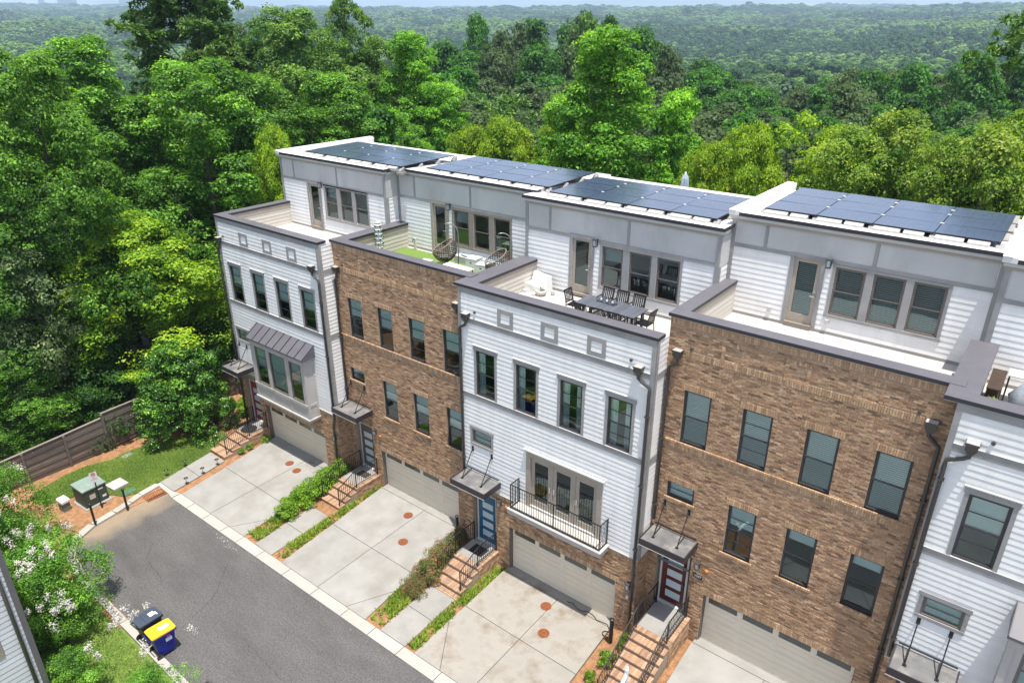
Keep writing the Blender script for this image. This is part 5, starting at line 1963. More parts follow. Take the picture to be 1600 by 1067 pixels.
LEAF_BRIGHT = leaf_mat('bright_small_leaves', (0.10, 0.22, 0.03), (0.17, 0.33, 0.04), (0.28, 0.42, 0.06))
m = MB()
for k in range(14):
    a, e = random.uniform(0, 6.28), random.uniform(0.3, 1.2)
    L = random.uniform(0.12, 0.30)
    d = Vector((math.cos(a) * math.cos(e), math.sin(a) * math.cos(e), math.sin(e)))
    s_ = Vector((-math.sin(a), math.cos(a), 0)) * 0.022
    b_ = Vector((0, 0, 0.20))
    m.face([tuple(b_ - s_ * 0.4), tuple(b_ + d * L * 0.5 - s_), tuple(b_ + d * L), tuple(b_ + d * L * 0.5 + s_)])
m.build('leaves', LEAF_BRIGHT, pt)
gj = thing('glass_jar', 'small glass jar on the deck right of the white planter', 'jar', (-0.62, 3.52, ZF), local=True)
MB().lathe([(0.0, 0.0), (0.075, 0.0), (0.08, 0.05), (0.08, 0.17), (0.06, 0.19), (0.0, 0.192)], 0, 0, 14).build('jar', mat('cloudy_glass', (0.50, 0.52, 0.52), 0.2, var=0.1, spec=0.7), gj, smooth=True)

# second house: turf, hydroponic tower, basket chairs, cube stools, low table
TURF = mat('bright_artificial_turf', (0.17, 0.27, 0.055), 0.95, var=0.15, scale=8, bump=0.8, bscale=200, fine=0.25, fine_scale=120)
o = MB().box(-9.80, -2.60, 1.13, 4.55, ZF + 0.001, ZF + 0.025).build('turf_mat', TURF, loc=(-6.2, 2.8, ZF))
tag(o, 'bright green artificial turf covering the brick house roof terrace', 'turf mat')
ZT = ZF + 0.025
tw = thing('hydroponic_tower', 'white hydroponic growing tower with tiers of pods on the green turf', 'planter tower', (-9.45, 2.60, ZT), local=True)
MB().lathe([(0.0, 0.0), (0.30, 0.0), (0.31, 0.06), (0.24, 0.34), (0.10, 0.40), (0.0, 0.40)], 0, 0, 24).build('base_tank', WHITE, tw, smooth=True)
for k in range(6):
    z = 0.40 + k * 0.20
    MB().lathe([(0.0, z), (0.10, z), (0.125, z + 0.04), (0.17, z + 0.11), (0.17, z + 0.135), (0.11, z + 0.17), (0.10, z + 0.198), (0.0, z + 0.198)], 0, 0, 20).build('tier', WHITE, tw, smooth=True)
    for j in range(4):
        a = j * math.pi / 2 + k * 0.6
        m = MB()
        m.tube([(0.13 * math.cos(a), 0.13 * math.sin(a), z + 0.06), (0.19 * math.cos(a), 0.19 * math.sin(a), z + 0.10)], 0.032, 8)
        pod = m.build('pod', mat('dark_pod', (0.03, 0.03, 0.03), 0.7), tw)
        m = MB()
        for q in range(5 if k < 5 else 3):
            aa = a + random.uniform(-0.8, 0.8)
            b_ = Vector((0.185 * math.cos(a), 0.185 * math.sin(a), z + 0.10))
            d = Vector((math.cos(aa), math.sin(aa), random.uniform(0.1, 1.0))).normalized() * random.uniform(0.06, 0.13)
            s_ = Vector((-math.sin(aa), math.cos(aa), 0)) * 0.025
            m.face([tuple(b_), tuple(b_ + d * 0.5 - s_), tuple(b_ + d), tuple(b_ + d * 0.5 + s_)])
        m.build('seedling', LEAF_BRIGHT, pod)
MB().lathe([(0.0, 1.60), (0.13, 1.60), (0.12, 1.66), (0.0, 1.68)], 0, 0, 20).build('cap', WHITE, tw, smooth=True)

WICKER = mat('brown_wicker', (0.085, 0.065, 0.052), 0.7, var=0.35, scale=20)
RIMW = mat('pale_rattan_rim', (0.26, 0.19, 0.15), 0.6, var=0.15, scale=15)
STEELP = mat('grey_steel_pole', (0.30, 0.31, 0.32), 0.35, var=0.1, metal=0.5)


def basket_chair(label):
    """egg-shaped wicker basket on an arched steel stand; strands really woven as open bands"""
    c = thing('basket_chair', label, 'hanging chair', (0, 0, 0), group='basket chairs on the turf terrace', local=True)
    # stand: cross foot, pole rising behind and arching over
    m = MB()
    pts = [(0.0, 0.62, 0.02), (0.0, 0.66, 0.6), (0.0, 0.66, 1.45)]
    for k in range(1, 9):
        a = k / 8 * math.pi * 0.62
        pts.append((0.0, 0.66 - 0.42 * (1 - math.cos(a)), 1.45 + 0.46 * math.sin(a)))
    m.tube(pts, 0.024, 8)
    m.build('pole', STEELP, c, smooth=True)
    m = MB()
    m.tube([(0.45 * math.cos(t), 0.20 + 0.45 * math.sin(t), 0.02) for t in np.linspace(0, 2 * math.pi, 25)], 0.022, 6, cap=False)
    m.build('foot_ring', BLACK, c)
    # basket: ellipsoid shell cut by an inclined opening towards -y
    A, Bz = 0.53, 0.56
    ctr = Vector((0, 0.05, 0.80))
    cutn = Vector((0, -0.52, 0.85)).normalized()
    mw = MB()
    nv, nh = 34, 20
    def pt(u, v):
        return Vector((A * math.cos(u) * math.sin(v), A * math.sin(u) * math.sin(v), Bz * math.cos(v))) + ctr
    def keep(p):
        return (p - ctr).dot(cutn) < 0.16
    for i in range(nv):
        u = 2 * math.pi * i / nv
        run = []
        for j in range(nh * 2 + 1):
            p = pt(u, math.pi * j / (nh * 2))
            if keep(p):
                run.append(p)
            else:
                if len(run) > 1:
                    mw.tube(run, 0.013, 4, cap=False)
                run = []
        if len(run) > 1:
            mw.tube(run, 0.013, 4, cap=False)
    for j in range(1, nh):
        v = math.pi * j / nh
        run = []
        for i in range(41):
            p = pt(2 * math.pi * i / 40 - math.pi / 2, v)
            if keep(p):
                run.append(p)
            else:
                if len(run) > 1:
                    mw.tube(run, 0.013, 4, cap=False)
                run = []
        if len(run) > 1:
            mw.tube(run, 0.013, 4, cap=False)
    o = mw.build('basket', WICKER, c)
    o['kind'] = 'stuff'
    # rim of the opening
    e1 = Vector((1, 0, 0))
    e2 = cutn.cross(e1).normalized()
    ring = []
    for k in range(33):
        t = 2 * math.pi * k / 32
        d = e1 * math.cos(t) + e2 * math.sin(t)
        # intersection with the shell at offset 0.16 along the cut
        lo, hi = 0.0, 1.0
        for _ in range(24):
            mid = (lo + hi) / 2
            q = cutn * 0.16 + d * mid
            if (q.x / A) ** 2 + (q.y / A) ** 2 + (q.z / Bz) ** 2 < 1:
                lo = mid
            else:
                hi = mid
        ring.append(ctr + cutn * 0.16 + d * lo)
    MB().tube(ring, 0.024, 8, cap=False).build('rim', RIMW, c, smooth=True)
    P2 = [(-0.3, -0.25, 0.40), (0.3, -0.25, 0.40), (0.32, 0.3, 0.40), (-0.32, 0.3, 0.40), (-0.3, -0.25, 0.50), (0.3, -0.25, 0.50), (0.32, 0.3, 0.54), (-0.32, 0.3, 0.54)]
    F2 = [(0, 3, 2, 1), (4, 5, 6, 7), (0, 1, 5, 4), (1, 2, 6, 5), (2, 3, 7, 6), (3, 0, 4, 7)]
    draped('cushion', P2, F2, mat('grey_green_cushion', (0.16, 0.17, 0.14), 0.9, var=0.2, scale=10), c)
    MB().tube([(0.0, 0.10, 1.86), (0.0, 0.08, 1.34)], 0.008, 6).build('hanger', BLACK, c)
    return c


b1 = basket_chair('brown wicker basket chair under an arched steel pole, beside the turf terrace door')
b1.location, b1.rotation_euler = (-6.35, 3.45, ZT), (0, 0, R(-50))
copy_tree(b1, (-3.55, 3.62, ZT), R(-40), 'wicker basket chair mostly hidden behind the purple-grey party wall coping')


def cube_stool(label, x, y, a, s=0.46):
    c = thing('cube_stool', label, 'stool', (x, y, ZT), rz=R(a), group='white cube stools on the turf terrace', local=True)
    h = s / 2
    m = MB()
    m.box(-h, h, -h, h, 0.0, s - 0.04)
    m.build('body', WHITE, c)
    MB().box(-h - 0.008, h + 0.008, -h - 0.008, h + 0.008, s - 0.038, s).build('lid', WHITE, c)
    MB().box(-0.05, 0.05, -h - 0.004, -h - 0.001, s * 0.62, s * 0.70).build('handle_slot', BLACK, c)
    return c


cube_stool('white cube stool between the basket chair and the parapet', -6.55, 2.55, 8)
cube_stool('white cube stool standing alone beyond the low white table', -5.10, 4.02, 6, 0.52)
cube_stool('white cube stool in front of the half-hidden basket chair', -4.38, 3.75, 14)
lt = thing('low_table', 'low white table behind the brick parapet of the turf terrace', 'table', (-4.95, 2.82, ZT), rz=R(-3), local=True)
MB().box(-0.72, 0.72, -0.24, 0.24, 0.40, 0.44).build('tabletop', WHITE, lt)
for sx in (-0.66, 0.66):
    for sy in (-0.19, 0.19):
        MB().box(sx - 0.018, sx + 0.018, sy - 0.018, sy + 0.018, 0, 0.40).build('leg', BLACK, lt)
bn = thing('bench', 'pale blue cushioned bench below the turf terrace windows', 'bench', (-5.05, 4.48, ZT), local=True)
MB().box(-1.45, 1.35, -0.22, 0.20, 0.0, 0.30).build('bench_base', mat('white_bench_box', (0.62, 0.62, 0.60), 0.6, var=0.05), bn)
P2 = [(-1.45, -0.24, 0.305), (1.42, -0.24, 0.305), (1.42, 0.21, 0.305), (-1.45, 0.21, 0.305), (-1.45, -0.24, 0.40), (1.42, -0.24, 0.40), (1.42, 0.21, 0.40), (-1.45, 0.21, 0.40)]
o = draped('bench_cushion', P2, F_[:0] + [(0, 3, 2, 1), (4, 5, 6, 7), (0, 1, 5, 4), (1, 2, 6, 5), (2, 3, 7, 6), (3, 0, 4, 7)], mat('pale_blue_cloth', (0.40, 0.50, 0.54), 0.85, var=0.06, scale=6), bn)
for e_ in o.data.edges:
    pass
# little tap on the wall of the turf terrace
tp = thing('garden_tap', 'pale hose tap on a post in the corner of the turf terrace', 'tap', (-9.15, 4.50, ZT), local=True)
MB().box(-0.05, 0.05, -0.04, 0.04, 0, 0.55).build('post', CREAM, tp)
MB().tube([(0, -0.04, 0.50), (0, -0.14, 0.50), (0, -0.16, 0.42)], 0.02, 8).build('spout', ALU, tp)

# fifth house: covered grill, clay pot, table
ZF5 = 11.25
GREYCOV = mat('grey_blue_grill_cover', (0.27, 0.30, 0.33), 0.6, var=0.15, scale=5, stain=(0.5, 0.52, 0.53), stain_scale=6, stain_amt=0.5)
gr = thing('covered_grill', 'grill under a grey blue fabric cover on the right-hand roof terrace', 'grill', (14.80, 1.92, ZF5), local=True)
P2 = [(-0.75, -0.36, 0.02), (0.75, -0.36, 0.02), (0.75, 0.34, 0.02), (-0.75, 0.34, 0.02), (-0.72, -0.34, 0.84), (0.72, -0.34, 0.84), (0.72, -0.12, 0.90), (-0.72, -0.12, 0.90), (-0.48, -0.10, 1.16), (0.48, -0.10, 1.18), (0.48, 0.30, 1.20), (-0.48, 0.30, 1.18), (-0.72, 0.33, 0.92), (0.72, 0.33, 0.92)]
F2 = [(0, 3, 2, 1), (0, 1, 5, 4), (4, 5, 6, 7), (7, 6, 9, 8), (8, 9, 10, 11), (11, 10, 13, 12), (12, 13, 2, 3), (0, 4, 7, 8, 11, 12, 3), (1, 2, 13, 10, 9, 6, 5)]
draped('grill_cover', P2, F2, GREYCOV, gr, sub=1)
MB().box(-0.05, 0.06, -0.385, -0.35, 0.70, 0.73).build('cover_strap', BLACK, gr)
pc = thing('flower_pot', 'terracotta pot with a small yellow-green plant in the terrace corner', 'pot', (13.96, 1.28, ZF5), local=True)
MB().lathe([(0.0, 0.0), (0.11, 0.0), (0.16, 0.62), (0.18, 0.62), (0.18, 0.72), (0.155, 0.72), (0.15, 0.66), (0.0, 0.65)], 0, 0, 20).build('pot', mat('terracotta', (0.42, 0.22, 0.13), 0.85, var=0.12, scale=10), pc, smooth=True)
m = MB()
for k in range(22):
    a, e = random.uniform(0, 6.28), random.uniform(0.4, 1.3)
    L = random.uniform(0.1, 0.24)
    d = Vector((math.cos(a) * math.cos(e), math.sin(a) * math.cos(e), math.sin(e)))
    s_ = Vector((-math.sin(a), math.cos(a), 0)) * 0.03
    b_ = Vector((random.uniform(-.05, .05), random.uniform(-.05, .05), 0.65))
    m.face([tuple(b_), tuple(b_ + d * L * 0.5 - s_), tuple(b_ + d * L), tuple(b_ + d * L * 0.5 + s_)])
m.build('leaves', LEAF_BRIGHT, pc)
sb = thing('side_table', 'small white side table behind the covered grill', 'table', (14.38, 3.15, ZF5), local=True)
MB().box(-0.27, 0.27, -0.25, 0.25, 0.78, 0.82).build('tabletop', WHITE, sb)
for sx in (-0.23, 0.23):
    for sy in (-0.2, 0.2):
        MB().box(sx - 0.02, sx + 0.02, sy - 0.02, sy + 0.02, 0, 0.78).build('leg', ALU, sb)
sh = thing('wooden_shelf', 'low dark wooden shelf along the wall beside the terracotta pot', 'shelf', (13.92, 2.55, ZF5), local=True)
for z in (0.15, 0.45, 0.75):
    MB().box(-0.16, 0.16, -0.7, 0.7, z, z + 0.03).build('shelf_board', mat('dark_wood', (0.055, 0.034, 0.022), 0.7, var=0.25, scale=6), sh)
for y in (-0.68, 0.66):
    for x in (-0.15, 0.13):
        MB().box(x, x + 0.025, y, y + 0.025, 0, 0.78).build('leg', MATS['dark_wood'], sh)

# closed parasol on the rear terrace of the fourth house
um = thing('closed_parasol', 'closed pale blue parasol behind the roofs', 'parasol', (0.98, 11.0, ZF), local=True)
MB().tube([(0, 0, 0.0), (0, 0, 3.75)], 0.022, 8).build('pole', ALU, um)
m = MB()
n = 16
prof = [(0.06, 3.72), (0.12, 3.55), (0.15, 3.1), (0.17, 2.7), (0.20, 2.35)]
i0 = 0
for r, z in prof:
    for j in range(n):
        t = 2 * math.pi * j / n
        rr = r * (1 + (0.28 if j % 2 else -0.2))
        m.v.append((rr * math.cos(t), rr * math.sin(t), z))
for k in range(len(prof) - 1):
    for j in range(n):
        m.f.append((k * n + j, k * n + (j + 1) % n, (k + 1) * n + (j + 1) % n, (k + 1) * n + j))
        m.m.append(0)
        m.c.append(None)
m.build('canopy', mat('pale_blue_canvas', (0.42, 0.50, 0.56), 0.8, var=0.08), um)
MB().lathe([(0.0, 0.0), (0.28, 0.0), (0.26, 0.06), (0.04, 0.10), (0.0, 0.10)], 0, 0, 20).build('base', ALU, um)
MB().lathe([(0.0, 3.72), (0.05, 3.72), (0.04, 3.80), (0.0, 3.84)], 0, 0, 10).build('finial', WHITE, um)

# ------------------------------------------------------------------ yard: covers, utilities, lights, fence, bins
def drain_cover(x, y, z, label):
    c = thing('drain_cover', label, 'drain cover', (x, y, z), group='rusty round cleanout covers in the driveways', local=True)
    MB().lathe([(0.0, 0.0), (0.215, 0.0), (0.215, 0.012), (0.18, 0.012), (0.18, 0.006), (0.0, 0.006)], 0, 0, 24).build('frame', RUST, c)
    m = MB().lathe([(0.0, 0.0), (0.17, 0.0), (0.17, 0.014), (0.0, 0.014)], 0, 0, 24)
    for k in range(-2, 3):
        m.box(-0.12, 0.12, k * 0.05 - 0.012, k * 0.05 + 0.012, 0.0145, 0.020)
    m.build('lid', RUST, c)


for x, y, l in ((-13.49, -0.96, 'rusty round cover in the driveway below the bay window, nearer the lawn'), (-12.67, -1.13, 'rusty round cover in the driveway below the bay window, nearer the green hedge'),
                (-5.72, -0.18, 'rusty round cover in front of the brown house garage, nearer its door'), (-4.61, -1.57, 'rusty round cover in front of the brown house garage, farther from its door'),
                (2.40, -0.78, 'rusty round cover in the stained driveway, nearer the garage below the balcony'), (3.09, -1.89, 'rusty round cover in the stained driveway, farther from the garage below the balcony')):
    drain_cover(x, y, drive_z(x, y), l)
drain_cover(9.95, -0.32, 0.57, 'rusty round cover in the driveway of the dark red door')
o = MB().lathe([(0.0, 0.0), (0.12, 0.0), (0.11, 0.05), (0.0, 0.06)], 0, 0, 16).build('cleanout_cap', mat('orange_plastic', (0.45, 0.11, 0.03), 0.5))
o.location = (-10.35, -4.75, -0.13)
tag(o, 'small orange cleanout cap in the grass at the kerb end of the green hedge', 'cap')

# storm drain grate at the street corner
g = thing('storm_grate', 'rusty barred storm drain grate at the corner of the street', 'drain grate', (-16.45, -6.45, -0.168), rz=R(-4), local=True)
m = MB()
m.box(-0.30, 0.30, -0.46, -0.41, 0.0, 0.03).box(-0.30, 0.30, 0.41, 0.46, 0.0, 0.03).box(-0.30, -0.25, -0.41, 0.41, 0.0, 0.03).box(0.25, 0.30, -0.41, 0.41, 0.0, 0.03)
m.build('frame', RUST, g)
for k in range(9):
    y = -0.36 + k * 0.09
    MB().box(-0.25, 0.25, y - 0.02, y + 0.02, 0.004, 0.028).build('bar', RUST, g)
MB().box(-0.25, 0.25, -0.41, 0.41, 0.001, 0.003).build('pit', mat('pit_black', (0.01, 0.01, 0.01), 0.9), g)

# green transformer
GRN = mat('transformer_green_top', (0.22, 0.29, 0.25), 0.6, var=0.12, scale=3, stain=(0.36, 0.40, 0.37), stain_scale=2.5, stain_amt=0.6)
GRND = mat('transformer_green', (0.045, 0.072, 0.055), 0.5, var=0.1, scale=4)
GZ = -0.13
tr = thing('transformer_box', 'green electrical transformer box on mulch behind the no-parking sign', 'transformer', (-18.35, -8.45, GZ), rz=R(4), local=True)
m = MB()
m.box(-0.52, 0.46, -0.52, 0.52, 0.0, 0.86)
m.build('cabinet', GRND, tr)
m = MB()
m.prism([(-0.55, -0.55), (0.50, -0.55), (0.50, 0.55), (-0.55, 0.55)], 0.862, lambda x, y: 0.92 if x > 0 else 0.97)
m.build('lid', GRN, tr)
MB().box(0.461, 0.475, -0.50, 0.05, 0.06, 0.82).build('door', GRND, tr)
MB().box(0.461, 0.472, 0.07, 0.50, 0.06, 0.82).build('door', GRND, tr)
MB().box(0.476, 0.479, -0.28, -0.02, 0.36, 0.60).build('label_plate', mat('cream_label', (0.60, 0.55, 0.45), 0.6), tr)
MB().box(0.473, 0.476, 0.26, 0.44, 0.20, 0.32).build('label_plate', WHITE, tr)
MB().box(0.473, 0.476, 0.12, 0.36, 0.66, 0.72).build('label_plate', WHITE, tr)
MB().box(-0.60, 0.62, -0.62, 0.62, -0.05, 0.004).build('pad', CONC, tr)
pd = thing('utility_pedestal', 'small green pedestal with a white cap on mulch near the white-flowering tree', 'pedestal', (-18.62, -9.55, GZ), rz=R(8), local=True)
MB().box(-0.20, 0.20, -0.16, 0.16, 0.0, 0.42).build('body', mat('pedestal_green', (0.16, 0.21, 0.17), 0.6, var=0.1), pd)
MB().prism([(-0.24, -0.19), (0.24, -0.19), (0.24, 0.19), (-0.24, 0.19)], 0.425, lambda x, y: 0.56 - 0.1 * x).build('cap', WHITE, pd)
o = MB().box(-0.42, 0.34, -0.37, 0.37, 0.0, 0.14).build('concrete_lid', mat('pale_concrete_lid', (0.50, 0.47, 0.44), 0.85, var=0.15, scale=5, stain=(0.36, 0.33, 0.30), stain_scale=3, stain_amt=0.5), loc=(0, 0, 0))
o.location, o.rotation_euler = (-18.52, -7.22, GZ), (0, 0, R(6))
tag(o, 'raised pale concrete lid at the edge of the lawn beside the transformer', 'lid')
for x, y, w, d, c, l, a in ((-17.66, -7.12, 0.42, 0.62, (0.11, 0.23, 0.17), 'flat green utility lid in the mulch next to the kerb', 4), (-20.85, -5.68, 0.3, 0.5, (0.30, 0.36, 0.31), 'flat grey-green utility lid in the grass near the fence', 10)):
    o = thing('ground_box', l, 'lid', (x, y, -0.12), rz=R(a), local=True)
    mm = mat('lid_%d' % int(c[0] * 100), c, 0.6, var=0.12, scale=8)
    MB().box(-w / 2, w / 2, -d / 2, d / 2, 0.0, 0.035).build('lid', mm, o)
    MB().box(-w / 2 - 0.03, w / 2 + 0.03, -d / 2 - 0.03, d / 2 + 0.03, -0.05, 0.018).build('rim', mm, o)
# black posts on the kerb, bollards by the drives
def bollard(x, y, z, h, r, label):
    b = thing('bollard', label, 'bollard', (x, y, z), local=True)
    MB().tube([(0, 0, 0), (0, 0, h)], r, 14).build('tube', BLACK, b, smooth=False)
    MB().lathe([(0.0, h), (r + 0.012, h), (r + 0.012, h + 0.03), (r * 0.5, h + 0.06), (0.0, h + 0.065)], 0, 0, 14).build('cap', BLACK, b)


bollard(-16.30, -9.22, -0.1, 1.10, 0.05, 'black kerb post left of the no-parking sign')
bollard(-16.30, -7.80, -0.1, 1.10, 0.05, 'black kerb post beside the flat green lid')
bollard(5.22, -0.72, 0.0, 1.02, 0.075, 'thick black bollard at the stained driveway, by the long brick steps')
bollard(-3.05, 0.20, -0.03, 1.02, 0.07, 'black bollard by the wall at the end of the reddish shrubs')
# no-parking sign
sg = thing('no_parking_sign', 'white and red parking sign on a black post in front of the transformer', 'sign', (-17.38, -8.46, GZ), rz=R(78), local=True)
MB().box(-0.028, 0.028, 0.0, 0.05, 0.0, 1.98).build('post', BLACK, sg)
pl = MB().box(-0.15, 0.15, -0.008, -0.001, 1.42, 1.96).build('plate', WHITE, sg)
SIGNR = mat('sign_red', (0.55, 0.02, 0.03), 0.5)
rg = MB()
rg.tube([(0.075 * math.cos(t), -0.0105, 1.855 + 0.075 * math.sin(t)) for t in np.linspace(0, 2 * math.pi, 25)], 0.011, 6, cap=False)
rg.bar((-0.05, -0.0105, 1.905), (0.05, -0.0105, 1.805), 0.016, 0.004)
rg.build('ring', SIGNR, pl)
for k, (w, z) in enumerate(((0.20, 1.70), (0.22, 1.64), (0.16, 1.58), (0.20, 1.52))):
    pass
text_mesh('letter', 'P', 0.12, BLACK, pl, (0, -0.0092, 1.855), (R(90), 0, 0), 0.0005)
text_mesh('lettering', 'NO\nPARKING', 0.058, SIGNR, pl, (0, -0.0095, 1.62), (R(90), 0, 0), 0.0005)
# path lights
for x, y, l in ((-17.45, -5.31, 'path light in the lawn nearest the storm grate'), (-17.53, -4.31, 'path light in the lawn nearer the red door steps'), (-16.05, -5.05, 'path light in the mulch strip nearest the kerb'),
                (-16.22, -4.1, 'middle path light of the mulch strip beside the drive'), (-16.37, -3.23, 'path light in the mulch strip nearest the red door steps')):
    c = thing('path_light', l, 'path light', (x, y, -0.12), group='black path lights along the front walk', local=True)
    MB().tube([(0, 0, 0), (0, 0, 0.34)], 0.012, 6).build('stake', BLACK, c)
    MB().lathe([(0.0, 0.40), (0.02, 0.40), (0.105, 0.345), (0.10, 0.335), (0.035, 0.34), (0.03, 0.29), (0.0, 0.29)], 0, 0, 14).build('hood', BLACK, c)

# fence: horizontal planks between posts, the line stepping up once
PLANK = mat('weathered_brown_plank', (0.175, 0.138, 0.120), 0.85, var=0.25, scale=3, stretch=(0.6, 0.6, 6), objvar=0.22, stain=(0.09, 0.072, 0.066), stain_scale=2, stain_amt=0.5)
POSTM = mat('brown_fence_post', (0.18, 0.14, 0.122), 0.85, var=0.2, scale=4)


def fence(label, pts, zs, tops):
    t = thing('wooden_fence', label, 'fence', (pts[0][0], pts[0][1], zs[0]))
    n = 9
    for k in range(len(pts) - 1):
        a, b = Vector((*pts[k], 0)), Vector((*pts[k + 1], 0))
        d = (b - a).normalized()
        nr = Vector((d.y, -d.x, 0))            # outward: to the lawn
        for r in range(n):
            f0, f1 = r / n, (r + 1) / n
            za0, zb0 = zs[k] + (tops[k][0] - zs[k]) * f0, zs[k + 1] + (tops[k][1] - zs[k + 1]) * f0
            za1, zb1 = zs[k] + (tops[k][0] - zs[k]) * f1 - 0.012, zs[k + 1] + (tops[k][1] - zs[k + 1]) * f1 - 0.012
            off = nr * (0.012 + 0.014 * (r % 2) + random.uniform(0, 0.006))
            p, q = a + d * 0.005, b - d * 0.005
            m = MB()
            th = nr * 0.022
            P = [p + off, q + off, q + off, p + off, p + off + th, q + off + th, q + off + th, p + off + th]
            Z = [za0, zb0, zb1, za1] * 2
            m.v = [(v.x, v.y, z) for v, z in zip(P, Z)]
            m.f = [(4, 5, 6, 7), (3, 2, 1, 0), (0, 1, 5, 4), (1, 2, 6, 5), (2, 3, 7, 6), (3, 0, 4, 7)]
            m.m, m.c = [0] * 6, [None] * 6
            m.build('plank', PLANK, t)
        m = MB()
        c0, c1 = a + nr * 0.0, b + nr * 0.0
        m.bar((a.x, a.y, tops[k][0] + 0.02), (b.x, b.y, tops[k][1] + 0.02), 0.13, 0.035)
        m.build('cap_rail', mat('pale_fence_cap', (0.26, 0.22, 0.19), 0.8, var=0.15), t)
    for k, p in enumerate(pts):
        zt = max(tops[min(k, len(tops) - 1)][0], tops[k - 1][1] if k else -9)
        a = Vector((*pts[max(0, k - 1)], 0))
        b = Vector((*pts[min(len(pts) - 1, k + 1)], 0))
        d = (b - a).normalized()
        nr = Vector((d.y, -d.x, 0))
        c = Vector((*p, 0)) + nr * 0.075
        MB().box(c.x - 0.055, c.x + 0.055, c.y - 0.055, c.y + 0.055, zs[k] - 0.2, zt - 0.002).build('post', POSTM, t)
    return t


fy = [-14.6, -12.2, -9.75, -7.85, -5.95, -4.1, -2.2, -0.3, 1.7]
fx = [-22.35, -22.28, -22.2, -22.2, -22.2, -22.35, -22.45, -22.5, -22.5]
ft = [(1.25, 1.35), (1.35, 1.52), (1.52, 1.63), (1.63, 1.76), (2.0, 1.98), (1.98, 1.98), (1.98, 1.98), (2.1, 2.1)]
fence('weathered brown plank fence along the lawn below the trees', list(zip(fx, fy)), [-0.3, -0.25, -0.12, -0.12, -0.08, -0.05, -0.05, -0.05, -0.05], ft)
fence('brown plank fence behind the round shrub beside the white end house', [(-22.45, 1.85), (-20.4, 1.9), (-18.55, 1.95)], [-0.1, -0.1, -0.1], [(2.1, 2.1), (2.1, 2.1)])

# wheeled bins
BINK = mat('charcoal_bin', (0.022, 0.024, 0.028), 0.45, var=0.1, scale=4)
BINLID = mat('slate_blue_bin_lid', (0.050, 0.066, 0.092), 0.5, var=0.1, scale=4)
BLUEB = mat('royal_blue_bin', (0.010, 0.020, 0.27), 0.42, var=0.08, scale=4)
YELB = mat('yellow_bin_lid', (0.72, 0.42, 0.02), 0.5, var=0.06, scale=4)


def wheelie_bin(label, loc, a, body, lid, stickers, front_sticker=False):
    """local: handle and wheels at -y, front at +y"""
    c = thing('wheeled_bin', label, 'bin', loc, rz=R(a), group='wheeled bins on the kerb', local=True)
    m = MB()
    lv = [(0.07, 0.21, 0.26), (0.30, 0.235, 0.31), (0.75, 0.275, 0.36), (0.98, 0.29, 0.385)]
    for z, hx, hy in lv:
        r = 0.05
        ring = []
        for sx, sy, a0 in ((1, 1, 0), (-1, 1, 90), (-1, -1, 180), (1, -1, 270)):
            for q in (0, 45, 90):
                t = R(a0 + q)
                ring.append((sx * (hx - r) + r * math.cos(t), sy * (hy - r) + r * math.sin(t), z))
        m.v += ring
    n = 12
    for k in range(len(lv) - 1):
        for j in range(n):
            m.f.append((k * n + j, k * n + (j + 1) % n, (k + 1) * n + (j + 1) % n, (k + 1) * n + j))
    m.f.append(tuple(range(n - 1, -1, -1)))
    m.f.append(tuple(range(3 * n, 4 * n)))
    m.m, m.c = [0] * len(m.f), [None] * len(m.f)
    m.build('body', body, c)
    r_ = MB()
    r_.box(-0.315, 0.315, 0.37, 0.42, 0.93, 0.99).box(-0.33, -0.285, -0.37, 0.37, 0.93, 0.985).box(0.285, 0.33, -0.37, 0.37, 0.93, 0.985)
    r_.build('rim', body, c)
    h = MB()
    h.tube([(-0.24, -0.40, 0.93), (-0.24, -0.49, 0.97), (0.24, -0.49, 0.97), (0.24, -0.40, 0.93)], 0.018, 8)
    h.build('handle', body, c)
    l = MB()
    P = [(-0.30, -0.43), (0.30, -0.43), (0.325, -0.30), (0.325, 0.36), (0.27, 0.43), (-0.27, 0.43), (-0.325, 0.36), (-0.325, -0.30)]
    l.prism(P, 0.992, lambda x, y: 1.03 + 0.02 * (1 if abs(y) < 0.35 else 0))
    lo = l.build('lid', lid, c)
    MB().box(-0.25, 0.25, -0.16, -0.145, 1.051, 1.058).build('lid_ridge', lid, lo)
    for (x0, x1, y0, y1) in stickers:
        MB().box(x0, x1, y0, y1, 1.0535, 1.0555).build('sticker', WHITE, lo)
    if front_sticker:
        MB().box(0.292, 0.295, 0.0, 0.22, 0.62, 0.78).build('sticker', mat('pale_sticker', (0.45, 0.5, 0.72), 0.6, var=0.3, scale=25), c)
        MB().box(0.296, 0.299, 0.05, 0.18, 0.80, 0.88).build('sticker', mat('pink_sticker', (0.75, 0.08, 0.30), 0.6), c)
    ax = MB()
    ax.tube([(-0.31, -0.29, 0.125), (0.31, -0.29, 0.125)], 0.014, 8)
    ax.box(-0.20, 0.20, -0.30, -0.22, 0.09, 0.16)
    ax.build('axle', BLACK, c)
    for sx in (-0.30, 0.30):
        w = MB().tube([(sx - 0.028, -0.29, 0.125), (sx + 0.028, -0.29, 0.125)], 0.125, 20).build('wheel', BLACK, c)
        s_ = 1 if sx > 0 else -1
        ww = MB()
        for q in range(5):
            t = q * 2 * math.pi / 5
            ww.bar((sx + s_ * 0.031, -0.29 + 0.03 * math.cos(t), 0.125 + 0.03 * math.sin(t)), (sx + s_ * 0.031, -0.29 + 0.09 * math.cos(t), 0.125 + 0.09 * math.sin(t)), 0.022, 0.006)
        ww.build('spoke', mat('grey_hub', (0.16, 0.16, 0.165), 0.5), w)
    return c


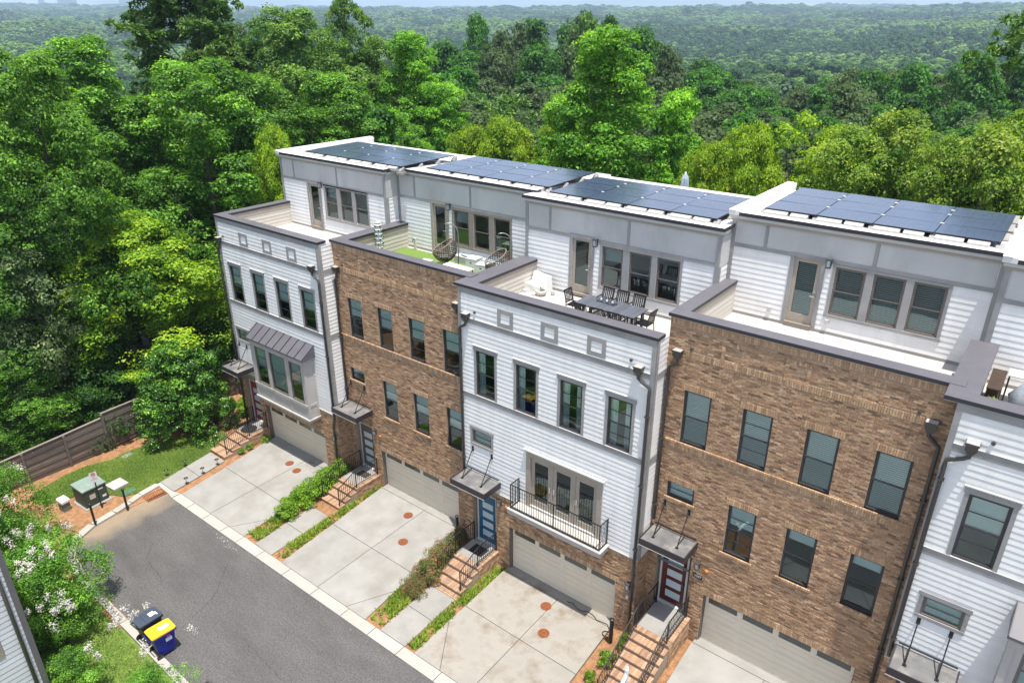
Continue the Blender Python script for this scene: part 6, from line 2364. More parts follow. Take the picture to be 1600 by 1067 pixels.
wheelie_bin('charcoal wheeled bin with a slate blue lid, behind the blue bin', (-8.03, -10.83, -0.14), 3, BINK, BINLID, [(-0.10, 0.12, 0.06, 0.26), (0.0, 0.18, 0.26, 0.31)])
wheelie_bin('royal blue wheeled bin with a yellow lid', (-7.12, -10.82, -0.14), -2, BLUEB, YELB, [(-0.08, 0.10, -0.06, 0.28)], True)

# white sign post stepping into view at the lower edge
sp = thing('yard_sign_post', 'white wooden yard sign post rising in front of the long brick steps', 'sign post', (7.28, -3.46, 0.12), rz=R(8), local=True)
MB().box(-0.05, 0.05, -0.05, 0.05, 0.0, 2.38).build('post', WHITE, sp)
MB().box(-0.045, 0.045, -0.85, -0.051, 2.08, 2.17).build('arm', WHITE, sp)
MB().lathe([(0.0, 2.38), (0.065, 2.38), (0.065, 2.41), (0.035, 2.44), (0.05, 2.49), (0.0, 2.54)], 0, 0, 12).build('finial', WHITE, sp)

# black hose lying at the corner of the stained drive
hp = []
for k in range(60):
    t = k / 59
    hp.append((2.9 + 2.15 * t + 0.05 * math.sin(t * 25), -0.10 - 0.42 * max(0, t - 0.6) + 0.06 * math.sin(t * 17), 0.012))
for k in range(30):
    t = k / 29 * 4 * math.pi
    hp.append((4.95 + 0.16 * math.cos(t), -0.55 + 0.13 * math.sin(t), 0.02 + 0.012 * k / 29))
o = MB().tube(hp, 0.014, 6).build('garden_hose', BLACK, smooth=True)
tag(o, 'black hose trailing along the garage threshold below the balcony', 'hose')

# lampless corner of the street across: side of another house, cut off by the left edge
nb = thing('townhouse', 'grey sided house corner behind the white-flowering trees across the street', 'townhouse', (-7.6, -14.2, 0))
NX, NY = -7.60, -14.20
m = MB()
hole = [(-16.05, -15.10, 3.0, 4.35)]
sheet(m, -24.0, NY, -0.4, 9.5, NX, hole, 0, axis='y')
m.face([(NX, NY, -0.4), (NX - 16, NY, -0.4), (NX - 16, NY, 9.5), (NX, NY, 9.5)])
m.face([(NX - 16, NY, -0.4), (NX - 16, -24, -0.4), (NX - 16, -24, 9.5), (NX - 16, NY, 9.5)])
m.face([(NX - 16, -24, -0.4), (NX, -24, -0.4), (NX, -24, 9.5), (NX - 16, -24, 9.5)])
m.face([(NX, NY, 9.5), (NX - 16, NY, 9.5), (NX - 16, -24, 9.5), (NX, -24, 9.5)])
m.build('wall', SIDING_G, nb)
siding(nb, -21.0, NY - 0.14, 1.0, 9.5, NX + 0.012, [(-16.20, -14.95, 2.85, 4.60)], material=SIDING_G, face='+x', expo=0.19)
MB().box(NX + 0.012, NX + 0.05, NY - 0.14, NY + 0.02, 0, 9.5).build('corner_board', mat('slate_trim', (0.12, 0.115, 0.12), 0.6, var=0.08), nb)
MB().box(NX + 0.012, NX + 0.022, -23, NY - 0.14, -0.3, 0.99).build('base_wall', MORTAR, nb)
f = MB()
for (a, b, c, d) in ((-16.18, -16.05, 2.87, 4.48), (-15.10, -14.97, 2.87, 4.48), (-16.05, -15.10, 4.352, 4.48), (-16.05, -15.10, 2.87, 2.998)):
    f.box(NX + 0.012, NX + 0.045, a, b, c, d)
f.build('window_casing', TAUPE, nb)
f = MB()
for (a, b, c, d) in ((-16.05, -16.0, 3.0, 4.35), (-15.15, -15.10, 3.0, 4.35), (-16.0, -15.15, 4.30, 4.35), (-16.0, -15.15, 3.0, 3.05), (-16.0, -15.15, 3.66, 3.70)):
    f.box(NX - 0.03, NX + 0.02, a, b, c, d)
wd = f.build('window', FRAME_T, nb)
MB().face([(NX - 0.01, -16.0, 3.05), (NX - 0.01, -15.15, 3.05), (NX - 0.01, -15.15, 4.30), (NX - 0.01, -16.0, 4.30)]).build('pane', GLASS, wd)
MB().face([(NX - 0.12, -16.1, 3.2), (NX - 0.12, -15.05, 3.2), (NX - 0.12, -15.05, 4.4), (NX - 0.12, -16.1, 4.4)]).build('shade', BLIND, wd)
MB().tube([(NX + 0.10, NY - 0.30, 9.4), (NX + 0.10, NY - 0.30, 0.0)], 0.055, 10).build('downspout', DARKMETAL, nb, smooth=True)

# ------------------------------------------------------------------ plants
L_BROAD = leaf_mat('broadleaf_green', (0.034, 0.092, 0.012), (0.114, 0.271, 0.029), (0.33, 0.619, 0.075))
L_OAK = leaf_mat('oak_green', (0.034, 0.081, 0.015), (0.101, 0.215, 0.033), (0.313, 0.486, 0.095), objvar=0.12)
L_POPLAR = leaf_mat('poplar_green', (0.04, 0.123, 0.01), (0.133, 0.341, 0.025), (0.367, 0.62, 0.07), objvar=0.1)
L_YELLOW = leaf_mat('yellow_green', (0.068, 0.144, 0.01), (0.216, 0.373, 0.019), (0.524, 0.62, 0.055), trans=0.4, objvar=0.12)
L_OLIVE = leaf_mat('olive_gold_green', (0.064, 0.12, 0.014), (0.175, 0.305, 0.032), (0.381, 0.439, 0.084), trans=0.4, objvar=0.1)
L_GREY = leaf_mat('grey_green', (0.047, 0.082, 0.03), (0.13, 0.198, 0.074), (0.384, 0.46, 0.2), objvar=0.12)
L_DARK = leaf_mat('dark_green', (0.02, 0.067, 0.009), (0.044, 0.13, 0.013), (0.105, 0.238, 0.026), objvar=0.12)
L_HOLLY = leaf_mat('holly_green', (0.033, 0.092, 0.012), (0.086, 0.231, 0.025), (0.316, 0.6, 0.073), trans=0.2, rough=0.32)
L_PINE = leaf_mat('pine_green', (0.054, 0.129, 0.026), (0.107, 0.218, 0.04), (0.197, 0.31, 0.066), trans=0.2)
L_MYRTLE = leaf_mat('myrtle_green', (0.036, 0.103, 0.013), (0.112, 0.274, 0.028), (0.343, 0.605, 0.075))
L_HEDGE = leaf_mat('hedge_green', (0.063, 0.144, 0.01), (0.166, 0.309, 0.02), (0.378, 0.563, 0.051))
L_RED = leaf_mat('reddish_shrub', (0.076, 0.137, 0.028), (0.187, 0.184, 0.063), (0.534, 0.168, 0.103))
L_MID = leaf_mat('wood_green', (0.018, 0.068, 0.009), (0.048, 0.155, 0.017), (0.127, 0.333, 0.042), objvar=0.22)
L_MIDO = leaf_mat('wood_dull_green', (0.041, 0.081, 0.023), (0.078, 0.132, 0.04), (0.16, 0.213, 0.082), objvar=0.2)
L_FAR2 = leaf_mat('far_light_green', (0.095, 0.182, 0.043), (0.182, 0.317, 0.074), (0.297, 0.446, 0.115), objvar=0.2)
L_FAR3 = leaf_mat('far_dark_green', (0.027, 0.078, 0.027), (0.049, 0.121, 0.041), (0.095, 0.189, 0.061), objvar=0.2)
L_FAR = leaf_mat('far_wood_green', (0.049, 0.12, 0.031), (0.103, 0.203, 0.049), (0.204, 0.313, 0.082), objvar=0.38)
PETAL = leaf_mat('white_petals', (0.36, 0.33, 0.27), (0.50, 0.47, 0.42), (0.62, 0.60, 0.57), trans=0.3)
BARK = mat('grey_brown_bark', (0.115, 0.092, 0.075), 0.95, var=0.3, scale=6, bump=0.6, bscale=25)
BARKP = mat('reddish_pine_bark', (0.13, 0.085, 0.06), 0.95, var=0.3, scale=6, bump=0.6, bscale=20)


def leaves_mesh(name, P, Nn, size, tone, m, aspect=0.66, jitter=0.75, fold=True, rnd=None):
    """one folded diamond per leaf; P centres, Nn normals (rough), size per leaf, tone per leaf 0..1"""
    rnd = rnd or rng
    n = len(P)
    Nn = Nn + rnd.normal(0, jitter * 0.45, (n, 3))
    Nn /= np.linalg.norm(Nn, axis=1)[:, None] + 1e-9
    ref = rnd.normal(0, 1, (n, 3))
    T = np.cross(Nn, ref)
    T /= np.linalg.norm(T, axis=1)[:, None] + 1e-9
    B = np.cross(Nn, T)
    L = (size * 0.5)[:, None]
    W = L * aspect
    V = np.empty((n, 4, 3), np.float32)
    dr = Nn * (size * 0.12)[:, None]
    V[:, 0] = P - T * L
    V[:, 1] = P + B * W + dr
    V[:, 2] = P + T * L
    V[:, 3] = P - B * W + dr
    me = bpy.data.meshes.new(name)
    me.vertices.add(n * 4)
    me.vertices.foreach_set('co', V.reshape(-1))
    if fold:
        idx = np.arange(n)[:, None] * 4 + np.array([0, 1, 2, 0, 2, 3])[None]
        me.loops.add(n * 6)
        me.loops.foreach_set('vertex_index', idx.reshape(-1).astype(np.int32))
        me.polygons.add(n * 2)
        me.polygons.foreach_set('loop_start', np.arange(0, n * 6, 3, dtype=np.int32))
        me.polygons.foreach_set('loop_total', np.full(n * 2, 3, np.int32))
        tone = np.repeat(tone, 2)
    else:
        idx = np.arange(n * 4)
        me.loops.add(n * 4)
        me.loops.foreach_set('vertex_index', idx.astype(np.int32))
        me.polygons.add(n)
        me.polygons.foreach_set('loop_start', np.arange(0, n * 4, 4, dtype=np.int32))
        me.polygons.foreach_set('loop_total', np.full(n, 4, np.int32))
    me.update(calc_edges=True)
    a = me.attributes.new('tone', 'FLOAT', 'FACE')
    a.data.foreach_set('value', np.clip(tone, 0, 1).astype(np.float32))
    me.materials.append(m)
    return me


def envelope(kind, t):
    """crown radius (0..1) at height fraction t of the crown"""
    t = np.clip(t, 0, 1)
    if kind == 'round':
        return np.sqrt(np.clip(1 - (2 * t - 0.85) ** 2 / 1.34, 0, 1))
    if kind == 'cone':
        return np.clip(1.12 - t, 0, 1) ** 0.62 * np.clip(t * 5 + 0.45, 0, 1)
    if kind == 'oval':
        return np.sin(np.pi * np.clip(t * 0.9 + 0.08, 0, 1)) ** 0.6
    if kind == 'spread':
        return np.clip(1.05 - t ** 2.2, 0, 1) ** 0.5 * np.clip(t * 2.2 + 0.25, 0, 1)
    if kind == 'dome':
        return np.sqrt(np.clip(1 - t ** 2, 0, 1))
    return np.ones_like(t)


def crown_points(kind, z0, z1, rad, nlobe, nclump, nleaf, lobe_r, clump_r, seed, inner=0.25, flat=0.6):
    """leaves in clumps on the skin of lobes, lobes spread through the envelope: leaves gaps and shaded hollows"""
    q = np.random.default_rng(seed)
    # lobes: stratified in height and angle
    k = np.arange(nlobe)
    t = (k + q.uniform(0.1, 0.9, nlobe)) / nlobe
    t = t ** 0.9
    ang = k * 2.39996 + q.uniform(-0.5, 0.5, nlobe)
    env = envelope(kind, t)
    rr = env * rad * q.uniform(0.42, 0.92, nlobe)
    rr[q.random(nlobe) < inner] *= 0.35
    lc = np.stack([rr * np.cos(ang), rr * np.sin(ang), z0 + (z1 - z0) * t * 0.97], 1)
    lr = lobe_r * q.uniform(0.55, 1.30, nlobe) * (0.45 + 0.55 * env)
    # clumps on lobes
    li = q.integers(0, nlobe, nclump)
    d = q.normal(0, 1, (nclump, 3))
    d[:, 2] += 0.45
    out = lc[li].copy()
    out[:, 2] -= (z0 + z1) / 2
    out /= np.linalg.norm(out, axis=1)[:, None] + 1e-6
    d += out * 0.6
    d /= np.linalg.norm(d, axis=1)[:, None]
    cc = lc[li] + d * (lr[li] * q.uniform(0.72, 1.05, nclump))[:, None] * np.array([1, 1, 0.85])
    ctone = np.clip(q.normal(0.42, 0.17, nclump), 0, 1)
    cr = clump_r * q.uniform(0.6, 1.35, nclump)
    # leaves on the upper skin of each clump, so that clumps read as lit domes with dark gaps between
    ci = np.repeat(np.arange(nclump), nleaf)
    n = len(ci)
    u = q.normal(0, 1, (n, 3))
    u[:, 2] = u[:, 2] * 0.75 + 0.55
    u += d[ci] * 0.45
    u /= np.linalg.norm(u, axis=1)[:, None]
    off = u * (cr[ci] * q.uniform(0.55, 1.08, n) ** 0.6)[:, None]
    off[:, 2] *= flat
    off += q.normal(0, 0.10, (n, 3)) * cr[ci][:, None]
    P = cc[ci] + off
    N = u * 0.9 + np.array([0, 0, 0.45])
    ltone = q.normal(0, 0.10, nlobe)
    tone = ctone[ci] + ltone[li][ci] + q.normal(0, 0.14, n)
    return P, N, tone, lc, q


def trunk_mesh(name, h, r, limbs, m, seed, top=0.8):
    """tapered trunk with limbs reaching the crown's lobes"""
    q = random.Random(seed)
    mb = MB()
    pts, rad = [], []
    lean = (q.uniform(-.03, .03), q.uniform(-.03, .03))
    for k in range(7):
        t = k / 6 * top
        pts.append((lean[0] * h * t + q.uniform(-.06, .06) * t * 2, lean[1] * h * t + q.uniform(-.06, .06) * t * 2, h * t - 0.3 * (k == 0)))
        rad.append(r * (1.25 if k == 0 else 1 - 0.85 * t))
    mb.tube(pts, rad, 8)
    for L in limbs:
        L = Vector(L)
        zb = max(0.15 * h, L.z - 0.35 * Vector((L.x, L.y, 0)).length - 0.16 * h)
        zb = min(zb, h * top * 0.92)
        b = Vector((lean[0] * zb, lean[1] * zb, zb))
        mid = b.lerp(L, 0.5) + Vector((q.uniform(-.3, .3), q.uniform(-.3, .3), -0.04 * h * 0.5))
        r0 = r * (1 - 0.85 * zb / h) * 0.5
        mb.tube([tuple(b), tuple(mid), tuple(L)], [r0, r0 * 0.62, r0 * 0.2], 5)
    return mb.mesh(name, m, smooth=True)


PROTO = {}


def proto(key, kind, H, rad, z0f, nlobe, nclump, nleaf, lobe_r, clump_r, leaf, lm, seed, bark=None, aspect=0.62, fold=True, flat=0.6, inner=0.25, tr=0.22, jitter=0.75):
    z0, z1 = H * z0f, H - lobe_r * 0.75
    P, N, tone, lc, q = crown_points(kind, z0 + lobe_r * 0.4, z1, rad, nlobe, nclump, nleaf, lobe_r, clump_r, seed, inner, flat)
    size = leaf * q.uniform(0.65, 1.3, len(P))
    crown = leaves_mesh('crown', P, N, size, tone, lm, aspect, jitter, fold, q)
    sel = q.permutation(nlobe)[:min(nlobe, 14)]
    trunk = trunk_mesh('trunk', H, tr, [tuple(lc[i]) for i in sel], bark or BARK, seed)
    PROTO[key] = dict(H=float(np.percentile(P[:, 2], 99.8)), r=float(np.percentile(np.hypot(P[:, 0], P[:, 1]), 96)), crown=crown, trunk=trunk)


proto('broad', 'oval', 17.0, 4.8, 0.10, 84, 2500, 27, 1.10, 0.42, 0.15, L_BROAD, 11)
proto('broad2', 'spread', 17.0, 4.8, 0.10, 80, 2500, 27, 1.12, 0.42, 0.15, L_BROAD, 12)
proto('gum', 'cone', 18.0, 4.6, 0.10, 90, 2500, 27, 1.02, 0.40, 0.15, L_BROAD, 21)
proto('oak', 'oval', 20.0, 5.2, 0.20, 72, 2300, 22, 1.15, 0.46, 0.185, L_OAK, 13, inner=0.2)
proto('poplar', 'cone', 19.0, 4.4, 0.06, 96, 2500, 25, 0.95, 0.40, 0.16, L_POPLAR, 14, jitter=0.8)
proto('yellow', 'dome', 12.0, 4.6, 0.30, 76, 2400, 26, 0.98, 0.40, 0.14, L_YELLOW, 15)
proto('olive', 'oval', 14.0, 3.4, 0.05, 80, 1900, 24, 0.72, 0.34, 0.13, L_OLIVE, 16, flat=0.9)
proto('grey', 'oval', 12.0, 4.0, 0.04, 70, 1800, 24, 0.95, 0.38, 0.15, L_GREY, 17)
proto('dark', 'dome', 6.0, 3.0, 0.02, 30, 700, 36, 0.90, 0.42, 0.14, L_DARK, 18)
proto('holly', 'dome', 5.0, 2.5, 0.0, 110, 2000, 20, 0.50, 0.24, 0.115, L_HOLLY, 19, jitter=0.8)
proto('sparse', 'spread', 13.0, 2.6, 0.45, 16, 240, 30, 0.70, 0.34, 0.14, L_YELLOW, 20, tr=0.16, inner=0.1)
# pine: whorls of tufts on level boughs
def pine_proto(key, H, rad, seed, lm=L_PINE, z0f=0.45, nb=30, tufts=26, needles=26, nl=0.34):
    q = np.random.default_rng(seed)
    P, N, T = [], [], []
    ends = []
    for b in range(nb):
        t = b / (nb - 1)
        z = H * (z0f + (0.97 - z0f) * t)
        L = rad * (1.0 - 0.72 * t) * q.uniform(0.6, 1.1)
        a = b * 2.4 + q.uniform(-.4, .4)
        e = np.array([math.cos(a) * L, math.sin(a) * L, z + L * q.uniform(0.0, 0.28)])
        s = np.array([0, 0, z - 0.05 * H])
        ends.append(tuple(e))
        for k in range(tufts):
            u = 0.35 + 0.68 * q.random() ** 0.7
            c = s + (e - s) * u + q.normal(0, 0.30 + 0.05 * L, 3) * np.array([1, 1, 0.6])
            dirs = q.normal(0, 1, (needles, 3))
            dirs[:, 2] += 0.5
            dirs /= np.linalg.norm(dirs, axis=1)[:, None]
            P.append(c + dirs * nl * 0.45)
            N.append(np.cross(dirs, q.normal(0, 1, (needles, 3))))
            T.append(np.clip(q.normal(0.45, 0.2), 0, 1) + q.normal(0, 0.1, needles))
    P, N, T = np.concatenate(P), np.concatenate(N), np.concatenate(T)
    crown = leaves_mesh('crown', P, N, nl * q.uniform(0.7, 1.2, len(P)), T, lm, 0.24, 0.5, False, q)
    PROTO[key] = dict(H=float(np.percentile(P[:, 2], 99.8)), r=float(np.percentile(np.hypot(P[:, 0], P[:, 1]), 96)), crown=crown, trunk=trunk_mesh('trunk', H, 0.26, ends[::2], BARKP, seed, top=0.97))


pine_proto('pine', 22.0, 5.0, 31, z0f=0.5, nb=34, tufts=40, needles=30, nl=0.40)
pine_proto('tall_pine', 22.0, 4.6, 33, z0f=0.84, nb=14, tufts=26, needles=28, nl=0.38)


def tree(key, x, y, ztop, r, label, group=None, rz=None, name='tree', zb=None, cat='tree'):
    p = PROTO[key]
    zb = float(ground_z(x, y)) if zb is None else zb
    t = thing(name, label, cat, (x, y, zb), random.uniform(0, 6.28) if rz is None else rz, group, local=True)
    s = (r / p['r'], r / p['r'], (ztop - zb) / p['H'])
    for nm in ('trunk', 'crown'):
        o = bpy.data.objects.new(nm, p[nm])
        COL.objects.link(o)
        o.parent = t
        o.scale = s
    return t


G_LEFT = 'trees of the wood left of the houses'
G_BACK = 'trees close behind the solar roofs'
NEAR = [
    ('gum', -33.0, 1.0, 19.6, 4.9, 'tall pointed broadleaf tree rising above the left side of the wood'),
    ('broad2', -26.5, -4.0, 19.1, 4.2, 'broadleaf tree at the left edge, behind the fence'),
    ('broad2', -27.8, 5.4, 18.4, 5.6, 'wide leafy tree below the big pine'),
    ('gum', -31.0, 3.0, 16.4, 4.6, 'mid green tree directly behind the glowing yellow-green tree'),
    ('oak', -36.1, 18.5, 21.4, 6.2, 'dull green oak reaching the sky right of the big pine'),
    ('oak', -36.7, 24.2, 22.6, 3.4, 'narrow oak whose top stands against the sky'),
    ('poplar', -30.2, 25.4, 19.7, 4.4, 'bright pointed tree beyond the leftmost solar roof'),
    ('oak', -35.2, 25.9, 19.3, 4.0, 'oak between the narrow sky-topped oak and the bright pointed tree'),
    ('gum', -25.8, 13.9, 17.4, 4.8, 'dark leafy tree just behind the leftmost roof'),
    ('gum', -27.7, 9.4, 17.4, 4.5, 'leafy tree left of the leftmost roof, above the small yellow tree'),
    ('pine', -40.1, 12.2, 24.6, 6.2, 'big pine standing highest over the left wood'),
    ('yellow', -23.0, 6.9, 14.9, 2.3, 'small yellow-green tree touching the leftmost roof edge'),
    ('broad', -22.8, 6.0, 10.6, 2.2, 'leafy tree beside the wall of the white end house'),
    ('yellow', -26.0, -0.9, 10.8, 5.4, 'broad glowing yellow-green tree behind the fence'),
    ('broad2', -31.2, -1.6, 14.0, 4.2, 'mid green tree left behind the glowing yellow-green tree'),
    ('grey', -26.6, -6.6, 12.0, 3.4, 'grey-green tree at the left edge below the tall broadleaf trees'),
    ('grey', -26.0, -6.4, 8.6, 2.4, 'small grey-green tree between the left edge and the glowing tree'),
    ('broad', -25.6, -8.6, 5.0, 2.9, 'low bright bushy tree hanging over the fence at the left edge'),
    ('dark', -24.9, -4.6, 4.6, 3.0, 'dark bushy tree behind the middle of the fence'),
    ('dark', -24.0, 1.8, 4.6, 2.4, 'dark bushy tree behind the glossy evergreen'),
    ('poplar', -7.9, 19.1, 20.1, 4.9, 'tall bright green pointed tree right behind the solar roofs'),
    ('poplar', -4.0, 20.0, 17.0, 2.8, 'smaller bright tree leaning on the right side of the tall pointed one'),
    ('poplar', -10.6, 18.5, 16.6, 2.8, 'smaller bright tree on the left side of the tall pointed one'),
    ('yellow', -15.4, 18.7, 14.9, 3.2, 'yellow-green tree behind the second solar array'),
    ('yellow', -18.9, 19.6, 14.0, 3.0, 'yellow-green tree behind the gap of the first two solar arrays'),
    ('yellow', -13.2, 22.4, 14.6, 3.0, 'yellow-green tree left of the tall pointed one'),
    ('poplar', -25.8, 24.2, 16.2, 3.6, 'bright tree below and right of the pointed tree beyond the leftmost roof'),
    ('broad', -24.2, 17.2, 14.8, 4.2, 'leafy tree just behind the leftmost solar array'),
    ('yellow', 1.2, 17.9, 15.8, 3.0, 'yellow-green tree behind the pale parasol'),
    ('yellow', -0.4, 16.6, 14.9, 2.5, 'low yellow-green tree beside the pale parasol'),
    ('sparse', 2.6, 20.5, 16.2, 2.4, 'thin half-bare tree with forked grey limbs behind the roofs'),
    ('olive', 5.6, 19.2, 15.9, 3.1, 'olive green tree with reddish tips next to the thin half-bare tree'),
    ('olive', 7.5, 20.6, 16.6, 3.3, 'tallest of the olive trees with reddish tips behind the tallest roof'),
    ('olive', 9.9, 17.9, 15.9, 2.6, 'olive tree directly behind the rightmost solar array'),
    ('olive', 11.3, 16.5, 16.6, 3.0, 'olive tree near the right edge behind the tallest roof'),
    ('olive', 12.3, 18.1, 17.1, 3.2, 'olive tree cut by the right edge'),
    ('yellow', 3.6, 24.0, 15.2, 3.2, 'yellow-green tree behind the thin half-bare tree'),
    ('tall_pine', 12.9, 28.2, 22.0, 4.6, 'pine reaching in at the upper right corner'),
    ('broad', -29.0, -5.2, 18.0, 5.0, 'broadleaf tree cut by the left edge'),
    ('broad', -28.0, -8.0, 12.2, 4.0, 'lower broadleaf tree cut by the left edge'),
]
for key, x, y, zt, r, l in NEAR:
    tree(key, x, y, zt, r, l, G_LEFT if x < -22.2 else G_BACK)
tree('holly', -20.8, -2.3, 5.2, 2.45, 'glossy dense evergreen tree on the mulch beside the white end house', rz=1.0, zb=-0.12)

# ---- shrubs by the entrances
proto('round_shrub', 'dome', 1.7, 0.68, 0.0, 16, 300, 20, 0.26, 0.13, 0.055, L_HOLLY, 41, tr=0.03)
proto('hedge_shrub', 'dome', 1.05, 0.62, 0.0, 16, 190, 16, 0.24, 0.16, 0.085, L_HEDGE, 42, tr=0.02)
proto('hedge_shrub2', 'dome', 1.05, 0.62, 0.0, 16, 190, 16, 0.24, 0.16, 0.085, L_HEDGE, 43, tr=0.02)
proto('nandina', 'dome', 0.95, 0.60, 0.0, 18, 230, 16, 0.22, 0.14, 0.055, L_RED, 44, tr=0.02, flat=0.9)
proto('nandina2', 'dome', 0.95, 0.60, 0.0, 18, 230, 16, 0.22, 0.14, 0.055, L_RED, 45, tr=0.02, flat=0.9)
proto('small_plant', 'dome', 0.5, 0.30, 0.0, 9, 80, 12, 0.13, 0.09, 0.06, L_HEDGE, 46, tr=0.015)


def shrub(key, x, y, zb, h, r, label, group=None, name='shrub', cat='shrub'):
    return tree(key, x, y, zb + h, r, label, group, name=name, zb=zb, cat=cat)


shrub('round_shrub', -19.25, -0.75, -0.13, 1.75, 0.72, 'clipped round evergreen shrub left of the red door')
shrub('hedge_shrub', -19.9, 0.6, -0.13, 1.0, 0.6, 'low green shrub between the round shrub and the fence')
G_H = 'bright green hedge shrubs along the brown house steps'
for i, (x, y, h, r, l) in enumerate(((-10.15, -3.35, 0.80, 0.60, 'bright green hedge shrub nearest the kerb'), (-10.30, -2.60, 0.95, 0.62, 'second bright green hedge shrub from the kerb'),
                                     (-10.38, -1.80, 1.02, 0.62, 'third bright green hedge shrub from the kerb'), (-10.42, -1.0, 1.1, 0.62, 'fourth bright green hedge shrub from the kerb, beside the railing'),
                                     (-10.42, -0.25, 1.15, 0.58, 'bright green hedge shrub against the house wall'))):
    shrub(('hedge_shrub', 'hedge_shrub2')[i % 2], x, y, -0.13, h, r, l, G_H)
G_N = 'reddish shrubs along the teal blue door steps'
for i, (x, y, h, r, l) in enumerate(((-2.18, -3.35, 0.75, 0.56, 'reddish shrub nearest the kerb'), (-2.32, -2.55, 0.95, 0.62, 'second reddish shrub from the kerb'), (-2.42, -1.75, 1.02, 0.62, 'middle reddish shrub beside the foot of the railing'),
                                     (-2.46, -0.95, 1.05, 0.60, 'fourth reddish shrub from the kerb, beside the porch railing'), (-2.52, -0.20, 1.0, 0.55, 'reddish shrub nearest the black bollard at the wall'))):
    shrub(('nandina', 'nandina2')[i % 2], x, y, -0.13, h, r, l, G_N)
G_P = 'small green plants in mulch'
for x, y, z, h, r, l in ((5.62, -1.75, 0.05, 0.55, 0.34, 'bright green plant in the mulch left of the long brick flight, below the bollard'), (5.55, -2.65, 0.03, 0.40, 0.24, 'thin small plant in the mulch left of the long brick flight'),
                         (5.85, -0.75, 0.12, 0.7, 0.34, 'dark green plant behind the left railing of the long brick flight'), (5.45, -3.3, 0.0, 0.35, 0.22, 'small plant in the mulch at the lower picture edge, left of the long flight'),
                         (7.62, -2.45, 0.32, 0.38, 0.26, 'small bushy plant right of the long brick flight'), (-16.3, -0.45, -0.1, 0.35, 0.28, 'small green plant at the corner of the bay-window house garage'),
                         (-16.42, -1.35, -0.1, 0.28, 0.24, 'small green plant along the drive beside the red door steps'), (-16.36, -1.85, -0.1, 0.24, 0.22, 'smallest green plant along the drive beside the red door steps')):
    shrub('small_plant', x, y, z, h, r, l, G_P, name='plant', cat='plant')


# ---- liriope and grass along the walks, tufts on the lawn
def inside(poly, x, y):
    c = np.zeros(len(x), bool)
    n = len(poly)
    for i in range(n):
        x1, y1 = poly[i]
        x2, y2 = poly[(i + 1) % n]
        cond = ((y1 > y) != (y2 > y)) & (x < (x2 - x1) * (y - y1) / (y2 - y1 + 1e-12) + x1)
        c ^= cond
    return c


def blades(name, poly, dens, L, z, m, label, cat, lean=0.55, patch=0.0):
    a = np.array(poly)
    x0, y0 = a.min(0)
    x1, y1 = a.max(0)
    n = int((x1 - x0) * (y1 - y0) * dens)
    x, y = rng.uniform(x0, x1, n), rng.uniform(y0, y1, n)
    k = inside(poly, x, y)
    if patch:
        k &= (np.sin(x * 2.3 + 1) * np.sin(y * 2.9) + np.sin(x * 5.1) * np.cos(y * 4.3) + rng.normal(0, 0.5, n)) > patch
    x, y = x[k], y[k]
    n = len(x)
    ang = rng.uniform(0, 6.28, n)
    ln = L * rng.uniform(0.6, 1.3, n)
    el = rng.uniform(lean, 1.35, n)
    d = np.stack([np.cos(ang) * np.cos(el), np.sin(ang) * np.cos(el), np.sin(el)], 1) * ln[:, None]
    base = np.stack([x, y, np.full(n, z)], 1)
    N = np.stack([-d[:, 0] * 0.6, -d[:, 1] * 0.6, np.hypot(d[:, 0], d[:, 1]) + 0.02], 1)
    s = np.stack([-np.sin(ang), np.cos(ang), np.zeros(n)], 1) * (ln * 0.10)[:, None]
    V = np.empty((n, 4, 3), np.float32)
    V[:, 0] = base - s
    V[:, 1] = base + s
    V[:, 2] = base + d * 0.6 + s * 0.8
    V[:, 3] = base + d
    V[:, 3, 2] -= ln * 0.12
    me = bpy.data.meshes.new(name)
    me.vertices.add(n * 4)
    me.vertices.foreach_set('co', V.reshape(-1))
    me.loops.add(n * 4)
    me.loops.foreach_set('vertex_index', np.arange(n * 4, dtype=np.int32))
    me.polygons.add(n)
    me.polygons.foreach_set('loop_start', np.arange(0, n * 4, 4, dtype=np.int32))
    me.polygons.foreach_set('loop_total', np.full(n, 4, np.int32))
    me.update(calc_edges=True)
    at = me.attributes.new('tone', 'FLOAT', 'FACE')
    tn = 0.45 + 0.25 * np.sin(x * 1.7 + y * 0.6) * np.sin(y * 1.3) + rng.normal(0, 0.2, n)
    at.data.foreach_set('value', np.clip(tn, 0, 1).astype(np.float32))
    me.materials.append(m)
    o = bpy.data.objects.new(name, me)
    COL.objects.link(o)
    tag(o, label, cat, kind='stuff')
    return o


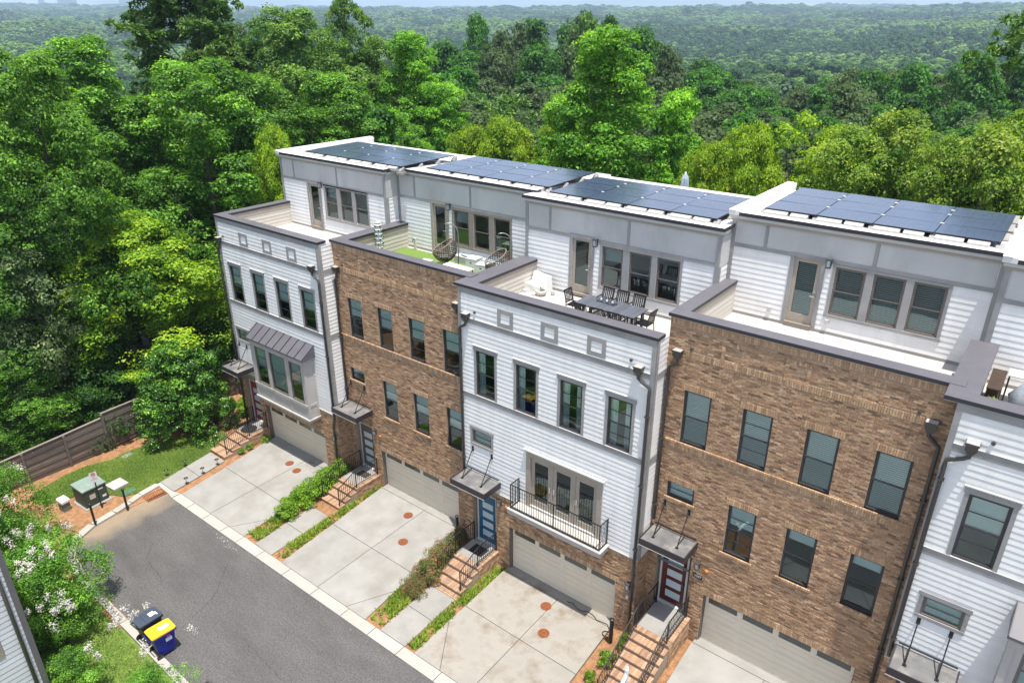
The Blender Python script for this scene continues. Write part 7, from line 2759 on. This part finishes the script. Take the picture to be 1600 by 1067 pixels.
L_GRASS = leaf_mat('lawn_grass', (0.080, 0.150, 0.022), (0.140, 0.230, 0.032), (0.260, 0.320, 0.065), trans=0.3, objvar=0)
L_LIRI = leaf_mat('border_grass', (0.087, 0.158, 0.013), (0.172, 0.267, 0.023), (0.333, 0.369, 0.062), trans=0.3, objvar=0)
blades('grass', lawn_poly, 2600, 0.075, -0.105, L_GRASS, 'short lawn grass between the fence and the front walk', 'grass', 0.2)
blades('grass', lawn2_poly[::-1], 900, 0.08, -0.13, L_GRASS, 'lawn grass behind the wheeled bins', 'grass')
for p, l, pt_ in (([(-10.38, -5.3), (-9.66, -5.3), (-9.85, -3.6), (-10.15, -3.2), (-10.6, -3.2)], 'border grass at the kerb end of the green hedge', -0.4),
             ([(-8.38, -5.3), (-7.85, -5.3), (-8.33, -0.4), (-8.40, 0.7), (-8.52, 0.7), (-8.52, -2.4)], 'border grass between the walk and the brown house driveway', -0.7),
             ([(-2.50, -5.3), (-1.86, -5.3), (-1.92, -3.6), (-2.75, -3.6)], 'border grass at the kerb end of the reddish shrubs', -0.4),
             ([(-0.45, -5.3), (-0.10, -5.3), (-0.14, -0.1), (-0.53, -0.1), (-0.53, -2.7)], 'border grass between the walk and the stained driveway', -0.6)):
    blades('border_grass', p, 900, 0.22, -0.135, L_LIRI, l, 'border grass', 0.35, pt_)

# ---- crape myrtles across the street, white panicles
proto('myrtle', 'oval', 4.6, 2.2, 0.16, 34, 620, 26, 0.66, 0.32, 0.095, L_MYRTLE, 51, tr=0.07, flat=0.9)
proto('myrtle2', 'spread', 4.6, 2.2, 0.12, 36, 620, 26, 0.66, 0.32, 0.095, L_MYRTLE, 52, tr=0.07, flat=0.9)


def panicles(seed, n, key):
    """blossom heads at the outermost twig ends of the crown"""
    q = np.random.default_rng(seed)
    me = PROTO[key]['crown']
    co = np.empty(len(me.vertices) * 3, np.float32)
    me.vertices.foreach_get('co', co)
    co = co.reshape(-1, 3)
    P, N, T = [], [], []
    for k in range(n):
        cand = co[q.integers(0, len(co), 40)]
        a = q.uniform(0, 6.28)
        sc_ = cand[:, 0] * math.cos(a) + cand[:, 1] * math.sin(a) + 0.9 * cand[:, 2]
        order = np.argsort(-sc_)[:24]
        dens = [int((((co[::7] - cand[i]) ** 2).sum(1) < 0.09).sum()) for i in order]
        thick = [i for i, dd in zip(order, dens) if dd >= np.median(dens)]
        c = cand[thick[0]] * np.array([0.96, 0.96, 0.99])
        m = 60
        u = q.normal(0, 1, (m, 3)) * np.array([0.055, 0.055, 0.085]) * q.uniform(0.7, 1.3)
        P.append(c + u)
        N.append(u * 6 + np.array([0, 0, 0.5]))
        T.append(q.uniform(0.2, 1.0, m))
    P, N, T = np.concatenate(P), np.concatenate(N), np.concatenate(T)
    return leaves_mesh('blossoms', P, N, q.uniform(0.035, 0.065, len(P)), T, PETAL, 0.9, 0.8, False, q)


PAN = [panicles(61, 13, 'myrtle'), panicles(62, 11, 'myrtle2')]
for i, (x, y, h, r, l) in enumerate(((-17.3, -12.2, 4.3, 1.75, 'white-flowering crape myrtle at the left edge by the fence'), (-14.4, -12.6, 3.6, 1.8, 'white-flowering crape myrtle behind the kerb corner'),
                                     (-11.6, -12.6, 3.7, 2.0, 'white-flowering crape myrtle in front of the grey house corner'), (-10.2, -12.85, 3.0, 1.45, 'white-flowering crape myrtle nearest the charcoal bin'),
                                     (-4.9, -12.5, 1.9, 1.25, 'low white-flowering crape myrtle at the lower edge beyond the blue bin'), (-7.5, -13.5, 2.0, 1.15, 'white-flowering crape myrtle behind the grass by the bins'))):
    t_ = tree(('myrtle', 'myrtle2')[i % 2], x, y, -0.2 + h, r, l, 'white-flowering trees across the street', zb=-0.2, name='crape_myrtle')
    o = bpy.data.objects.new('blossoms', PAN[i % 2])
    COL.objects.link(o)
    o.parent = t_
    o.scale = t_.children[0].scale

# ------------------------------------------------------------------ the wood beyond: single trees first, then the far canopy
proto('mid_a', 'oval', 17.0, 5.0, 0.12, 40, 620, 18, 1.7, 0.85, 0.46, L_MID, 71, fold=False)
proto('mid_b', 'spread', 17.0, 5.0, 0.12, 44, 620, 18, 1.6, 0.85, 0.46, L_MIDO, 72, fold=False)
proto('mid_c', 'cone', 18.0, 4.6, 0.08, 44, 620, 18, 1.4, 0.8, 0.44, L_MID, 73, fold=False)
proto('mid_d', 'oval', 16.0, 5.0, 0.12, 36, 620, 18, 1.8, 0.85, 0.46, L_MIDO, 74, fold=False)
pine_proto('mid_pine', 20.0, 4.2, 75, z0f=0.4, nb=26, tufts=11, needles=12, nl=0.75)
MID_KIND = {'mid_a': 'round green tree', 'mid_b': 'dull green oak', 'mid_c': 'pointed green tree', 'mid_d': 'grey-green tree', 'mid_pine': 'pine'}

CV = Vector(CAM)
YAW = R(38.235)


def bearing(x, y):
    return math.degrees(math.atan2(-(x - CAM[0]), y - CAM[1]))        # degrees left of +Y


# how high (degrees above the level line) the tree tops reach, by bearing: hollow where the valley opens
_B = [78, 72, 66, 62, 58, 54, 50, 47, 44.5, 43, 38, 34, 30, 26, 24, 22, 18, 14, 10, 4, -4]
_T = [-4.5, -5.0, -5.5, -2.0, 0.3, 0.5, -2.6, -2.7, -1.5, 0.9, 1.0, 1.0, 0.3, -1.3, -2.2, -3.0, -3.4, -2.6, -2.3, -2.0, -2.0]
ZONES = [(67, 90, 'left of the big pine'), (60, 67, 'below and behind the big pine'), (52, 60, 'between the big pine and the leftmost roof'), (46, 52, 'above the leftmost solar array'),
         (39, 46, 'above the second solar array'), (32, 39, 'behind the tall bright pointed tree'), (25, 32, 'above the pale parasol'), (17, 25, 'above the tallest roof'), (-10, 17, 'toward the right edge of the valley')]
ROWS = ['near row', 'middle row', 'far row']


def mid_label(key, b, ring, h):
    z = next(t for a, c, t in ZONES if a <= b < c)
    size = 'low' if h < 12.5 else ('mid-height' if h < 17 else ('tall' if h < 23 else 'very tall'))
    return f'{size} {MID_KIND[key]}, {ROWS[ring]}, {z}'


cnt = 0
pts_ = []
q_ = np.random.default_rng(101)
for ring, (d0, d1, sp, lim) in enumerate(((50, 80, 5.4, 0.0), (80, 115, 6.2, 0.0), (115, 155, 7.4, 0.0))):
    tries = 0
    while tries < 5200:
        tries += 1
        b = q_.uniform(4, 76)
        d = math.sqrt(q_.uniform(d0 * d0, d1 * d1))
        x, y = CAM[0] - d * math.sin(R(b)), CAM[1] + d * math.cos(R(b))
        if y < 15 and x > -31:
            continue
        if x < -24 and d < 62:
            continue
        ok = True
        for (px, py) in pts_:
            if (px - x) ** 2 + (py - y) ** 2 < sp * sp:
                ok = False
                break
        if not ok:
            continue
        pts_.append((x, y))
        zb = float(ground_z(x, y))
        lim_deg = float(np.interp(-b, [-v for v in _B], _T))
        full = (d - d0) / 105.0
        ztop = CAM[2] + d * math.tan(R(lim_deg + q_.normal(0, 0.35))) - q_.uniform(0, 2.2) * (1 if ring == 2 else 2)
        if ring < 2:
            ztop = min(ztop, zb + q_.uniform(13, 19.0 if ring else 16.0))
        else:
            ztop = min(ztop, zb + q_.uniform(22, 31))
        if ztop < zb + 6:
            ztop = zb + 6 + q_.uniform(0, 2)
        key = q_.choice(['mid_a', 'mid_b', 'mid_c', 'mid_d', 'mid_pine'], p=[0.28, 0.24, 0.26, 0.10, 0.12])
        r = q_.uniform(3.6, 5.6) * (0.8 if key == 'mid_c' else 1.0) * (0.85 if ring == 0 else 1.1)
        tree(key, x, y, ztop, r, mid_label(key, b, ring, ztop - zb), 'trees of the wood behind the townhouses', name='tree')
        cnt += 1
        if cnt > 285:
            break
print('mid trees', cnt)

# far canopy: one mass of thousands of crowns over the valley and the ridges
far_src = bpy.data.collections.new('far_crowns')
fq = np.random.default_rng(5)


def far_crown(name, n, leaf, seed, m, nl, kind='oval'):
    P, N, tone, lc, q = crown_points(kind, 4.0, 12.5, 3.6, 9, n, nl, 1.9, 1.15, seed, 0.2)
    me = leaves_mesh(name, P, N, leaf * q.uniform(0.7, 1.3, len(P)), tone, m, 0.85, 0.6, False, q)
    o = bpy.data.objects.new(name, me)
    far_src.objects.link(o)
    return o


FARM = [L_FAR, L_FAR2, L_FAR3]
for k in range(6):                     # nearer: 0-5, two shapes of each of three greens
    far_crown('far_crown_%02d' % k, 150, 0.95, 80 + k, FARM[k // 2], 12, ('oval', 'dome')[k % 2])
for k in range(6):
    far_crown('far_crown_%02d' % (6 + k), 64, 1.7, 90 + k, FARM[k // 2], 8, ('oval', 'dome')[k % 2])


def wood_kind(x, y):
    """patches of light, mid and dark woodland"""
    v = math.sin(x / 47 + 1.3 * math.sin(y / 71)) * math.cos(y / 39 + 1.1 * math.sin(x / 83 + 2)) + 0.7 * math.sin(x / 171 + 0.5) * math.sin(y / 143 + 1.0) + fq.normal(0, 0.42)
    return 1 if v > 0.42 else (2 if v < -0.45 else 0)


FX, FY, FZ, FS, FI, FRz = [], [], [], [], [], []
d = 150.0
while d < 5400:
    s = max(9.0, d * 0.0085)
    width = R(82)
    n = int(d * width / s)
    for k in range(n):
        b = -3 + 82 * (k + fq.uniform(0, 1)) / n
        dd = d + fq.uniform(-0.5, 0.5) * s * 0.95
        x, y = CAM[0] - dd * math.sin(R(b)), CAM[1] + dd * math.cos(R(b))
        FX.append(x)
        FY.append(y)
        sc_ = s / 8.2 * fq.uniform(0.75, 1.4)
        FS.append(sc_)
        FI.append(wood_kind(x, y) * 2 + int(fq.integers(0, 2)) + (6 if dd > 650 else 0))
        FRz.append(fq.uniform(0, 6.28))
    d += s * 0.95
FX, FY, FS = np.array(FX), np.array(FY), np.array(FS)
FZ = ground_z(FX, FY)
print('far crowns', len(FX))
me = bpy.data.meshes.new('far_wood')
me.vertices.add(len(FX))
me.vertices.foreach_set('co', np.stack([FX, FY, FZ], 1).astype(np.float32).reshape(-1))
for nm, arr, ty in (('size', FS, 'FLOAT'), ('tall', 0.55 * FS ** 0.5 + 0.60 * fq.random(len(FS)) + 0.25 * (np.array(FI) % 6 // 2 == 2), 'FLOAT'), ('turn', np.array(FRz), 'FLOAT')):
    a = me.attributes.new(nm, ty, 'POINT')
    a.data.foreach_set('value', arr.astype(np.float32))
a = me.attributes.new('pick', 'INT', 'POINT')
a.data.foreach_set('value', np.array(FI, np.int32))
fw_o = bpy.data.objects.new('far_wood', me)
COL.objects.link(fw_o)
tag(fw_o, 'unbroken far canopy of woodland over the valley and hazy ridges', 'woodland', kind='stuff')
ng = bpy.data.node_groups.new('far_wood', 'GeometryNodeTree')
ng.interface.new_socket('Geometry', in_out='INPUT', socket_type='NodeSocketGeometry')
ng.interface.new_socket('Geometry', in_out='OUTPUT', socket_type='NodeSocketGeometry')
gi, go = ng.nodes.new('NodeGroupInput'), ng.nodes.new('NodeGroupOutput')
iop = ng.nodes.new('GeometryNodeInstanceOnPoints')
m2p = ng.nodes.new('GeometryNodeMeshToPoints')
ci = ng.nodes.new('GeometryNodeCollectionInfo')
ci.inputs['Collection'].default_value = far_src
ci.inputs['Separate Children'].default_value = True
ci.inputs['Reset Children'].default_value = True


def named(nm, dt):
    n = ng.nodes.new('GeometryNodeInputNamedAttribute')
    n.data_type = dt
    n.inputs['Name'].default_value = nm
    return n.outputs['Attribute']


cx = ng.nodes.new('ShaderNodeCombineXYZ')
ng.links.new(named('turn', 'FLOAT'), cx.inputs['Z'])
cs = ng.nodes.new('ShaderNodeCombineXYZ')
sz = named('size', 'FLOAT')
for k in 'XY':
    ng.links.new(sz, cs.inputs[k])
ng.links.new(named('tall', 'FLOAT'), cs.inputs['Z'])
ng.links.new(gi.outputs[0], m2p.inputs['Mesh'])
ng.links.new(m2p.outputs['Points'], iop.inputs['Points'])
ng.links.new(ci.outputs[0], iop.inputs['Instance'])
iop.inputs['Pick Instance'].default_value = True
ng.links.new(named('pick', 'INT'), iop.inputs['Instance Index'])
ng.links.new(cx.outputs[0], iop.inputs['Rotation'])
ng.links.new(cs.outputs[0], iop.inputs['Scale'])
ng.links.new(iop.outputs[0], go.inputs[0])
md = fw_o.modifiers.new('wood', 'NODES')
md.node_group = ng

# distant city towers on the skyline, faint in the haze
TOWER = mat('pale_tower_glass', (0.32, 0.36, 0.42), 0.4, var=0.1, scale=0.05)
for b, w, h, l in ((69.15, 38, 360, 'slender pale tower, tallest on the far skyline'), (67.75, 120, 215, 'broad pale block of the far skyline right of the slender tower'),
                   (64.3, 110, 205, 'faint low block on the far skyline near the pine')):
    dd = 6400
    x, y = CAM[0] - dd * math.sin(R(b)), CAM[1] + dd * math.cos(R(b))
    t = thing('tower', l, 'tower', (x, y, 40), rz=R(b), group='far city towers', local=True)
    m = MB()
    m.box(-w / 2, w / 2, -25, 25, 0, h)
    m.box(-w / 2.6, w / 2.6, -20, 20, h, h + 12)
    m.build('shaft', TOWER, t)
    wn_ = MB()
    for k in range(12):
        wn_.box(-w / 2 + 3, w / 2 - 3, -26, -25.2, 30 + k * (h - 40) / 12, 30 + (k + 0.55) * (h - 40) / 12)
    wn_.build('window_band', mat('tower_window_band', (0.16, 0.20, 0.25), 0.3), t)

# haze: one closed box of even pale air round everything
HAZE_DENSITY = 0.00023
hz = MB().box(-9000, 9000, -9000, 9000, -60, 420).build('haze', [])
hz.data.materials.clear()
hm = bpy.data.materials.new('haze_air')
hm.use_nodes = True
nt = hm.node_tree
nt.nodes.clear()
ho = nt.nodes.new('ShaderNodeOutputMaterial')
pv = nt.nodes.new('ShaderNodeVolumePrincipled')
pv.inputs['Color'].default_value = (0.60, 0.80, 1.0, 1)
pv.inputs['Density'].default_value = HAZE_DENSITY
pv.inputs['Anisotropy'].default_value = 0.2
nt.links.new(pv.outputs[0], ho.inputs['Volume'])
hz.data.materials.append(hm)
hz['kind'] = 'stuff'
hz['label'] = 'pale summer haze in the air over the valley'
hz['category'] = 'haze'
